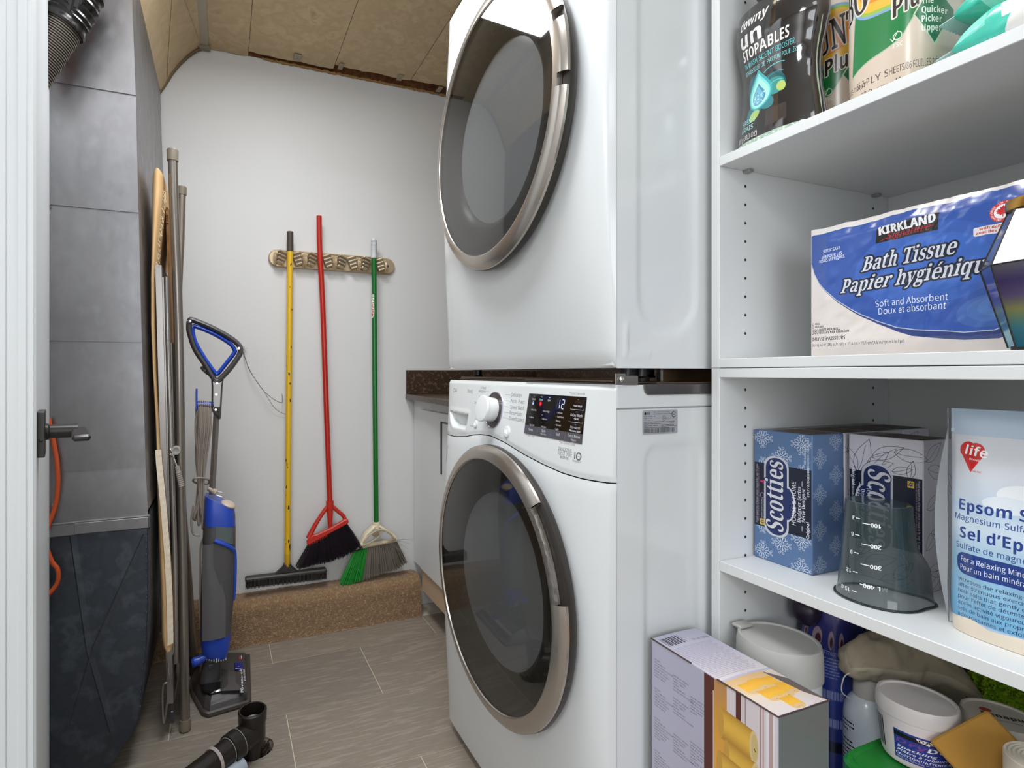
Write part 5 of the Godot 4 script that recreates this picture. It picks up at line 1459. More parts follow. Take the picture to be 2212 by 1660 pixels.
func steam_mop() -> void:
	var o := Vector3(-0.02, 0, -1.81)
	var t := thing("steam_mop", "blue and grey upright steam mop with wound cord, standing before the carpeted step", "steam mop", o)
	var grey := mt(hex("4b494a"), 0.38)
	var blue := mt(hex("2447b0"), 0.3)
	var dark := mt(hex("262424"), 0.35)
	var Z := -1.78
	var V := func(x: float, y: float, dz := 0.0) -> Vector3: return Vector3(x, y, Z + dz) - o
	# loop handle
	var flat := Transform3D(Basis.from_scale(Vector3(1, 1, 2.0)), Vector3.ZERO)
	var loop := func(pts: Array, r: float, sub: int) -> M:
		var q := []
		var n := pts.size()
		var cv := Curve3D.new()
		for i in n + 1:
			var a: Vector2 = pts[(i - 1 + n) % n]; var b: Vector2 = pts[i % n]; var c: Vector2 = pts[(i + 1) % n]
			var tg := (c - a) / 6.0
			cv.add_point(Vector3(b.x, b.y, 0), -Vector3(tg.x, tg.y, 0), Vector3(tg.x, tg.y, 0))
		for i in n:
			for k in sub: q.append(cv.sample(i, float(k) / sub))
		var mm := M.new()
		mm.tube(q, r, 14, true)
		for i in mm.v.size(): mm.v[i] = Vector3(mm.v[i].x, mm.v[i].y, mm.v[i].z * 2.0 + Z) - o
		return mm
	var outer := [Vector2(-0.0965, 1.165), Vector2(-0.087, 1.168), Vector2(-0.0276, 1.1435), Vector2(0.0268, 1.111), Vector2(0.0475, 1.090), Vector2(0.0495, 1.078), Vector2(0.046, 1.062), Vector2(0.0205, 1.0225), Vector2(-0.0075, 0.990), Vector2(-0.0195, 0.983), Vector2(-0.032, 0.994), Vector2(-0.052, 1.0305), Vector2(-0.0815, 1.0795), Vector2(-0.0965, 1.1275), Vector2(-0.0988, 1.149)]
	obj("loop_handle", loop.call(outer, 0.0085, 5), grey, t)
	var inner := [Vector2(-0.0868, 1.1465), Vector2(-0.0756, 1.1475), Vector2(-0.0276, 1.1270), Vector2(0.018, 1.0985), Vector2(0.0322, 1.0773), Vector2(0.029, 1.066), Vector2(-0.0085, 1.0145), Vector2(-0.0195, 1.003), Vector2(-0.0285, 1.0125), Vector2(-0.0532, 1.0497), Vector2(-0.0785, 1.0957), Vector2(-0.0875, 1.1273)]
	obj("inner_grip", loop.call(inner, 0.0065, 5), blue, t)
	var m := M.new()
	m.xf.origin = Vector3(0, 0, Z - 0.014) - o
	m.extrude(PackedVector2Array([Vector2(-0.0365, 1.0), Vector2(-0.0349, 0.965), Vector2(-0.0355, 0.893), Vector2(-0.030, 0.882), Vector2(-0.0105, 0.862), Vector2(-0.0075, 0.868), Vector2(-0.0027, 0.965), Vector2(0.002, 1.0), Vector2(-0.012, 0.985), Vector2(-0.024, 0.985)]), 0.032, 0.005)
	var gr := obj("grip_neck", m, grey, t)
	for q in [Vector2(-0.095, 1.1635), Vector2(0.0445, 1.0835), Vector2(-0.019, 0.975), Vector2(-0.021, 0.940), Vector2(-0.0225, 0.893)]:
		m = M.new(); m.xf = Transform3D(Basis(Vector3.RIGHT, PI / 2), Vector3(q.x, q.y, Z + 0.0175) - o)
		m.lathe([Vector2(0.0036, 0.0), Vector2(0.0036, 0.0012), Vector2(0.0026, 0.0012), Vector2(0.0022, 0.0), Vector2(0, 0.0002)], 14)
		obj("screw", m, mats.chrome, gr)
	m = M.new(); m.tube(smooth_path([V.call(-0.036, 0.998), V.call(-0.050, 1.006), V.call(-0.0635, 1.021), V.call(-0.060, 1.0235), V.call(-0.0535, 1.017)], 4), 0.0036, 8)
	obj("cord_hook", m, grey, t)
	m = M.new()
	m.tube([V.call(-0.0195, 0.90), V.call(-0.0335, 0.63)], 0.0105, 6)
	obj("shaft", m, mt(hex("918b86"), 0.35, 0.75), t, 20)
	m = M.new()
	m.box(V.call(-0.0775, 0.925), Vector3(0.0055, 0.068, 0.02), 0.002)
	m.xf = Transform3D(Basis(Vector3.BACK, -PI / 2), V.call(-0.078, 0.908))
	m.lathe([Vector2(0.009, 0.0), Vector2(0.0105, 0.004), Vector2(0.009, 0.012), Vector2(0.009, 0.05)], 18)
	obj("cord_hook", m, blue, t)
	# the wound cord
	var cord := mt(hex("8f857b"), 0.45)
	m = M.new()
	var rg := rng_of(6)
	for i in 7:
		var x0 := -0.071 + 0.0055 * i
		var top := 0.921 - 0.001 * absf(i - 1)
		var mid := lerpf(-0.072, -0.047, i / 6.0) - 0.004
		var bot := lerpf(-0.0865, -0.058, rg.randf())
		var yb := 0.535 + rg.randf_range(-0.035, 0.05)
		var z1 := 0.006 + 0.004 * (i % 2)
		m.tube(smooth_path([V.call(x0, top - 0.012, 0.012), V.call(x0 + 0.001, 0.84, z1 + 0.006), V.call(mid, 0.73, z1), V.call(lerpf(mid, bot, 0.5), 0.62, z1), V.call(bot, yb + 0.012, z1 - 0.002), V.call(bot + 0.003, yb, -0.006), V.call(bot + 0.006, yb + 0.02, -0.014), V.call(lerpf(mid, bot, 0.5) - 0.002, 0.65, -0.012), V.call(mid - 0.004, 0.76, -0.012), V.call(x0 - 0.003, 0.86, -0.013), V.call(x0 - 0.001, top - 0.008, -0.010), V.call(x0, top, 0.0)], 6), 0.0029, 8, true)
	m.tube(smooth_path([V.call(-0.078, 0.90), V.call(-0.081, 0.83), V.call(-0.076, 0.765), V.call(-0.070, 0.70)], 6), 0.0029, 8)
	m.tube(smooth_path([V.call(-0.056, 0.50), V.call(-0.066, 0.47), V.call(-0.067, 0.38), V.call(-0.069, 0.30), V.call(-0.066, 0.20)], 6), 0.0029, 8)
	m.tube(smooth_path([V.call(-0.086, 0.60, 0.01), V.call(-0.092, 0.555, 0.012), V.call(-0.086, 0.515, 0.012), V.call(-0.068, 0.508, 0.008)], 6), 0.0029, 8)
	var cd := obj("cord", m, cord, t)
	m = M.new()
	var rp := []
	for i in 22:
		var f := TAU * i / 22
		rp.append(V.call(-0.0635 + 0.0235 * cos(f), 0.673 + 0.013 * sin(f) - 0.006 * cos(f), 0.022 * sin(f - 0.6)))
	m.tube(rp, 0.0033, 8, true)
	m.tube(smooth_path([V.call(-0.044, 0.660, 0.012), V.call(-0.044, 0.648, 0.018), V.call(-0.04, 0.645, 0.02)], 4), 0.0033, 8)
	obj("cord_loop", m, cord, cd)
	m = M.new()
	m.tube([V.call(-0.043, 0.653, 0.02), V.call(-0.033, 0.646, 0.022), V.call(-0.031, 0.645, 0.022), V.call(-0.021, 0.639, 0.024), V.call(-0.0205, 0.6385, 0.024)], [0.005, 0.0062, 0.0085, 0.0098, 0.006], 12)
	var pl := obj("plug", m, mt(hex("a89a89"), 0.5), cd)
	for k in 2:
		m = M.new(); m.tube([V.call(-0.0215, 0.643 - 0.012 * k, 0.024), V.call(-0.004, 0.638 - 0.013 * k, 0.026)], 0.0018, 8)
		obj("prong", m, mats.chrome, pl)
	# body: rounded sections from the collar up
	var sec := [[0.172, -0.0655, 0.0185, 0.038], [0.2025, -0.0675, 0.0215, 0.042], [0.30, -0.0663, 0.0299, 0.046], [0.444, -0.0614, 0.0354, 0.05], [0.52, -0.0595, 0.0356, 0.05], [0.5635, -0.0570, 0.0345, 0.048], [0.582, -0.0555, 0.031, 0.045]]
	var rr := []
	for s in sec: rr.append(ring_of(V.call((s[1] + s[2]) / 2, s[0]), (s[2] - s[1]) / 2, s[3], 40, 3.4))
	m = M.new(); m.loft(rr)
	var body := obj("body", m, grey, t, 50)
	# blue upper housing, slanted
	rr = []
	for k in 5:
		var f := k / 4.0
		var r := ring_of(V.call(-0.011, 0.0), 0.0462 - 0.004 * f * f, 0.0505 - 0.006 * f * f, 40, 3.4)
		for i in r.size():
			var q := r[i] + o
			var lo := 0.562 - 0.10 * (q.x + 0.057) if true else 0.0
			var hi := 0.634 - 0.55 * (q.x + 0.057)
			q.y = lerpf(lo - 0.02, hi, f)
			r[i] = q - o
		rr.append(r)
	m = M.new(); m.loft(rr)
	obj("blue_housing", m, blue, t, 50)
	m = M.new(); m.xf = Transform3D(Basis(Vector3.BACK, -0.42), V.call(0.014, 0.597, 0.012))
	m.ball(Vector3.ZERO, Vector3(0.024, 0.0105, 0.034), 20)
	obj("tank_cap", m, mt(hex("c9b8a6"), 0.4), t)
	m = M.new()
	m.grid(10, 6, func(u: float, v: float) -> Vector3: return V.call(lerpf(-0.022, 0.0352, u), lerpf(0.505 - 0.028 * u, 0.543 - 0.012 * u, v), 0.0485 * pow(1.0 - pow(absf((u - 0.25) / 0.75), 5.0), 0.3) + 0.003))
	obj("water_tank", m, mt(hex("55605f"), 0.12), t, 60)
	m = M.new()
	m.tube(smooth_path([V.call(-0.026, 0.50, 0.049), V.call(0.0, 0.487, 0.050), V.call(0.022, 0.470, 0.045), V.call(0.0325, 0.445, 0.03), V.call(0.0335, 0.36, 0.024), V.call(0.0305, 0.30, 0.022)], 6), [0.008, 0.008, 0.008, 0.008, 0.008, 0.008, 0.0078, 0.0076, 0.0074, 0.0072, 0.007, 0.0068, 0.0066, 0.0064, 0.0062, 0.006, 0.0058, 0.0056, 0.0054, 0.0052, 0.005, 0.0048, 0.0046, 0.0044, 0.0042, 0.004, 0.0038, 0.0036, 0.0034, 0.0032, 0.003], 10)
	obj("blue_stripe", m, blue, body)
	m = M.new()                                                    # raised grey shield on the front of the body
	m.grid(12, 16, func(u: float, v: float) -> Vector3:
		var y := lerpf(0.20, 0.49, v); var x := lerpf(-0.060, -0.022 + 0.028 * clampf((0.42 - y) / 0.1, 0, 1), u)
		return V.call(x, y, 0.0465 + 0.005 * sin(PI * clampf(u * 1.1, 0, 1)) + 0.002 * v))
	obj("shield", m, mt(hex("5a5859"), 0.45), body, 60)
	# blue collar with comb, pedal, neck
	rr = []
	for q in [[0.128, -0.050, 0.009, 0.030], [0.140, -0.0605, 0.0125, 0.036], [0.165, -0.066, 0.019, 0.042], [0.196, -0.0685, 0.0225, 0.0445]]:
		var r := ring_of(V.call((q[1] + q[2]) / 2, q[0]), (q[2] - q[1]) / 2, q[3], 36, 3.0)
		for i in r.size(): r[i].y += -0.20 * (r[i].x - (q[1] + q[2]) / 2 + o.x) + (0.012 * absf(sin(TAU * i / 36.0)) if q[0] > 0.19 else 0.0)
		rr.append(r)
	m = M.new(); m.loft(rr)
	obj("collar", m, blue, t, 50)
	for i in 9:
		m = M.new()
		var x := -0.048 + 0.0068 * i
		m.box(V.call(x, 0.1335 - 0.2 * (x + 0.024) - 0.004, 0.034 - 0.004 * absf(i - 4)), Vector3(0.0032, 0.013, 0.004), 0.0008)
		obj("comb_tooth", m, mt(hex("c4c6c8"), 0.5), t)
	m = M.new()
	m.tube([V.call(-0.050, 0.137, 0.01), V.call(-0.066, 0.130, 0.014), V.call(-0.083, 0.127, 0.018), V.call(-0.0895, 0.126, 0.018)], [0.012, 0.0125, 0.0145, 0.011], 14)
	obj("pedal", m, blue, t)
	m = M.new()
	rr = []
	for q in [[0.055, 0.030, 0.03], [0.085, 0.028, 0.028], [0.11, 0.024, 0.026], [0.135, 0.023, 0.024]]: rr.append(ring_of(V.call(-0.04 + 0.1 * (q[0] - 0.055), q[0], -0.01), q[1], q[2], 24, 3.5))
	m.loft(rr)
	m.box(V.call(-0.036, 0.105, 0.018), Vector3(0.018, 0.016, 0.006), 0.002)
	obj("swivel_neck", m, mt(hex("3b3a3b"), 0.4), t, 50)
	# triangular floor head
	var foot := PackedVector2Array([Vector2(0.087, 1.975), Vector2(0.0785, 1.70), Vector2(0.070, 1.690), Vector2(-0.042, 1.672), Vector2(-0.060, 1.690), Vector2(-0.094, 1.80), Vector2(-0.1015, 1.84), Vector2(-0.101, 1.90), Vector2(-0.02, 1.985)])
	var lay := Transform3D(Basis(Vector3.RIGHT, Vector3.FORWARD, Vector3.UP), -o)
	m = M.new(); m.xf = lay.translated(Vector3(0, 0.001, 0)); m.extrude(foot, 0.017, 0.004)
	var hd := obj("floor_head", m, mt(hex("463f3a"), 0.5), t)
	m = M.new()
	var lv := []
	for k in 5:
		var f: float = [0.0, 0.35, 0.7, 0.92, 1.0][k]
		var r := PackedVector3Array()
		for p in foot:
			var c := Vector2(0.0, 1.82)
			var q: Vector2 = c + (p - c) * lerpf(0.97, 0.70, pow(f, 1.6)) + Vector2(0.014, 0) * (1.0 - f) * 0.2
			if p.x > 0.05: q.x = lerpf(p.x - 0.012, p.x - 0.022, f)
			r.append(Vector3(q.x, lerpf(0.017, 0.058 - 0.16 * maxf(q.x - 0.0, 0.0), f), -q.y) - o)
		r.reverse()
		lv.append(r)
	if lv[0][0].x < 1e9: m.loft(lv)
	obj("cover", m, mt(hex("3e3b3a"), 0.3), hd, 20)
	m = M.new(); m.xf = lay.translated(Vector3(0, 0.044, 0))
	m.extrude(PackedVector2Array([Vector2(-0.066, 1.76), Vector2(-0.058, 1.725), Vector2(-0.036, 1.703), Vector2(-0.002, 1.708), Vector2(0.0, 1.758)]), 0.0145, 0.004)
	obj("scent_window", m, mt(hex("141416"), 0.08), hd)
	m = M.new(); m.xf = Transform3D(Basis(Vector3.BACK, -0.155), Vector3(0.046, 0.0525, -1.835) - o)
	m.box(Vector3.ZERO, Vector3(0.026, 0.006, 0.042), 0.002)
	m.box(Vector3(0.0, 0.004, 0), Vector3(0.012, 0.003, 0.024), 0.0012)
	obj("blue_button", m, mt(hex("20207a"), 0.2), hd)
	m = M.new(); m.xf = Transform3D(Basis(Vector3.BACK, -0.155), Vector3(0.024, 0.057, -1.74) - o)
	m.loft([PackedVector3Array([Vector3(-0.03, -0.004, 0.04), Vector3(0.034, -0.004, 0.04), Vector3(0.034, -0.004, -0.06), Vector3(-0.03, -0.004, -0.09)]), PackedVector3Array([Vector3(-0.012, 0.005, 0.02), Vector3(0.010, 0.005, 0.012), Vector3(0.010, 0.005, -0.04), Vector3(-0.012, 0.005, -0.06)])])
	obj("ridge", m, mt(hex("474341"), 0.35), hd, 20)
	var c := C.new(512, 128, hex("3e3b3a"), 2)
	c.text("POWERSTEAMER", 8, 66, 62, Color(0.92, 0.92, 0.92), {"bold": true, "fit": 400.0})
	c.text("DELUXE", 150, 112, 36, Color(0.85, 0.85, 0.85), {"bold": true, "fit": 150.0})
	c.rect(452, 24, 26, 34, hex("d8382c")); c.poly(PackedVector2Array([Vector2(484, 24), Vector2(508, 41), Vector2(484, 58)]), hex("c23a2e")); c.rect(452, 62, 50, 12, hex("e2ded8"))
	m = M.new(); m.xf = Transform3D(Basis(Vector3.BACK, -0.155), Vector3(0.0525, 0.0508, -1.785) - o)
	m.quad(Vector3(0.014, 0.0, 0.105), Vector3(0.014, 0.0, -0.125), Vector3(-0.008, 0.0, -0.125), Vector3(-0.008, 0.0, 0.105))
	obj("name_print", m, printed(c.tex(), 0.35), hd)

# ---------------------------------------------------------------- drain pipe and hose on the floor
func build_floor_things() -> void:
	var o := Vector3(0.071, 0, -1.472)
	var t := thing("drain_pipe", "black plastic drain pipe with open tee fitting, rising from the hole in the floor", "pipe", o)
	var abs_m := mt(hex("1d1713"), 0.33)
	var m := M.new()
	m.lathe([Vector2(0.0, -0.06), Vector2(0.021, -0.06), Vector2(0.024, -0.01), Vector2(0.026, 0.02), Vector2(0.033, 0.045), Vector2(0.033, 0.088), Vector2(0.036, 0.092), Vector2(0.0365, 0.118), Vector2(0.0335, 0.121), Vector2(0.0305, 0.12), Vector2(0.030, 0.088), Vector2(0.027, 0.086), Vector2(0.026, 0.05), Vector2(0.0, 0.05)], 40)
	var tee := obj("tee", m, abs_m, t)
	var e := Vector3(-0.21, 0.047, -1.245) - o
	var s := Vector3(0.0, 0.066, 0.005)
	var d := (e - s).normalized()
	m = M.new(); m.tube([s, s + d * 0.044, s + d * 0.045, s + d * 0.075, s + d * 0.0755], [0.0325, 0.0325, 0.0355, 0.0355, 0.031], 28)
	obj("branch_socket", m, abs_m, tee)
	m = M.new(); m.tube([s + d * 0.06, s + d * 0.60], 0.0298, 32)
	var pp := obj("pipe", m, abs_m, t)
	m = M.new()
	for k in 2: m.tube([s + d * (0.0465 + 0.0295 * k), s + d * (0.0475 + 0.0295 * k)], 0.0358 if k == 0 else 0.0312, 28)
	obj("glue_line", m, mt(hex("8f9a86"), 0.5), pp)
	m = M.new()
	var zr := []
	var sx := d.cross(Vector3.UP).normalized(); var uy := sx.cross(d)
	for i in 28:
		var f := TAU * i / 28
		var rr := 0.0318 if sin(f) > -0.25 else 0.0318 + 0.026 * (absf(sin(f)) - 0.25)
		zr.append(s + d * 0.115 + sx * cos(f) * 0.0318 + uy * sin(f) * rr)
	m.tube(zr, 0.0022, 6, true)
	m.tube(zr.map(func(p): return p + d * 0.004), 0.0022, 6, true)
	obj("cable_tie", m, mt(hex("a89d98"), 0.4), pp)
	# insulated hose under it
	var ho := Vector3(0.0, 0, -1.37)
	t = thing("condensate_hose", "blue-grey hose with pale tape strapped along the underside of the black pipe", "hose", ho)
	var a := o + s + d * 0.05 + Vector3(0.012, -0.042, 0.026); var b := a + d * 0.5 + Vector3(0.01, -0.008, 0)
	a.y = maxf(a.y, 0.024); b.y = 0.0195
	m = M.new(); m.tube([a - ho, a.lerp(b, 0.3) - ho], 0.0195, 22)
	obj("tape", m, mt(hex("9aa3ad"), 0.45), t)
	m = M.new(); m.tube([a.lerp(b, 0.27) - ho, a.lerp(b, 0.44) - ho], 0.0205, 22)
	obj("coupling", m, mt(hex("2c3038"), 0.45), t)
	m = M.new(); m.tube([a.lerp(b, 0.42) - ho, b - ho], 0.019, 22)
	obj("hose", m, mt(hex("46535f"), 0.5), t)
	m = M.new(); m.tube([a.lerp(b, 0.52) - ho, a.lerp(b, 0.60) - ho], 0.0198, 22)
	obj("tape", m, mt(hex("9cc0dc"), 0.4), t)
	# lint and torn insulation in the hole
	m = M.new()
	var rg := rng_of(12)
	for i in 260:
		var q := Vector3(0.088 + rg.randf_range(-0.033, 0.033), -0.02 + rg.randf_range(-0.03, 0.012), -1.497 + rg.randf_range(-0.034, 0.034))
		var p2 := q + Vector3(rg.randf_range(-1, 1), rg.randf_range(-0.4, 0.7), rg.randf_range(-1, 1)) * 0.018
		m.tube([q, q.lerp(p2, 0.5) + Vector3(0, rg.randf_range(0, 0.008), 0), p2], rg.randf_range(0.0006, 0.003), 4)
	label_of("lint_tangle", m, mt(hex("3a2a1e"), 0.95), "dark tangle of lint and fibres filling the hole beside the drain pipe", "lint").set_meta("kind", "stuff")
	m = M.new()
	for i in 14:
		var q := Vector3(0.072 + rg.randf_range(-0.02, 0.03), 0.002 + rg.randf_range(-0.012, 0.006), -1.50 + rg.randf_range(-0.03, 0.02))
		m.face([q, q + Vector3(rg.randf_range(0.006, 0.02), rg.randf_range(-0.006, 0.012), rg.randf_range(-0.01, 0.01)), q + Vector3(rg.randf_range(-0.004, 0.01), rg.randf_range(0, 0.014), rg.randf_range(-0.016, 0.0))], Vector3(0, 1, 0.4))
	label_of("torn_insulation", m, mt(hex("b49a76"), 0.9), "torn scraps of tan insulation around the pipe where it enters the floor hole", "insulation").set_meta("kind", "stuff")
# ---------------------------------------------------------------- lettering as thin geometry, laid on a surface by map(Vector2) -> Vector3
var letter_font := {}
func letters(m: M, s: String, x: float, y: float, size: float, map: Callable, o := {}) -> void:
	var key: String = "%s%s" % [o.get("face", "Droid Sans"), o.get("bold", false)]
	if not letter_font.has(key):
		var f := SystemFont.new()
		f.font_names = PackedStringArray([o.get("face", "Droid Sans")]); f.font_weight = 700 if o.get("bold", false) else 400
		letter_font[key] = f
	var tm := TextMesh.new()
	tm.font = letter_font[key]; tm.font_size = 64; tm.pixel_size = 1.0 / 64.0; tm.depth = 0.0; tm.text = s; tm.curve_step = 4.0
	tm.horizontal_alignment = HORIZONTAL_ALIGNMENT_LEFT; tm.vertical_alignment = VERTICAL_ALIGNMENT_TOP
	var ar := tm.surface_get_arrays(0)
	var vs: PackedVector3Array = ar[Mesh.ARRAY_VERTEX]
	var ix: PackedInt32Array = ar[Mesh.ARRAY_INDEX] if ar[Mesh.ARRAY_INDEX] != null else PackedInt32Array(range(vs.size()))
	var asc: float = letter_font[key].get_ascent(64) / 64.0
	var T := Transform2D(o.get("rot", 0.0), Vector2(x, y))
	for k in range(0, ix.size(), 3):
		var p := []
		for j in [0, 1, 2]:
			var q := vs[ix[k + j]]
			p.append(T * (Vector2(q.x, q.y + asc) * size))
		if (p[1] - p[0]).cross(p[2] - p[0]) < 0: p = [p[0], p[2], p[1]]
		m.tri(map.call(p[0]), map.call(p[1]), map.call(p[2]))

func wrapped(m: M, rings: Array, W := 1.0) -> void:                # loft whose texture runs once around (u from +z to +x ...) and up (v)
	m.loft(rings, true, true, true)

func flower(c: C, x: float, y: float, r: float, col: Color) -> void:
	c.ring(x, y, r * 0.09, r * 0.09, 2.2, col)
	for k in 4:
		var a := PI / 2 * k
		for j in [-1, 0, 1]:
			var d := Vector2(0, -1).rotated(a + j * 0.52)
			var ctr := Vector2(x, y) + d * r * 0.48
			var p := []
			for i in 13:
				var f := TAU * i / 12
				p.append(ctr + (Vector2(sin(f) * r * 0.125, -cos(f) * r * 0.26)).rotated(a + j * 0.52))
			c.line(p, 2.4, col)
		for j in [-1, 1]:
			var ctr := Vector2(x, y) + Vector2(0, -1).rotated(a + j * 0.18) * r * 0.88
			var p := []
			for i in 11:
				var f := TAU * i / 10
				p.append(ctr + Vector2(sin(f) * r * 0.075, -cos(f) * r * 0.13).rotated(a + j * 0.7))
			c.line(p, 2.2, col)

func leaf(c: C, x: float, y: float, ln: float, a: float, col: Color, wd := 0.2) -> void:
	for s in [-1.0, 1.0]:
		var p := []
		for i in 13:
			var f := i / 12.0
			p.append(Vector2(x, y) + Vector2(f * ln, s * wd * ln * sin(PI * pow(f, 0.8))).rotated(a))
		c.line(p, 2.2, col)
	var q := []
	for i in 9: q.append(Vector2(x, y) + Vector2(i / 8.0 * ln * 0.8, 0.03 * ln * sin(i * 0.6)).rotated(a))
	c.line(q, 1.8, col)

func tissue_texture(kind: String) -> ImageTexture:
	var W := 394.0; var H := 884.0
	var blue := kind == "blue"
	var c := C.new(1024, 896, hex("58759f") if blue else hex("d3d1da"), 2)
	var wht := hex("eef0f6"); var navy := hex("10182c"); var ink := hex("17171c")
	if blue:
		for f in [[62, 48], [330, 62], [195, 165], [62, 250], [330, 265], [62, 640], [330, 680], [195, 745], [62, 830], [330, 870]]: flower(c, f[0], f[1], 70, wht)
		for f in [[640, 40], [480, 150], [640, 265], [480, 380], [640, 495], [480, 610], [640, 725], [480, 838]]: flower(c, f[0] - 10, f[1], 66, hex("c6d0e0"))
	else:
		for f in [[40, 230, 190, -2.0], [44, 235, 230, -1.25], [100, 200, 170, -0.75], [130, 130, 190, -0.45], [70, 215, 190, -0.35], [250, 80, 190, 0.15], [330, 230, 110, -1.4], [240, 200, 110, -0.25], [60, 760, 160, -1.1], [90, 800, 190, -0.4], [250, 850, 160, -0.9], [320, 780, 120, -1.9], [40, 700, 110, -0.2], [180, 880, 180, -0.3]]: leaf(c, f[0], f[1], f[2], f[3], ink)
		for f in [[420, 120, 190, -0.6], [440, 160, 210, 0.3], [560, 260, 200, -1.1], [430, 400, 180, -0.5], [600, 420, 190, -1.9], [470, 540, 200, 0.2], [420, 640, 190, -0.8], [600, 700, 210, -1.6], [450, 760, 200, 0.1], [410, 870, 220, -0.5], [560, 880, 180, -1.0], [640, 200, 150, 1.2]]: leaf(c, f[0], f[1], f[2], f[3], hex("2c2a30"))
	# navy band, plate with the name, small print
	c.rect(0, 222, W, 440, navy)
	var up := -PI / 2 if blue else PI / 2
	var px := 175.0
	var plate := func(g: float, col: Color) -> void:
		c.rrect(px - 92 - g, 176 - g, 150 + 2 * g, 520 + 2 * g, 70, col)
		if blue: c.ell(px + 62, 470, 40 + g, 105 + g, col)
		else: c.ell(px - 92, 420, 40 + g, 105 + g, col)
	plate.call(12.0, hex("c9cad2")); plate.call(0.0, hex("1a2a5e"))
	var serif := {"face": "Droid Serif", "bold": true, "rot": up, "align": 0.5, "fit": 470.0, "stroke": [hex("0f1a40"), 5.0], "shear": 0.12}
	c.text("Scotties", px + (32 if blue else -66), 436, 172, hex("d6d7de"), serif)
	var bx := func(f: float) -> float: return f * W if blue else (1.0 - f) * W
	var base := 0.0
	c.text("HOUSE & HOME", bx.call(0.745), 455, 40, wht, {"rot": up, "align": 0.5})
	c.text("Designer Series", bx.call(0.825), 455, 30, wht, {"rot": up, "align": 0.5, "face": "Droid Serif", "bold": true})
	c.text("Série Designer", bx.call(0.895), 455, 30, wht, {"rot": up, "align": 0.5, "face": "Droid Serif", "bold": true})
	for y in [300.0, 590.0]: c.rect(bx.call(0.845) - 1, y, 3, 34, wht)
	c.text("2 PLY / 2 ÉPAISSEURS", bx.call(0.965), 300, 19, wht, {"rot": up, "align": 0.5, "bold": true})
	c.text("Original", bx.call(0.965), 608 if blue else 270, 28, wht, {"rot": up, "align": 0.5, "bold": true})
	for k in 2: c.text(["Proud supporters of breast cancer research for over 15 years", "Fiers de soutenir la lutte au cancer depuis plus de 15 ans"][k], bx.call(0.055 + 0.03 * k), 440, 15, hex("d7a0a8") if k else wht, {"rot": up, "align": 0.5})
	c.text("Canadian Cancer Society", bx.call(0.145), 545, 14, wht, {"rot": up, "align": 0.5}); c.text("Société canadienne du cancer", bx.call(0.175), 545, 12, wht, {"rot": up, "align": 0.5})
	var ey := 632.0 if blue else 262.0
	c.rect(bx.call(0.145) - 17, ey - 20, 34, 40, hex("e8c33a")); c.ell(bx.call(0.145), ey, 9, 10, hex("3a3a6a")); c.ell(bx.call(0.145), ey, 4, 4, hex("e8c33a"))
	for k in 8: c.line([Vector2(bx.call(0.145), ey) + Vector2(9, 0).rotated(k * PI / 4), Vector2(bx.call(0.145), ey) + Vector2(17, 0).rotated(k * PI / 4)], 3, hex("3a3a6a"))
	var ry := 352.0 if blue else 600.0
	var rx: float = bx.call(0.145)
	c.line([Vector2(rx + 14, ry - 12), Vector2(rx - 8, ry + 4), Vector2(rx - 14, ry), Vector2(rx - 8, ry - 5), Vector2(rx + 14, ry + 12)], 5, hex("e0306a"))
	c.ring(rx, ry + (95 if blue else -95), 14, 17, 3, hex("b9a0c8"))
	if blue:
		c.text("100 mouchoirs 2 épaisseurs", 378, 240, 17, hex("d0d8e6"), {"rot": up, "bold": true})
		c.text("100 tissues 2-ply", 358, 190, 17, hex("d0d8e6"), {"rot": up, "bold": true})
	# top: brown flap with a dark red medallion
	c.rect(706, 0, 318, 400, hex("6b5f5b") if not blue else hex("5a5560"))
	c.rrect(730, 120, 270, 150, 30, hex("54282a") if not blue else hex("4d4650"))
	for f in [[720, 60, 180, 0.4], [860, 340, 150, -0.5], [760, 380, 140, -0.2]]: leaf(c, f[0], f[1], f[2], f[3], hex("3a3336"))
	return c.tex()

func tissue_box(at: Vector3, mat: Material, label: String) -> void:
	var t := thing("tissue_box", label, "tissue box", at, 0.0, "tissue boxes on the shelf above the cleaning supplies")
	var m := M.new()
	var A := Vector2(1024, 896)
	var R := func(x: float, y: float, w: float, h: float) -> Rect2: return Rect2(Vector2(x, y) / A, Vector2(w, h) / A)
	m.box(Vector3(0, 0.1105, 0), Vector3(0.0752, 0.221, 0.0982), 0.0012, [R.call(0, 0, 394, 884), R.call(0, 0, 394, 884), R.call(706, 0, 302, 394), R.call(706, 0, 302, 394), R.call(400, 0, 302, 884), R.call(400, 0, 302, 884)])
	obj("carton", m, mat, t)
	m = M.new()
	m.box(Vector3(0.002, 0.2213, 0.01), Vector3(0.064, 0.0006, 0.06), 0.0002)
	obj("top_flap", m, mt(hex("5f5350"), 0.6), t)

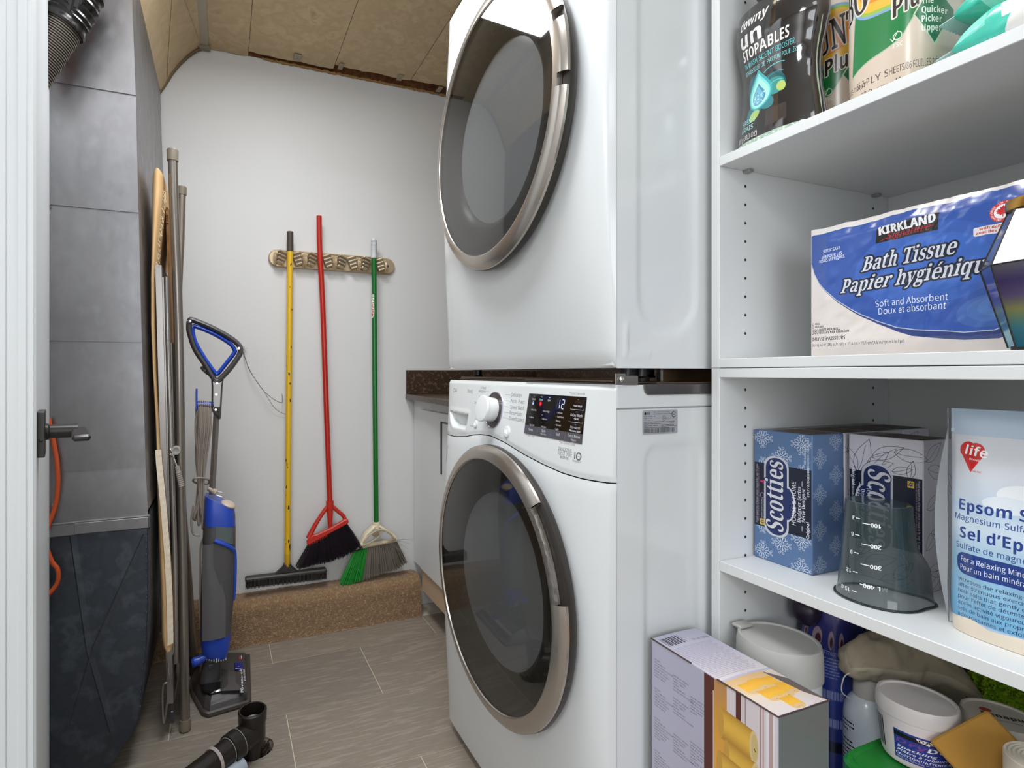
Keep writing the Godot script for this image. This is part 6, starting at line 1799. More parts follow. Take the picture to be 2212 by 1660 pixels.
func build_lower_shelf() -> void:
	var tb := printed(tissue_texture("blue"), 0.3)
	var tw := printed(tissue_texture("leaf"), 0.3)
	var y := 0.6867
	tissue_box(Vector3(0.9018, y, -0.6148), tb, "blue tissue box with white flower pattern, standing by the left shelf panel")
	tissue_box(Vector3(0.9792, y, -0.5106), tw, "white tissue box with black leaf drawings, standing behind the clear measuring cup")
	tissue_box(Vector3(0.9792, y, -0.6150), tw, "white leaf patterned tissue box directly behind the blue flowered one's right side")
	tissue_box(Vector3(1.0564, y, -0.6150), tw, "white leaf patterned tissue box third from the front edge in the back row")
	tissue_box(Vector3(1.1336, y, -0.6150), tw, "white leaf patterned tissue box deepest in the shelf, near the back corner")
	# upturned measuring cup
	var o := Vector3(0.867, y, -0.477)
	var t := thing("measuring_cup", "translucent grey-green measuring cup upside down on the shelf before the tissue boxes", "measuring cup", o)
	var rings := []
	for i in 15:
		var f := i / 14.0
		var r := lerpf(0.0465, 0.0365, pow(f, 0.85))
		var h := 0.136 * f
		if i == 0: r = 0.0485
		var ring := ring_of(Vector3(0, h, 0), r, r, 64, 2.15)
		for j in ring.size():
			var a := atan2(ring[j].x, ring[j].z)                 # spout towards +x +z
			var d := absf(wrapf(a - 0.95, -PI, PI))
			var k := smoothstep(0.75, 0.2, d) * smoothstep(0.62, 0.42, f)
			ring[j] += Vector3(sin(0.95), 0, cos(0.95)) * 0.014 * k
			if f > 0.42 and d < 0.6: ring[j] -= Vector3(sin(0.95), 0, cos(0.95)) * 0.003 * smoothstep(0.6, 0.3, d)
		rings.append(ring)
	var top := ring_of(Vector3(0, 0.1365, 0), 0.034, 0.034, 64, 2.15)
	rings.append(top)
	var m := M.new(); m.loft(rings, false, true)
	var glass := mt(Color(0.20, 0.27, 0.28, 0.55), 0.08, 0.0, {"transparency": BaseMaterial3D.TRANSPARENCY_ALPHA})
	obj("cup", m, glass, t, 60)
	m = M.new()
	var lip := []
	for q in rings[0]: lip.append(q + Vector3(0, 0.0016, 0))
	m.tube(lip, 0.0017, 6, true)
	obj("rim", m, mt(Color(0.13, 0.18, 0.19, 0.85), 0.1, 0.0, {"transparency": BaseMaterial3D.TRANSPARENCY_ALPHA}), t)
	m = M.new()
	var cupmap := func(p: Vector2) -> Vector3:                  # p: metres around from the point that faces the camera, and up
		var f := clampf(p.y / 0.136, 0, 1)
		var r := lerpf(0.0465, 0.0365, pow(f, 0.85)) + 0.0009
		var a := -2.07 + p.x / 0.042 + 0.55
		return Vector3(sin(a) * r, p.y, cos(a) * r)
	var marks := [["15 OZ", 0.0205, 0], ["ML 400", 0.033, 1], ["12", 0.047, 0], ["300", 0.0605, 1], ["9", 0.0735, 0], ["200", 0.088, 1], ["6", 0.0985, 0], ["100", 0.1165, 1], ["3", 0.1215, 0]]
	for q in marks:
		var yy: float = q[1] - 0.006
		var l0: float = 0.000 if q[2] == 1 else -0.009
		letters(m, q[0], (0.0225 if q[2] == 1 else -0.011) + (0.006 if q[0] == "ML 400" else 0.0) , yy + 0.0022, 0.0075, cupmap, {"rot": PI, "bold": true})
		var x0 := l0; var x1 := l0 + (0.0115 if q[2] == 1 else 0.006)
		m.quad(cupmap.call(Vector2(x0, yy - 0.0006)), cupmap.call(Vector2(x1, yy - 0.0006)), cupmap.call(Vector2(x1, yy + 0.0006)), cupmap.call(Vector2(x0, yy + 0.0006)))
	tag(obj("scale_print", m, mt(Color(0.95, 0.95, 0.95), 0.5), t), "", "", "", "stuff")
	# bag of bath salts
	var c := C.new(520, 1112, hex("b4c8dc"), 2)
	c.grad(0, 0, 520, 130, [hex("a7bbd0"), hex("b6c6d6")])
	c.grad(0, 130, 520, 330, [hex("cfd3da"), hex("dfe3ea"), hex("c6d6e6")])
	c.grad(0, 460, 520, 240, [hex("b9d0e6"), hex("d3e3f0"), hex("a8cbe4")])
	c.grad(0, 700, 520, 330, [hex("a9cde6"), hex("8fc0e0"), hex("6fadd6")])
	c.ell(330, 400, 120, 60, hex("eef2f6"), 0.1); c.ell(420, 440, 110, 60, hex("f2f4f8")); c.ell(250, 440, 90, 40, hex("e3ebf3"))
	var sand := PackedVector2Array([Vector2(0, 1040), Vector2(120, 1020), Vector2(190, 1044), Vector2(300, 1034), Vector2(420, 1050), Vector2(520, 1030), Vector2(520, 1112), Vector2(0, 1112)])
	c.poly(sand, hex("efe0cc"))
	var red := hex("cf1f1c")
	c.ell(84, 198, 32, 38, red, 0.2); c.ell(118, 204, 36, 40, red, -0.1); c.poly(PackedVector2Array([Vector2(56, 214), Vector2(152, 222), Vector2(106, 308)]), red)
	c.text("life", 74, 222, 62, Color.WHITE, {"bold": true, "rot": 0.12}); c.text("BRAND", 96, 248, 13, Color.WHITE, {"bold": true, "rot": 0.12})
	c.text("TM/MC", 112, 306, 12, red)
	var nv := hex("23408a")
	c.text("Epsom Salts", 62, 498, 74, nv, {"bold": true, "fit": 380.0}); c.text("Magnesium Sulfate USP", 44, 548, 40, nv, {"fit": 385.0})
	c.text("Sel d’Epsom", 70, 634, 74, nv, {"bold": true, "fit": 370.0}); c.text("Sulfate de magnésium USP", 52, 688, 40, nv, {"fit": 420.0})
	c.rrect(56, 704, 460, 108, 40, nv)
	c.text("For a Relaxing Mineral Bath", 76, 750, 36, Color.WHITE, {"fit": 340.0}); c.text("Pour un bain minéralisé favorisant", 72, 792, 36, Color.WHITE, {"fit": 420.0})
	for i in 7: c.text(["increases the relaxing effects of a warm bath", "after strenuous exercise", "bath salts that gently exfoliate the skin", "pour l'effet de détente d'un bon bain chaud", "après activité vigoureuse", "sels de bain aux propriétés", "adoucissantes et exfoliantes"][i], 62, 850 + i * 29, 25, hex("23324e"))
	var bo := Vector3(0.868, y, -0.333)
	t = thing("bath_salt_bag", "blue and white plastic bag of bath salts with red heart logo at the shelf front", "bag", bo)
	var face := func(u: float, v: float, s: float) -> Vector3:
		var z := lerpf(-0.062, 0.066, u) * lerpf(1.0, 0.985, v)
		var b := 0.030 * pow(1.0 - pow(absf(2 * u - 1), 3.0), 0.6) * (1.0 - pow(clampf(v * 1.02, 0, 1), 3.5)) + 0.0012
		if v < 0.06: b *= 0.82 + 3.0 * v
		b += 0.0022 * sin(u * 17.0 + v * 9.0) * sin(v * 7.0) * (1.0 - v)
		return Vector3(s * b - 0.004 * v, 0.0002 + 0.274 * v, z)
	m = M.new()
	m.grid(26, 40, func(u: float, v: float) -> Vector3: return face.call(u, v, -1.0))
	var bagm := printed(c.tex(), 0.22, {"clearcoat_enabled": true, "clearcoat": 0.6, "clearcoat_roughness": 0.15})
	obj("front", m, bagm, t, 70)
	m = M.new()
	m.grid(26, 40, func(u: float, v: float) -> Vector3: return face.call(1.0 - u, v, 1.0))
	m.grid(2, 24, func(u: float, v: float) -> Vector3: return face.call(0.0, v, lerpf(1.0, -1.0, u)) + Vector3(0, 0, -0.014 * sin(PI * clampf(v * 1.1, 0, 1)) * sin(PI * u) - 0.004))
	obj("gusset", m, mt(hex("a9aeb4"), 0.25), t, 70)
	m = M.new()
	m.box(Vector3(-0.0055, 0.247, 0.002), Vector3(0.0035, 0.006, 0.126), 0.001)
	obj("zip_strip", m, mt(hex("b6c6d6"), 0.3), t)

# ---------------------------------------------------------------- bath tissue and lantern
func build_middle_shelf() -> void:
	var y := 1.0301
	var c := C.new(1320, 808, hex("e6dcd6"), 2)
	c.grad(0, 0, 1320, 808, [hex("efe9e6"), hex("e6ddd8"), hex("ded3cc")])
	# blue field with its curved lower edge
	var fld := func(d: float, lower: Array) -> PackedVector2Array:
		var p := PackedVector2Array([Vector2(2, 38 - d), Vector2(180, 34 - d), Vector2(362, 32 - d), Vector2(542, 20), Vector2(707, 30), Vector2(814, 16), Vector2(1060, 22), Vector2(1318, 38)])
		for q in lower: p.append(q + Vector2(0, d))
		return p
	var arc := [Vector2(1318, 215), Vector2(1296, 300), Vector2(1205, 430), Vector2(1080, 560), Vector2(980, 650), Vector2(872, 700), Vector2(760, 704), Vector2(684, 691), Vector2(560, 676), Vector2(465, 654), Vector2(384, 615), Vector2(300, 566), Vector2(241, 523), Vector2(170, 465), Vector2(110, 405), Vector2(60, 350), Vector2(23, 287), Vector2(2, 219)]
	var arc2 := [Vector2(1318, 225), Vector2(1300, 340), Vector2(1210, 480), Vector2(1080, 620), Vector2(980, 700), Vector2(887, 741), Vector2(760, 742), Vector2(684, 732), Vector2(542, 708), Vector2(465, 675), Vector2(384, 630), Vector2(300, 578), Vector2(241, 533), Vector2(170, 473), Vector2(110, 411), Vector2(60, 355), Vector2(23, 291), Vector2(2, 221)]
	c.poly(fld.call(0.0, arc2), hex("2c3f7c")); c.poly(fld.call(0.0, arc), hex("2f55a8"))
	c.ell(600, 330, 330, 220, hex("3560b6")); c.ell(640, 330, 230, 150, hex("3a68c0"))
	c.line(arc, 5, hex("c3c9d4"))
	for k in 4: c.ell(860 + 14 * k, 600 - 10 * k, 130 - 26 * k, 80 - 16 * k, [hex("3d64ae"), hex("4870b6"), hex("527abe"), hex("4a72b8")][k], -0.2)
	var wht := hex("eef0f4")
	c.text("SEPTIC SAFE", 85, 160, 26, wht, {"fit": 104.0, "bold": true}); c.text("SÛR POUR LES", 77, 196, 26, wht, {"fit": 121.0, "bold": true}); c.text("FOSSES SEPTIQUES", 59, 218, 26, wht, {"fit": 154.0, "bold": true})
	c.poly(PackedVector2Array([Vector2(379, 79), Vector2(662, 66), Vector2(660, 160), Vector2(375, 168)]), hex("1d1714"))
	c.text("KIRKLAND", 390, 124, 62, wht, {"bold": true, "fit": 258.0, "rot": -0.035, "heavy": 1.6}); c.text("Signature", 420, 158, 52, hex("b3202c"), {"face": "Droid Serif", "shear": 0.35, "fit": 200.0, "rot": -0.04})
	c.line([Vector2(392, 160), Vector2(430, 146), Vector2(640, 132)], 3, hex("b3202c"))
	var script := {"face": "Droid Serif", "bold": true, "shear": 0.28, "rot": -0.03, "stroke": [hex("10182e"), 9.0]}
	var s2 := script.duplicate(); s2.fit = 425.0
	c.text("Bath Tissue", 302, 316, 116, hex("d7dbe6"), s2)
	s2 = script.duplicate(); s2.fit = 690.0
	c.text("Papier hygiénique", 192, 430, 112, hex("d7dbe6"), s2)
	c.text("Soft and Absorbent", 374, 532, 50, wht, {"fit": 324.0}); c.text("Doux et absorbant", 387, 576, 50, wht, {"fit": 304.0})
	c.ell(903, 131, 50, 50, hex("d02a24")); c.ell(903, 131, 35, 35, wht)
	var mp := PackedVector2Array()
	for q in [[0, -28], [5, -18], [12, -21], [10, -8], [20, -15], [21, -9], [28, -9], [24, 2], [26, 6], [12, 15], [13, 19], [2, 17], [2, 29], [-2, 29], [-2, 17], [-13, 19], [-12, 15], [-26, 6], [-24, 2], [-28, -9], [-21, -9], [-20, -15], [-10, -8], [-12, -21], [-5, -18]]: mp.append(Vector2(903 + q[0], 129 + q[1]))
	c.poly(mp, hex("d02a24"))
	for k in 15: c.text("MADE IN CANADA "[k], 903 + cos(-PI + k * PI / 14.0) * 38, 131 + sin(-PI + k * PI / 14.0) * 38, 13, wht, {"rot": -PI / 2 + k * PI / 14.0, "bold": true})
	for k in 18: c.text("FABRIQUÉ AU CANADA"[k], 903 + cos(PI - (k + 0.5) * PI / 18.0) * 46, 131 + sin(PI - (k + 0.5) * PI / 18.0) * 46, 11, wht, {"rot": PI / 2 - (k + 0.5) * PI / 18.0, "bold": true})
	c.rrect(796, 186, 240, 44, 8, hex("e8e0e0")); c.text("with domestic and imported materials", 818, 203, 18, hex("c03028"), {"bold": true}); c.text("avec des matériaux domestiques", 806, 222, 18, hex("c03028"), {"bold": true})
	var ink := hex("22222c")
	c.text("6", 6, 626, 44, ink, {"sx": 0.7}); c.text("ROLLS", 30, 606, 17, ink, {"bold": true, "sx": 0.7}); c.text("ROULEAUX", 30, 624, 17, ink, {"bold": true, "sx": 0.7})
	c.text("380", 6, 664, 44, ink, {"sx": 0.7}); c.text("SHEETS PER ROLL", 58, 646, 20, ink, {"bold": true, "sx": 0.8}); c.text("FEUILLES PAR ROULEAU", 58, 664, 20, ink, {"bold": true, "sx": 0.8})
	c.text("2-PLY / 2 ÉPAISSEURS", 8, 706, 30, ink, {"bold": true, "fit": 206.0}); c.text("26.4 sq m / m² (285 sq ft . pi²)  •  11.4 cm × 10.1 cm (4.5 in / po × 4 in / po)", 8, 742, 24, ink, {"fit": 500.0})
	var o := Vector3(0.931, y, -0.409)
	var t := thing("toilet_paper_pack", "blue and white pack of bath tissue rolls on the middle shelf", "toilet paper", o)
	var m := M.new()
	var nz := FastNoiseLite.new(); nz.seed = 5; nz.frequency = 18.0
	m.grid(80, 48, func(u: float, v: float) -> Vector3:
		var z := lerpf(-0.165, 0.165, u)
		var roll := 0.0035 * absf(cos(3.0 * PI * u)) * 0.0 + 0.004 * pow(absf(sin(3.0 * PI * u)), 0.5)
		var e := minf(minf(u, 1 - u) * 12.0, 1.0) * minf(minf(v, 1 - v) * 10.0, 1.0)
		var n := 0.0028 * nz.get_noise_2d(z, v * 0.2) + 0.0016 * absf(nz.get_noise_2d(z * 2.2 + 3.0, v * 0.5))
		return Vector3(-0.0605 - (roll + n) * e + 0.004 * (1 - e), lerpf(0.0006, 0.2015 + 0.0025 * nz.get_noise_1d(z * 2.0), v), z))
	obj("printed_front", m, printed(c.tex(), 0.2, {"clearcoat_enabled": true, "clearcoat": 0.8, "clearcoat_roughness": 0.12}), t, 70)
	m = M.new()
	var rr := []
	for i in 9:
		var f := i / 8.0
		var k := 1.0 - 0.06 * pow(absf(2 * f - 1), 4.0)
		var r := PackedVector3Array()
		for p in ring_of(Vector3(0, 0.0004 + 0.2008 * f, 0), 0.0595 * k, 0.1645 * k, 48, 9.0): r.append(p)
		rr.append(r)
	m.loft(rr)
	obj("wrapper", m, mt(hex("e3dcd8"), 0.3, 0.0, {"clearcoat_enabled": true, "clearcoat": 0.5}), t, 70)
	# faceted lantern
	o = Vector3(0.8215, y, -0.2895)
	t = thing("glass_lantern", "faceted iridescent glass lantern with gold ring in front of the bath tissue pack", "lantern", o)
	var prof := [Vector2(0.034, 0.003), Vector2(0.056, 0.092), Vector2(0.033, 0.156)]
	var ir := Gradient.new()
	ir.offsets = PackedFloat32Array([0.0, 0.15, 0.27, 0.36, 0.46, 0.58, 0.72, 1.0])
	ir.colors = PackedColorArray([hex("3f93b4"), hex("63b3c4"), hex("b9c07a"), hex("7f6f9c"), hex("5d4f86"), hex("8a8a90"), hex("a3a09a"), hex("8f8d8a")])
	var gt := GradientTexture2D.new(); gt.gradient = ir; gt.width = 64; gt.height = 256
	gt.fill_from = Vector2(0, 1); gt.fill_to = Vector2(0, 0)
	var im := mt(Color.WHITE, 0.12, 0.75, {"metallic_specular": 0.8}); im.albedo_texture = gt; im.texture_repeat = false
	var lead := mt(hex("3a3836"), 0.35, 0.6)
	var N := 8
	for k in N:
		var a0 := TAU * k / N + 0.2; var a1 := TAU * (k + 1) / N + 0.2
		for b in 2:
			var p: Vector2 = prof[b]; var q: Vector2 = prof[b + 1]
			var P := func(a: float, r: Vector2) -> Vector3: return Vector3(sin(a) * r.x, r.y, cos(a) * r.x)
			m = M.new()
			m.quad(P.call(a0, p), P.call(a1, p), P.call(a1, q), P.call(a0, q), Vector2(0, 1.0 - p.y / 0.16), Vector2(1, 1.0 - p.y / 0.16), Vector2(1, 1.0 - q.y / 0.16), Vector2(0, 1.0 - q.y / 0.16))
			var nn: Vector3 = (P.call((a0 + a1) / 2, (p + q) / 2) * Vector3(1, 0, 1)).normalized() * 0.0022
			m.quad(P.call(a1, p) - nn, P.call(a0, p) - nn, P.call(a0, q) - nn, P.call(a1, q) - nn, Vector2(1, 1.0 - p.y / 0.16), Vector2(0, 1.0 - p.y / 0.16), Vector2(0, 1.0 - q.y / 0.16), Vector2(1, 1.0 - q.y / 0.16))
			obj("glass_panel", m, im, t, 10)
			m = M.new()
			m.tube([P.call(a0, p), P.call(a0, q)], 0.0009, 6)
			if b == 0: m.tube([P.call(a0, q), P.call(a1, q)], 0.0009, 6)
			obj("lead_line", m, lead, t)
	m = M.new()
	m.lathe([Vector2(0.0, 0.0005), Vector2(0.034, 0.0005), Vector2(0.0345, 0.004), Vector2(0.0, 0.004)], 8)
	obj("base", m, lead, t)
	m = M.new()
	m.lathe([Vector2(0.031, 0.152), Vector2(0.0355, 0.152), Vector2(0.0365, 0.157), Vector2(0.0355, 0.163), Vector2(0.031, 0.164), Vector2(0.030, 0.158), Vector2(0.031, 0.152)], 40)
	obj("gold_ring", m, mt(hex("c89a4a"), 0.25, 0.9), t)

# ---------------------------------------------------------------- top shelf
func build_top_shelf() -> void:
	var y := 1.3732
	# black scent booster bottle
	var W := 2048.0
	var c := C.new(2048, 1024, hex("1d1714"), 1)
	var cx := func(f: float) -> float: return f * W
	var teal := hex("4fd0d4"); var wht := hex("e6e2de")
	c.grad(0, 968, 2048, 56, [hex("9fb8a6"), hex("c3d2bf")])
	var rg := rng_of(4)
	for i in 400: c.ell(rg.randf() * 2048, 972 + rg.randf() * 50, 9, 6, [hex("b9cdb9"), hex("8fae9e"), hex("d7e0cf")][i % 3], rg.randf(), 10)
	var X := 1330.0
	c.text("downy", X, 128, 92, wht, {"shear": 0.2, "bold": true, "rot": 0.0, "fit": 230.0})
	c.text("un", X + 4, 268, 170, wht, {"bold": true, "fit": 190.0}); c.text("STOPABLES", X, 360, 108, wht, {"fit": 380.0, "bold": true})
	c.text("IN-WASH SCENT BOOSTER", X, 418, 52, teal, {"fit": 430.0}); c.text("REHAUSSEUR DE PARFUM POUR LESSIVE", X, 472, 46, hex("8fd8dc"), {"fit": 500.0})
	# drops and petals
	var d := Vector2(X + 150, 650)
	for q in [[-60, -70, 60, 80, "17545c", 0.3], [110, -20, 100, 80, "1b5a60", 0.4], [120, 0, 84, 60, "2f8f8c", 0.2], [170, 20, 40, 34, "b6c86a", 0.6], [-40, 120, 80, 60, "1c6c72", -0.6], [-30, 150, 50, 34, "a9c46a", -0.5], [60, 90, 60, 44, "2b7c84", 0.8]]: c.ell(d.x + q[0], d.y + q[1], q[2], q[3], hex(q[4]), q[5])
	var drop := func(s: float, col: Color, off: Vector2) -> void:
		var p := PackedVector2Array()
		for i in 40:
			var f := TAU * i / 40
			p.append(d + off + Vector2(sin(f) * s * 0.72 * (1.0 if cos(f) < 0 else 1.0 - 0.8 * pow(cos(f), 1.5)), -cos(f) * s * (1.25 if cos(f) > 0 else 0.85)))
		c.poly(p, col)
	drop.call(138.0, hex("2fa9ac"), Vector2(0, 0)); drop.call(120.0, hex("7fdcd4"), Vector2(0, 4)); drop.call(104.0, hex("a9e6da"), Vector2(4, 12)); drop.call(74.0, hex("3d86a8"), Vector2(0, 22)); drop.call(64.0, hex("6fb4cc"), Vector2(-4, 26))
	for i in 26: c.ell(d.x + rg.randf_range(-50, 50), d.y + rg.randf_range(-10, 80), rg.randf_range(4, 12), rg.randf_range(3, 8), [hex("9ad4dc"), hex("5c9cc0"), hex("c3e6e0")][i % 3], rg.randf(), 12)
	for k in 3: c.ring(d.x + 130, d.y - 120 + 60 * k, 90 - 14 * k, 34, 5, [teal, hex("2d8f94"), hex("68c8c8")][k], 3.4 + k * 0.2, 5.6)
	c.text("FRESH", X - 20, 838, 52, hex("9fe0e2"), {"fit": 150.0}); c.text("FRAIS", X - 20, 888, 52, hex("9fe0e2"), {"fit": 140.0})
	c.text("859 g (30.3 OZ)", X - 70, 952, 52, wht, {"fit": 230.0})
	c.rrect(X + 210, 800, 150, 120, 10, hex("3a2f2a"))
	var o := Vector3(0.8385, y, -0.5985)
	var t := thing("scent_booster_bottle", "black waisted bottle of laundry scent booster with teal drop picture on top shelf", "bottle", o)
	var rings := []
	var pr := [[0.0, 0.066], [0.004, 0.0685], [0.02, 0.0675], [0.045, 0.0640], [0.08, 0.0595], [0.105, 0.0585], [0.13, 0.0605], [0.155, 0.0655], [0.18, 0.0705], [0.205, 0.0705], [0.227, 0.066]]
	for i in 34:
		var h := 0.227 * i / 33.0
		var k := 0
		while k < pr.size() - 2 and pr[k + 1][0] < h: k += 1
		var w := lerpf(pr[k][1], pr[k + 1][1], smoothstep(0.0, 1.0, (h - pr[k][0]) / (pr[k + 1][0] - pr[k][0])) * 0.5 + 0.5 * (h - pr[k][0]) / (pr[k + 1][0] - pr[k][0]))
		rings.append(ring_of(Vector3(0, h, 0), w * 0.56, w, 64, 2.3))
	var m := M.new(); m.loft(rings)
	obj("body", m, printed(c.tex(), 0.1, {"metallic_specular": 0.6, "clearcoat_enabled": true, "clearcoat": 1.0, "clearcoat_roughness": 0.04}), t, 60)
	m = M.new(); m.lathe([Vector2(0.026, 0.226), Vector2(0.03, 0.24), Vector2(0.034, 0.25), Vector2(0.033, 0.30), Vector2(0.0, 0.302)], 40)
	obj("cap", m, mt(hex("17120f"), 0.25), t)
	m = M.new(); m.tube(smooth_path([Vector3(-0.004, 0.004, 0.0682), Vector3(-0.004, 0.045, 0.0638), Vector3(-0.004, 0.105, 0.0582), Vector3(-0.004, 0.155, 0.0652), Vector3(-0.004, 0.2, 0.0702)], 5), 0.0012, 6)
	obj("side_seam", m, mt(hex("9aa890"), 0.3), t)
	# paper towels
	for k in 2:
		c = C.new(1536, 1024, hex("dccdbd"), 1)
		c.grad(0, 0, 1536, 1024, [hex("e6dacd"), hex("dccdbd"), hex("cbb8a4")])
		var bx := 1000.0
		var g := hex("1c7a3e")
		c.poly(PackedVector2Array([Vector2(bx + 70, 330), Vector2(bx + 290, 330), Vector2(bx + 330, 640), Vector2(bx + 240, 760), Vector2(bx + 20, 850)]), g)
		c.line([Vector2(bx + 70, 330), Vector2(bx + 20, 850), Vector2(bx + 240, 760), Vector2(bx + 330, 640)], 6, hex("a9b39a"))
		c.poly(PackedVector2Array([Vector2(bx + 60, 40), Vector2(bx + 250, 0), Vector2(bx + 220, 330), Vector2(bx + 150, 330)]), hex("1f6a3a"))
		c.text("LONGER", bx + 80, 130, 38, hex("dfe3d6"), {"bold": true}); c.text("FEUILLES", bx + 80, 170, 38, hex("dfe3d6"), {"bold": true})
		for q in [[hex("7fa3c8"), 225.0, 180.0], [hex("8fb84a"), 212.0, 166.0], [hex("e6b43a"), 196.0, 150.0], [hex("e08a2c"), 160.0, 100.0]]: c.ell(bx + 240, 420, q[1], q[2], q[0], -0.25)
		c.text("BOUNTY", bx - 40, 560, 250, hex("2c211b"), {"bold": true, "face": "Droid Serif", "rot": -0.2, "fit": 560.0, "shear": 0.1, "stroke": [hex("d9d3cb"), 9.0]})
		c.text("Plus", bx + 200, 650, 130, hex("2c211b"), {"bold": true, "rot": -0.2, "shear": 0.2, "fit": 190.0, "stroke": [hex("e6ddd2"), 7.0]})
		c.poly(PackedVector2Array([Vector2(bx + 430, 500), Vector2(bx + 560, 650), Vector2(bx + 430, 830), Vector2(bx + 300, 670)]), hex("c9cdb6"))
		c.poly(PackedVector2Array([Vector2(bx + 430, 512), Vector2(bx + 549, 650), Vector2(bx + 430, 816), Vector2(bx + 311, 670)]), hex("1d7048"))
		for i in 4: c.text(["The", "Quicker", "Picker", "Upper"][i], bx + 350, 626 + 44 * i, 44, hex("eceee2"), {"bold": true})
		c.text("FSC", bx + 200, 800, 30, hex("dfe6d6"), {"bold": true}); c.ring(bx + 222, 745, 20, 18, 4, hex("dfe6d6")); c.line([Vector2(bx + 190, 748), Vector2(bx + 200, 766), Vector2(bx + 222, 720)], 4, hex("dfe6d6"))
		c.text("86 2-PLY SHEETS/86 FEUILLES 2 ÉPAISSEURS", bx + 60, 925, 48, hex("4a3f38"), {"fit": 520.0}); c.text("ESSUIE-TOUT", bx - 90, 930, 36, hex("4a3f38"))
		c.text("27.9 cm x 18 cm (11 IN/PO x 7.1 IN/PO)", bx + 90, 985, 48, hex("4a3f38"), {"fit": 460.0}); c.text("46.6 FT²/PI²", bx - 60, 992, 36, hex("4a3f38"))
		o = [Vector3(0.883, y, -0.4535), Vector3(0.9465, y, -0.574)][k]
		t = thing("paper_towel_roll", ["wrapped paper towel roll with green diamond print beside the black bottle", "wrapped paper towel roll half hidden behind the front one and the black bottle"][k], "paper towels", o, 0.0, "wrapped paper towel rolls on the top shelf")
		rings = []
		for i in 13:
			var f := i / 12.0
			var s := 1.0 - 0.05 * pow(absf(2 * f - 1), 6.0)
			rings.append(ring_of(Vector3(0, 0.27 * f, 0), 0.0615 * s, 0.0525 * s, 72, 3.0 if k == 0 else 2.4))
		m = M.new(); m.loft(rings)
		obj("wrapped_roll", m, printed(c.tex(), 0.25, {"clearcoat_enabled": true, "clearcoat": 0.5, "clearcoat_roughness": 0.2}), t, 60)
		m = M.new(); m.lathe([Vector2(0.0, 0.2702), Vector2(0.02, 0.2702), Vector2(0.02, 0.272), Vector2(0, 0.272)], 24)
		obj("core", m, mt(hex("a88a66"), 0.9), t)
	# magenta bottle behind the wipes
	c = C.new(1024, 512, hex("6d0a52"), 1)
	c.grad(0, 0, 1024, 512, [hex("7d1262"), hex("5c0848"), hex("4d063c")])
	c.rrect(640, 130, 330, 340, 20, hex("a51a50")); c.rrect(640, 100, 330, 100, 20, hex("e6a82c"))
	for i in 3: c.text(["✓ fresh scent all day", "✓ removes tough stains", "✓ for every machine"][i].replace("✓", "v"), 665, 132 + 28 * i, 22, hex("3a2410"))
	c.ell(800, 300, 60, 60, hex("c98a8a")); c.ell(815, 330, 44, 40, hex("e0c42c")); c.rect(655, 260, 44, 90, hex("e6d6d8"))
	for i in 5: c.rect(870, 270 + 22 * i, 70, 8, hex("e0c0cc"))
	o = Vector3(1.008, y, -0.418)
	t = thing("detergent_bottle", "magenta detergent bottle with yellow and pink label behind the teal wipe packs", "bottle", o)
	rings = []
	for q in [[0.0, 0.046], [0.004, 0.049], [0.10, 0.05], [0.13, 0.048], [0.16, 0.038], [0.19, 0.026], [0.21, 0.022]]: rings.append(ring_of(Vector3(0, q[0], 0), q[1] * 0.85, q[1], 48, 2.4))
	m = M.new(); m.loft(rings)
	obj("body", m, printed(c.tex(), 0.2), t, 60)
	m = M.new(); m.lathe([Vector2(0.024, 0.208), Vector2(0.025, 0.24), Vector2(0, 0.241)], 28)
	obj("cap", m, mt(hex("3a0a3a"), 0.3), t)
	# packs of wipes
	for k in 2:
		c = C.new(1024, 512, hex("e9e6e2"), 1)
		c.poly(PackedVector2Array([Vector2(0, 0), Vector2(250, 0), Vector2(170, 250), Vector2(210, 512), Vector2(0, 512)]), hex("4cc4ae")); c.poly(PackedVector2Array([Vector2(0, 120), Vector2(130, 160), Vector2(150, 512), Vector2(0, 512)]), hex("7fd8c4"))
		c.poly(PackedVector2Array([Vector2(760, 0), Vector2(1024, 0), Vector2(1024, 512), Vector2(820, 512)]), hex("4cc4ae"))
		if k == 0: c.rect(330, 220, 430, 170, hex("a04a34")); c.text("KIRKLAND", 345, 330, 104, Color.WHITE, {"bold": true, "fit": 400.0, "stroke": [hex("5a4a40"), 5.0], "shear": 0.15}); c.text("Signature", 400, 380, 44, hex("f0d8d0"), {"face": "Droid Serif", "shear": 0.3})
		else: c.rect(0, 0, 1024, 512, hex("3fbfa6")); c.poly(PackedVector2Array([Vector2(120, 0), Vector2(600, 40), Vector2(420, 200), Vector2(150, 220)]), hex("8fe0cc")); c.poly(PackedVector2Array([Vector2(260, 60), Vector2(820, 150), Vector2(1024, 80), Vector2(1024, 0), Vector2(400, 0)]), hex("a6ead8"))
		o = [Vector3(0.848, y, -0.256), Vector3(0.868, y + 0.0505, -0.262)][k]
		t = thing("wipes_pack", ["white and teal pack of wipes lying on the top shelf edge, lower of two", "teal pack of wipes lying on top of the white and teal one"][k], "wipes", o, 0.0, "packs of wipes on the top shelf")
		m = M.new()
		var nz := FastNoiseLite.new(); nz.seed = 30 + k; nz.frequency = 20.0
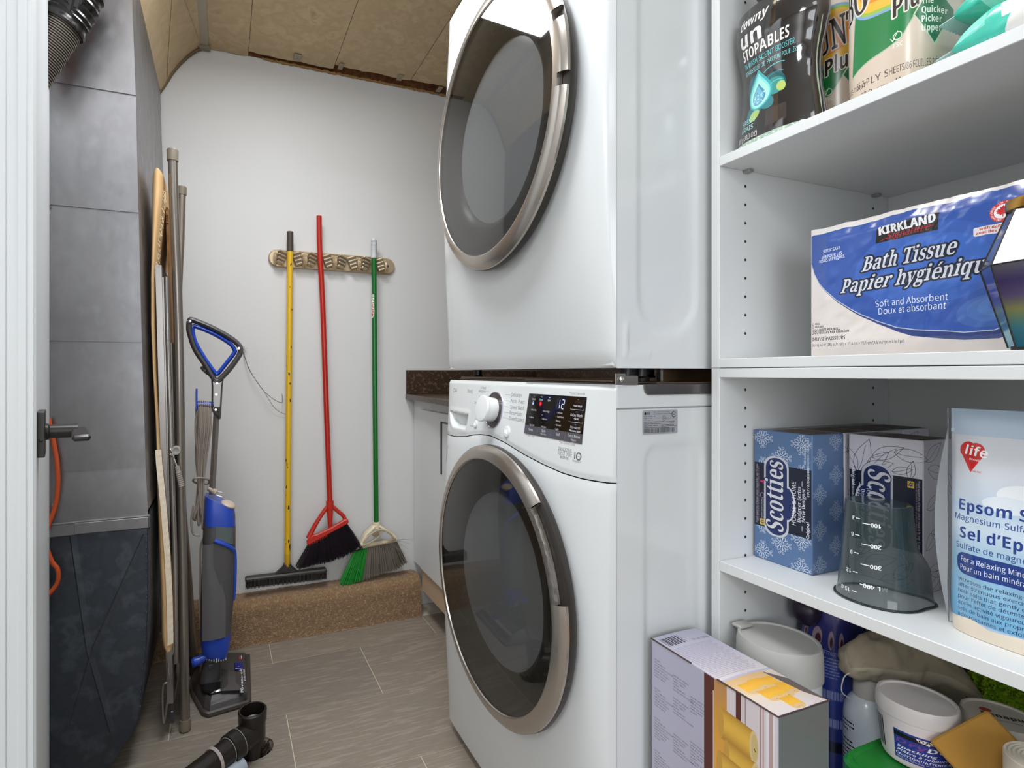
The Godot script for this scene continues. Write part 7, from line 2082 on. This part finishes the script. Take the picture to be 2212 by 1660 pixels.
		var pack := func(u: float, v: float) -> Vector3:        # u along z, v around
			var z := lerpf(-0.115, 0.115, u)
			var e := pow(clampf(minf(u, 1 - u) / 0.16, 0.0, 1.0), 0.7)
			var a := TAU * v
			var sy: float = signf(sin(a)) * pow(absf(sin(a)), 0.7); var sx: float = -cos(a)
			sx = signf(sx) * pow(absf(sx), 0.6)
			var n := 0.003 * nz.get_noise_3d(z * 1.5, sx * 0.06, sy * 0.06)
			return Vector3(0.047 * sx * (0.82 + 0.18 * e) + n, 0.0255 + 0.0245 * sy * lerpf(0.05, 1.0, e) - 0.010 * (1 - e), z + n)
		m.grid(48, 40, pack, Rect2(0, 0, 1, 2.0))
		# the texture lies once on the front half (top to bottom) and repeats on the back
		obj("pouch", m, printed(c.tex(), 0.22, {"texture_repeat": true}), t, 70)
		m = M.new()
		for s in [-1.0, 1.0]:
			m.xf = Transform3D(Basis(Vector3.RIGHT, s * 0.35), Vector3(0, 0.0155, s * 0.1155))
			var cr := PackedVector2Array()
			for i in 25: cr.append(Vector2(lerpf(-0.041, 0.041, i / 24.0), s * (0.013 + 0.0014 * (i % 2))))
			cr.append_array([Vector2(0.038, -s * 0.003), Vector2(-0.038, -s * 0.003)])
			var keep := m.xf
			m.xf = keep * Transform3D(Basis(Vector3.RIGHT, Vector3.BACK, Vector3.DOWN), Vector3.ZERO)
			m.extrude(cr, 0.0009)
		obj("crimped_end", m, mt(hex("a9c3c0"), 0.35), t)
# ---------------------------------------------------------------- bottom shelf and the candle carton
func tub(t: Node3D, r: float, h: float, lid_h: float, lab: Texture2D, body_col: Color, lid_col: Color, taper := 0.9) -> void:
	var m := M.new()
	m.lathe([Vector2(0, 0.0), Vector2(r * taper * 0.96, 0.0), Vector2(r * taper, 0.003), Vector2(r * 0.965, h - lid_h), Vector2(r * 0.90, h - lid_h * 0.5)], 56)
	obj("tub", m, mt(body_col, 0.35), t)
	m = M.new()
	m.lathe([Vector2(r * taper + 0.0005, 0.006), Vector2(r * 0.955 + 0.0005, h - lid_h - 0.006)], 56)
	obj("label", m, printed(lab, 0.35), t)
	m = M.new()
	m.lathe([Vector2(r * 0.97, h - lid_h), Vector2(r * 1.01, h - lid_h), Vector2(r * 1.01, h - lid_h * 0.55), Vector2(r, h - lid_h * 0.5), Vector2(r, h - lid_h * 0.25), Vector2(r * 0.96, h), Vector2(r * 0.90, h), Vector2(r * 0.87, h - 0.0022), Vector2(r * 0.80, h - 0.0024), Vector2(0.0, h - 0.002)], 56)
	obj("lid", m, mt(lid_col, 0.4), t)

func build_bottom_shelf() -> void:
	var y := 0.3052
	var rg := rng_of(23)
	# wipes tub by the left panel; labels run round from +z over +x: the camera sees u around 0.8
	var c := C.new(1024, 512, hex("1d3f9a"), 2)
	c.grad(0, 0, 1024, 512, [hex("18378c"), hex("2148a4"), hex("2e6ab4")])
	c.poly(PackedVector2Array([Vector2(640, 90), Vector2(800, 70), Vector2(840, 160), Vector2(700, 200)]), hex("d8d0c0"))
	c.rect(830, 40, 190, 300, hex("3f7fb8")); c.rect(0, 40, 60, 300, hex("3f7fb8"))
	c.text("WIPES / LINGETTES", 840, 66, 20, Color.WHITE, {"bold": true}); c.greek(840, 84, 170, 14, 8, hex("dfe8f2"), rg, 2.0)
	c.text("DISINFECTING WIPES", 560, 300, 40, Color.WHITE, {"bold": true}); c.text("LINGETTES", 620, 350, 40, Color.WHITE)
	var t := thing("wipes_tub", "blue tub with large pale grey lid, beside the left shelf panel", "tub", Vector3(0.8400, y, -0.6030))
	tub(t, 0.0592, 0.272, 0.05, c.tex(), hex("dfe2e4"), hex("bdbcb8"), 0.97)
	var m := M.new()
	m.box(Vector3(-0.018, 0.2735, -0.05), Vector3(0.03, 0.006, 0.018), 0.002)
	m.box(Vector3(-0.058, 0.236, 0.01), Vector3(0.006, 0.008, 0.014), 0.001)
	obj("lid_tab", m, mt(hex("b2b1ad"), 0.4), t)
	# violet detergent bottle
	c = C.new(1024, 512, hex("3a3268"), 1)
	c.grad(0, 0, 1024, 512, [hex("3a2f66"), hex("3c3a86"), hex("3346a0"), hex("2c3c86")])
	for k in 4: c.ell(700 + 70 * k, 226, 18, 24, hex("b8a2b0")); c.ell(704 + 70 * k, 232, 10, 14, hex("5a3040"))
	c.greek(680, 285, 260, 10, 8, hex("8f98d0"), rg, 1.9); c.rect(640, 420, 330, 6, hex("141a3a"))
	c.text("LAUNDRY DETERGENT", 690, 270, 22, hex("aeb6e0"))
	t = thing("detergent_jug", "violet blue detergent bottle standing between the pale lidded tub and the white bottle", "bottle", Vector3(0.994, y, -0.6175))
	m = M.new()
	var rings := []
	for q in [[0.0, 0.050, 0.042], [0.005, 0.053, 0.045], [0.19, 0.053, 0.0455], [0.21, 0.050, 0.044], [0.23, 0.045, 0.041], [0.27, 0.042, 0.037], [0.30, 0.040, 0.034], [0.335, 0.030, 0.028], [0.35, 0.021, 0.021]]: rings.append(ring_of(Vector3(0.008 * smoothstep(0.2, 0.3, q[0]), q[0], 0), q[1], q[2], 56, 2.8))
	m.loft(rings)
	obj("body", m, printed(c.tex(), 0.2, {"clearcoat_enabled": true, "clearcoat": 0.4}), t, 50)
	m = M.new()
	m.ball(Vector3(-0.040, 0.285, -0.016), Vector3(0.022, 0.026, 0.022), 18)
	obj("spout_cap", m, mt(hex("2e2338"), 0.35), t)
	# white bottle with capped top
	c = C.new(1024, 640, hex("dbe4ea"), 2)
	var k9 := hex("1c1e22")
	c.greek(640, 160, 130, 3, 9, k9, rg, 1.9); c.greek(640, 240, 130, 6, 9, k9, rg, 1.9); c.greek(640, 400, 120, 3, 9, k9, rg, 1.9); c.greek(640, 480, 130, 7, 9, k9, rg, 1.9)
	c.text("Renapur", 868, 330, 66, k9, {"bold": true, "fit": 230.0})
	t = thing("white_bottle", "white round bottle with beige cap and small black print", "bottle", Vector3(0.952, y, -0.5405))
	m = M.new()
	m.lathe([Vector2(0, 0), Vector2(0.028, 0), Vector2(0.0295, 0.003), Vector2(0.0295, 0.155), Vector2(0.0285, 0.165), Vector2(0.0255, 0.176), Vector2(0.0205, 0.185), Vector2(0.0165, 0.189), Vector2(0.0, 0.190)], 48)
	obj("body", m, printed(c.tex(), 0.18), t)
	m = M.new()
	m.lathe([Vector2(0.0165, 0.188), Vector2(0.0168, 0.19), Vector2(0.0165, 0.222), Vector2(0.0150, 0.226), Vector2(0.0, 0.226)], 40)
	obj("cap", m, mt(hex("c9c3bd"), 0.4), t)
	# clear bin with green lid
	t = thing("storage_bin", "translucent plastic bin with green lid carrying the tubs and the red packet", "bin", Vector3(0.9115, y, -0.381))
	m = M.new()
	rings = []
	for q in [[0.0, 0.92], [0.004, 0.94], [0.148, 0.985], [0.150, 1.0]]: rings.append(ring_of(Vector3(0, q[0], 0), 0.113 * q[1], 0.113 * q[1], 48, 7.0))
	m.loft(rings, true, false)
	obj("box", m, mt(Color(0.75, 0.8, 0.8, 0.35), 0.15, 0.0, {"transparency": BaseMaterial3D.TRANSPARENCY_ALPHA}), t, 50)
	m = M.new()
	rings = []
	for q in [[0.150, 1.0], [0.150, 1.03], [0.160, 1.03], [0.1645, 1.0], [0.1645, 0.96], [0.162, 0.94]]: rings.append(ring_of(Vector3(0, q[0], 0), 0.112 * q[1], 0.112 * q[1], 48, 7.0))
	m.loft(rings, true, true)
	obj("lid", m, mt(hex("1c7a2c"), 0.3), t, 30)
	var ly := y + 0.1652
	# spackling tub on the lid
	c = C.new(1024, 512, hex("e4dcdc"), 2)
	c.bars(590, 40, 110, 420, k9, rg, 3.0)
	c.rect(745, 90, 270, 400, hex("2a3f96")); c.rect(0, 90, 150, 400, hex("2a3f96"))
	c.rect(745, 120, 279, 60, hex("16161e")); c.rect(0, 120, 120, 60, hex("16161e"))
	c.rect(60, 190, 90, 240, hex("b0305e"))
	c.poly(PackedVector2Array([Vector2(838, 116), Vector2(938, 122), Vector2(928, 158), Vector2(898, 164), Vector2(892, 184), Vector2(880, 164), Vector2(850, 158)]), Color.WHITE); c.text("DAP", 850, 154, 40, hex("16161e"), {"bold": true, "fit": 76.0})
	c.text("Dry", 752, 262, 84, hex("7a4a9a"), {"bold": true, "shear": 0.15, "fit": 130.0}); c.text("Dex", 884, 268, 84, Color.WHITE, {"bold": true, "shear": 0.15, "fit": 134.0})
	c.text("Spackling", 756, 330, 46, Color.WHITE, {"bold": true, "shear": 0.2, "fit": 170.0}); c.text("Plâtre à reboucher", 756, 384, 46, Color.WHITE, {"bold": true, "shear": 0.2, "fit": 262.0})
	c.text("CAUTION!/ATTENTION!", 750, 438, 44, Color.WHITE, {"bold": true, "fit": 270.0}); c.greek(752, 454, 250, 2, 9, Color(0.8, 0.8, 0.9), rg)
	for k in 2: c.ell(90, 290 + 80 * k, 30, 26, hex("3a1420"))
	t = thing("spackle_tub", "small white tub of spackling with blue label on the green bin lid", "tub", Vector3(0.9035, ly, -0.4505))
	tub(t, 0.0445, 0.083, 0.020, c.tex(), hex("e2dcdc"), hex("d8d2d0"), 0.84)
	# leather balsam tub
	c = C.new(1024, 512, hex("ddd6cc"), 2)
	c.text("Renapur", 700, 120, 44, k9, {"bold": true}); c.text("Leather Balsam", 690, 190, 60, k9, {"bold": true, "fit": 330.0}); c.text("cleans and", 760, 260, 40, k9); c.text("protects leather", 730, 310, 40, k9)
	t = thing("balsam_tub", "cream tub of leather balsam with printed lid, to the right of the spackling tub", "tub", Vector3(0.9785, ly, -0.3945))
	tub(t, 0.0405, 0.074, 0.024, c.tex(), hex("ddd6cc"), hex("d6cfc2"), 0.92)
	m = M.new()
	var right := Vector3(0.66, 0, 0.75)
	var far := Vector3(0.75, 0, -0.66)
	var lidmap := func(p: Vector2) -> Vector3: return right * p.x + far * p.y + Vector3(0, 0.0724, 0)
	letters(m, "Renapur", -0.0205, -0.004, 0.0118, lidmap, {"bold": true})
	letters(m, "ADVANCED FORMULA", -0.012, -0.0135, 0.0032, lidmap)
	tag(obj("lid_print", m, mt(k9, 0.5), t), "", "", "", "stuff")
	m = M.new()
	var dot := PackedVector2Array()
	for i in 20: dot.append(Vector2(-0.012, 0.011) + Vector2(0.0062 * cos(TAU * i / 20), 0.0048 * sin(TAU * i / 20)))
	m.xf = Transform3D(Basis(right, far, Vector3.UP), Vector3(0, 0.0722, 0))
	m.extrude(dot, 0.0003)
	obj("red_seal", m, mt(hex("b0402a"), 0.5), t)
	# red packet
	c = C.new(768, 384, hex("c3171c"), 2)
	c.poly(PackedVector2Array([Vector2(60, 70), Vector2(330, 40), Vector2(300, 90), Vector2(40, 130)]), hex("b0a088")); c.ell(150, 76, 60, 26, hex("e6ddd8")); c.text("2D", 122, 90, 34, hex("c03030"), {"bold": true})
	c.ell(390, 180, 250, 80, hex("2c4c94")); c.ell(420, 170, 170, 50, hex("5f8fc0"))
	c.text("RESOLVE", 150, 190, 104, Color.WHITE, {"bold": true, "shear": 0.2, "fit": 420.0, "stroke": [hex("12204a"), 8.0]})
	c.text("GOLD", 260, 270, 84, hex("b8b8c0"), {"bold": true, "shear": 0.2, "fit": 260.0, "stroke": [hex("23232a"), 7.0]}); c.text("ULTRA", 250, 325, 64, hex("d8d8de"), {"bold": true, "shear": 0.2, "fit": 190.0, "stroke": [hex("23232a"), 6.0]})
	c.rect(20, 180, 170, 26, hex("b0a088")); c.text("CAUTION", 60, 290, 54, hex("f0dede"), {"bold": true}); c.greek(60, 310, 240, 3, 10, hex("e8b0b0"), rg)
	t = thing("red_packet", "flat red packet lying on the green bin lid before the spackling tub", "packet", Vector3(0.868, ly, -0.372))
	m = M.new()
	m.xf = Transform3D(Basis(Vector3.UP, -0.75), Vector3.ZERO)
	m.grid(24, 14, func(u: float, v: float) -> Vector3:
		var e := minf(minf(u, 1 - u) * 6.0, 1.0) * minf(minf(v, 1 - v) * 6.0, 1.0)
		return Vector3(lerpf(-0.066, 0.066, u), 0.0006 + 0.009 * sqrt(e) + 0.001 * sin(u * 21.0) * e, -lerpf(-0.036, 0.036, v)))
	m.quad(Vector3(-0.066, 0.0003, -0.036), Vector3(0.066, 0.0003, -0.036), Vector3(0.066, 0.0003, 0.036), Vector3(-0.066, 0.0003, 0.036))
	obj("packet", m, printed(c.tex(), 0.2), t, 70)
	# orange sanding sheet leaning on the balsam tub
	m = M.new()
	m.xf = Transform3D(Basis(Vector3.UP, -0.95) * Basis(Vector3.RIGHT, -0.5) * Basis(Vector3.BACK, 0.74), Vector3.ZERO)
	m.box(Vector3(0, 0.0, 0), Vector3(0.080, 0.080, 0.009), 0.002)
	var lo := INF
	for q in m.v: lo = minf(lo, q.y)
	var sand := label_of("sanding_pad", m, mt(hex("b98a3e"), 0.95), "ochre square sanding pad leaning against the cream balsam tub", "sanding pad")
	sand.position = Vector3(0.898, ly - lo, -0.3715)
	sand.material_override.heightmap_enabled = true; sand.material_override.heightmap_scale = 0.1
	sand.material_override.heightmap_texture = noise_tex(0.3, [Color.BLACK, Color.WHITE], 256, {"seed": 2})
	tri_mat(sand.material_override, Vector3(8, 8, 8))
	# roll of cream tape
	t = thing("tape_roll", "cream roll of wide tape standing on the green bin lid at the right edge", "tape roll", Vector3(0.872, ly, -0.311))
	m = M.new()
	var tp := [Vector2(0.020, 0.0), Vector2(0.036, 0.0), Vector2(0.0365, 0.002), Vector2(0.0365, 0.093)]
	for i in 8: tp.append(Vector2(0.0355 - 0.0018 * i, 0.0945 - 0.0014 * (i % 2)))
	tp.append_array([Vector2(0.0215, 0.094), Vector2(0.020, 0.093), Vector2(0.020, 0.0)])
	m.lathe(tp, 48)
	obj("tape", m, mt(hex("d9d0c0"), 0.6), t, 20)
	# cloth bag printed with stars
	c = C.new(768, 512, hex("a89c88"), 1)
	c.grad(0, 0, 768, 512, [hex("b3a793"), hex("a69a86"), hex("9c907c")])
	for q in [[200, 120, 40], [330, 270, 58], [330, 200, 34], [90, 330, 36]]: c.ell(q[0], q[1], q[2], q[2], hex("8d826f"))
	for q in [[560, 290, 66], [620, 90, 44]]:
		var st := PackedVector2Array()
		for i in 10: st.append(Vector2(q[0], q[1]) + Vector2(0, -q[2] * (1.0 if i % 2 == 0 else 0.45)).rotated(TAU * i / 10 + 0.2))
		c.poly(st, hex("857b69"))
	var ax := Vector3(0.9345, 0, 0.356)
	t = thing("cloth_bag", "crumpled beige cloth bag with grey stars lying over the white bottle and tub", "bag", Vector3(1.012, 0.545, -0.512))
	m = M.new()
	var nz := FastNoiseLite.new(); nz.seed = 44; nz.frequency = 16.0
	var bag := func(u: float, v: float) -> Vector3:
		var x := lerpf(-0.105, 0.092, u)
		var a := TAU * v
		var e := pow(clampf(minf(u / 0.28, (1 - u) / 0.22), 0.0, 1.0), 0.55)
		var n := nz.get_noise_3d(x, cos(a) * 0.05, sin(a) * 0.05)
		var ry := (0.044 - 0.012 * u) * lerpf(0.35, 1.0, e) + 0.012 * n
		var rz := 0.032 * lerpf(0.3, 1.0, e) + 0.010 * n
		var drop := -0.015 * u - 0.055 * pow(clampf((u - 0.62) / 0.38, 0, 1), 1.6) - 0.012 * (1 - e) * (1.0 if u < 0.3 else 0.0)
		return ax * x + Vector3(0, drop + 0.014 + ry * sin(a), 0) + Vector3(0.356, 0, -0.9345) * (rz * -cos(a)) + Vector3(-0.356, 0, 0.9345) * 0.02 * clampf((u - 0.5) * 2, 0, 1)
	m.grid(70, 48, func(u: float, v: float) -> Vector3: return bag.call(u, v), Rect2(0, 0, 1, 2))
	m.fan(PackedVector3Array(range(48).map(func(i): return bag.call(0.0, i / 48.0))), false)
	m.fan(PackedVector3Array(range(48).map(func(i): return bag.call(1.0, i / 48.0))), true)
	obj("cloth", m, printed(c.tex(), 0.95, {"texture_repeat": true}), t, 80)
	m = M.new()
	m.tube(smooth_path([ax * -0.10 + Vector3(0, -0.004, 0.01), ax * -0.118 + Vector3(0, -0.012, 0.012), ax * -0.122 + Vector3(0, -0.035, 0.012), ax * -0.108 + Vector3(0, -0.046, 0.012)], 6), 0.0009, 6)
	obj("drawstring", m, mt(hex("cfcac0"), 0.8), t)
	# lime chenille cleaning pad on a green box
	t = thing("green_box", "bright green plastic box under the lime chenille cleaning pad", "box", Vector3(1.165, y, -0.4555))
	m = M.new(); m.box(Vector3(0, 0.083, 0), Vector3(0.135, 0.166, 0.11), 0.008)
	obj("body", m, mt(hex("1f8a2e"), 0.35), t)
	m = M.new(); m.box(Vector3(0, 0.1665, 0), Vector3(0.141, 0.008, 0.116), 0.003)
	obj("lid", m, mt(hex("23962f"), 0.35), t)
	t = thing("chenille_pad", "lime green chenille cleaning pad with thick soft fingers, lying on the green box", "cleaning pad", Vector3(1.158, y + 0.171, -0.452))
	m = M.new()
	m.xf = Transform3D(Basis(Vector3.UP, -0.36), Vector3.ZERO)
	m.ball(Vector3(0, 0.0275, 0), Vector3(0.078, 0.022, 0.036), 24)
	obj("pad", m, mt(hex("6f9a12"), 0.95), t)
	m = M.new()
	m.xf = Transform3D(Basis(Vector3.UP, -0.36), Vector3.ZERO)
	for i in 900:
		var a := rg.randf() * TAU; var b := asin(rg.randf_range(-0.75, 1.0))
		var dn := Vector3(cos(b) * cos(a), sin(b), cos(b) * sin(a))
		var p := Vector3(dn.x * 0.076, 0.0275 + dn.y * 0.020, dn.z * 0.034)
		var q := p + Vector3(dn.x * 0.006, dn.y * 0.009, dn.z * 0.010) + Vector3(rg.randf_range(-1, 1), rg.randf_range(-1, 0.4), rg.randf_range(-1, 1)) * 0.0035
		if q.y < 0.002: continue
		m.tube([p, q, q + (q - p) * 0.2], [0.0026, 0.0028, 0.0012], 5, false, false)
	tag(obj("fingers", m, mt(hex("9cc41e"), 0.9), t, 60), "", "", "", "stuff")
	# dark blue tin, light blue carton, black pouch at the back
	t = thing("blue_tin", "dark blue round tin with a brown emblem, between the cloth bag and chenille pad", "tin", Vector3(1.130, y, -0.551))
	m = M.new(); m.lathe([Vector2(0, 0), Vector2(0.033, 0), Vector2(0.034, 0.003), Vector2(0.034, 0.172), Vector2(0.029, 0.186), Vector2(0.015, 0.192), Vector2(0, 0.193)], 40)
	obj("body", m, mt(hex("232f4a"), 0.35), t)
	m = M.new(); m.xf = Transform3D(Basis(Vector3.UP, -0.95) * Basis(Vector3.RIGHT, PI / 2 - 0.1), Vector3(-0.0275, 0.158, 0.0195))
	m.lathe([Vector2(0.0125, 0), Vector2(0.0125, 0.001), Vector2(0.009, 0.0015), Vector2(0.006, 0.001), Vector2(0.0, 0.0015)], 20)
	obj("emblem", m, mt(hex("5d4a3c"), 0.5), t)
	t = thing("blue_carton", "narrow light blue carton at the back, right of the violet detergent bottle", "carton", Vector3(1.092, y, -0.634))
	m = M.new(); m.box(Vector3(0, 0.0975, 0), Vector3(0.07, 0.195, 0.06), 0.001)
	obj("carton", m, mt(hex("3f8ac0"), 0.5), t)
	m = M.new(); m.box(Vector3(-0.0005, 0.112, 0.0302), Vector3(0.06, 0.022, 0.0008))
	obj("red_band", m, mt(hex("8a2030"), 0.5), t)
	t = thing("black_pouch", "black fabric pouch standing against the back of the bottom shelf", "pouch", Vector3(1.192, y, -0.6))
	m = M.new(); rings = []
	for i in 9:
		var f := i / 8.0
		rings.append(ring_of(Vector3(0, 0.275 * f, 0), 0.045 * (1.0 - 0.5 * pow(f, 3)) , 0.055 * (1.0 - 0.15 * f * f), 32, 3.0))
	m.loft(rings)
	obj("fabric", m, mt(hex("18171a"), 0.9), t, 60)
	m = M.new(); m.tube([Vector3(-0.024, 0.262, -0.045), Vector3(-0.024, 0.262, 0.045)], 0.003, 8)
	obj("zip", m, mt(hex("2c2b2e"), 0.5), t)
	candle_carton()

func candle_carton() -> void:
	# a narrow tall carton standing in front of the shelf; its left face shows three pillar candles on a tray
	var A := Vector2(1024, 2048)
	var c := C.new(1024, 2048, hex("b9b6c8"), 1)
	var rg := rng_of(15)
	# left face: 0..720 wide (215 mm, far edge at x = 0), 0..1960 high; scale 3350 px/m
	var F := 720.0
	c.grad(0, 0, 720, 1960, [hex("b3b2c6"), hex("bab7c8"), hex("c3bdca")])
	for q in [[20, 100, 150, 9], [20, 260, 150, 9], [150, 120, 120, 8], [150, 240, 140, 8], [260, 170, 90, 8], [20, 420, 150, 10], [150, 430, 120, 9], [260, 400, 90, 10], [20, 600, 260, 12]]:
		for j in q[3] - 2: c.text(["LED candle set", "remote control included", "batteries AAA x 2", "keep from children", "indoor use only", "made in china", "lot 2021"][(j + int(q[0])) % 7], q[0], q[1] + j * 15, 12, hex("4a4656"))
	c.poly(PackedVector2Array([Vector2(345, 0), Vector2(720, 0), Vector2(720, 1960), Vector2(430, 1960), Vector2(430, 640), Vector2(345, 520)]), hex("d8cdd2"))
	c.poly(PackedVector2Array([Vector2(345, 0), Vector2(402, 0), Vector2(402, 560), Vector2(345, 520)]), hex("5a2e2a"))
	c.grad(402, 0, 70, 590, [hex("b98a5a"), hex("d89a3e"), hex("e0a650"), hex("c99a62")])
	c.rect(396, 60, 4, 480, hex("efe2d0"))
	c.rect(520, 0, 26, 380, hex("5a2f28")); c.rect(552, 0, 6, 560, hex("cbb8b0")); c.rect(566, 0, 4, 560, hex("8a746c"))
	for x in [640.0, 652.0]: c.rect(x, 0, 5, 1960, hex("a9847c"))
	c.grad(668, 0, 40, 1960, [hex("e6e0e6"), hex("cfc7d0")]); c.grad(682, 0, 16, 1960, [hex("b9a09a"), hex("a08a86")])
	var candle := func(x: float, y: float, ln: float, r: float, dy: float) -> void:
		for i in int(2 * r):
			var f := i / (2 * r)
			var col := hex("b98a3a").lerp(hex("e3b64c"), sin(PI * clampf(f * 1.1, 0, 1)))
			c.poly(PackedVector2Array([Vector2(x, y - r + i), Vector2(x + ln, y - r + i + dy), Vector2(x + ln, y - r + i + 1.6 + dy), Vector2(x, y - r + i + 1.6)]), col)
		c.ell(x, y, 16, r, hex("c99a44")); c.ell(x + ln, y + dy, 22, r, hex("d8c08a")); c.ell(x + ln + 3, y + dy, 16, r * 0.8, hex("cdb47c"))
		c.line([Vector2(x + ln + 2, y + dy + 4), Vector2(x + ln + 8, y + dy + 16)], 4, hex("17140f"))
	candle.call(440.0, 190.0, 170.0, 74.0, 10.0); candle.call(470.0, 330.0, 150.0, 76.0, 10.0); candle.call(432.0, 400.0, 140.0, 72.0, 10.0)
	c.poly(PackedVector2Array([Vector2(345, 520), Vector2(720, 780), Vector2(720, 900), Vector2(345, 640)]), hex("6a6884"))
	# near end: grey with the item number
	c.grad(730, 0, 290, 1960, [hex("6f7473"), hex("7d8281"), hex("6a6f6f")])
	c.text("ITM. / ART. 1508366", 775, 560, 40, hex("e6e6e6"), {"rot": -PI / 2, "face": "Droid Serif", "fit": 330.0})
	var tex := c.tex()
	# top: its own small sheet
	var d := C.new(512, 1024, hex("bbb6c6"), 1)                 # x across the carton (left to right), y from the far end to the near end
	d.grad(0, 0, 512, 620, [hex("b0afc2"), hex("bcb6c6"), hex("d6cdd2")])
	d.bars(40, 40, 210, 110, hex("20202c"), rg, 5.0)
	d.text("ITM. / ART. 1508366", 300, 150, 34, hex("34323e"), {"fit": 180.0})
	for i in 24: d.text(["Place batteries as shown inside the candle base and press the switch", "The candles flicker like real flames, without heat, soot or smoke", "Remote works within five metres; four and eight hour timer settings", "Installez les piles comme illustré et appuyez sur le bouton"][i % 4], 24, 200 + i * 17, 15, hex("7d7888"), {"fit": 430.0 - 20 * (i % 3)})
	d.grad(0, 640, 512, 384, [hex("d9b07a"), hex("e0cdb8"), hex("d8ccd0")])
	for q in [[60, 700], [170, 690], [280, 700], [120, 800], [240, 800], [330, 780], [190, 900]]:
		d.grad(q[0], q[1], 120, 96, [hex("e3a83a"), hex("f0b63c"), hex("e6b858")]); d.ell(q[0] + 60, q[1] + 98, 58, 20, hex("dcb886")); d.rect(q[0] + 58, q[1] + 96, 5, 5, hex("1a1712"))
	d.poly(PackedVector2Array([Vector2(400, 650), Vector2(512, 650), Vector2(512, 1024), Vector2(440, 900)]), hex("6a5f5c")); d.poly(PackedVector2Array([Vector2(400, 640), Vector2(512, 640), Vector2(512, 760)]), hex("d8c9bd"))
	var X0 := 0.660; var X1 := 0.7575; var Z0 := -0.689; var Z1 := -0.474; var H := 0.568
	var o := Vector3((X0 + X1) / 2, 0, (Z0 + Z1) / 2)
	var t := thing("candle_carton", "tall grey carton with pictures of yellow pillar candles, standing before the shelf unit", "carton", o)
	var R := func(x: float, yy: float, w: float, h: float) -> Rect2: return Rect2(Vector2(x, yy) / A, Vector2(w, h) / A)
	var m := M.new()
	m.box(Vector3(0, H / 2 - 0.0008, 0), Vector3(X1 - X0, H - 0.0016, Z1 - Z0), 0.0008, [R.call(730, 0, 290, 1900), R.call(0, 0, 720, 1902), R.call(740, 1900, 40, 40), R.call(740, 1900, 40, 40), R.call(730, 0, 290, 1902), R.call(730, 0, 290, 1900)])
	obj("carton", m, printed(tex, 0.4), t)
	m = M.new()
	m.grid(8, 16, func(u: float, v: float) -> Vector3: return Vector3(lerpf(X0, X1, u) - o.x, H - 0.0012 + 0.0022 * sin(PI * u) * (0.6 + 0.4 * sin(PI * v)) + 0.001 * v * u, lerpf(Z1, Z0, v) - o.z))
	obj("top_flap", m, printed(d.tex(), 0.4), t, 60)
	m = M.new()
	m.tube([Vector3(X0 - o.x, H - 0.001, Z0 - o.z), Vector3(X0 - o.x, H - 0.001, Z0 - o.z + 0.08)], 0.0012, 6)
	m.tube([Vector3(X0 - o.x, H - 0.001, Z1 - o.z - 0.09), Vector3(X0 - o.x, H - 0.001, Z1 - o.z), Vector3(X1 - o.x, H - 0.001, Z1 - o.z)], 0.0012, 6)
	obj("flap_edge", m, mt(hex("4a3a34"), 0.8), t)
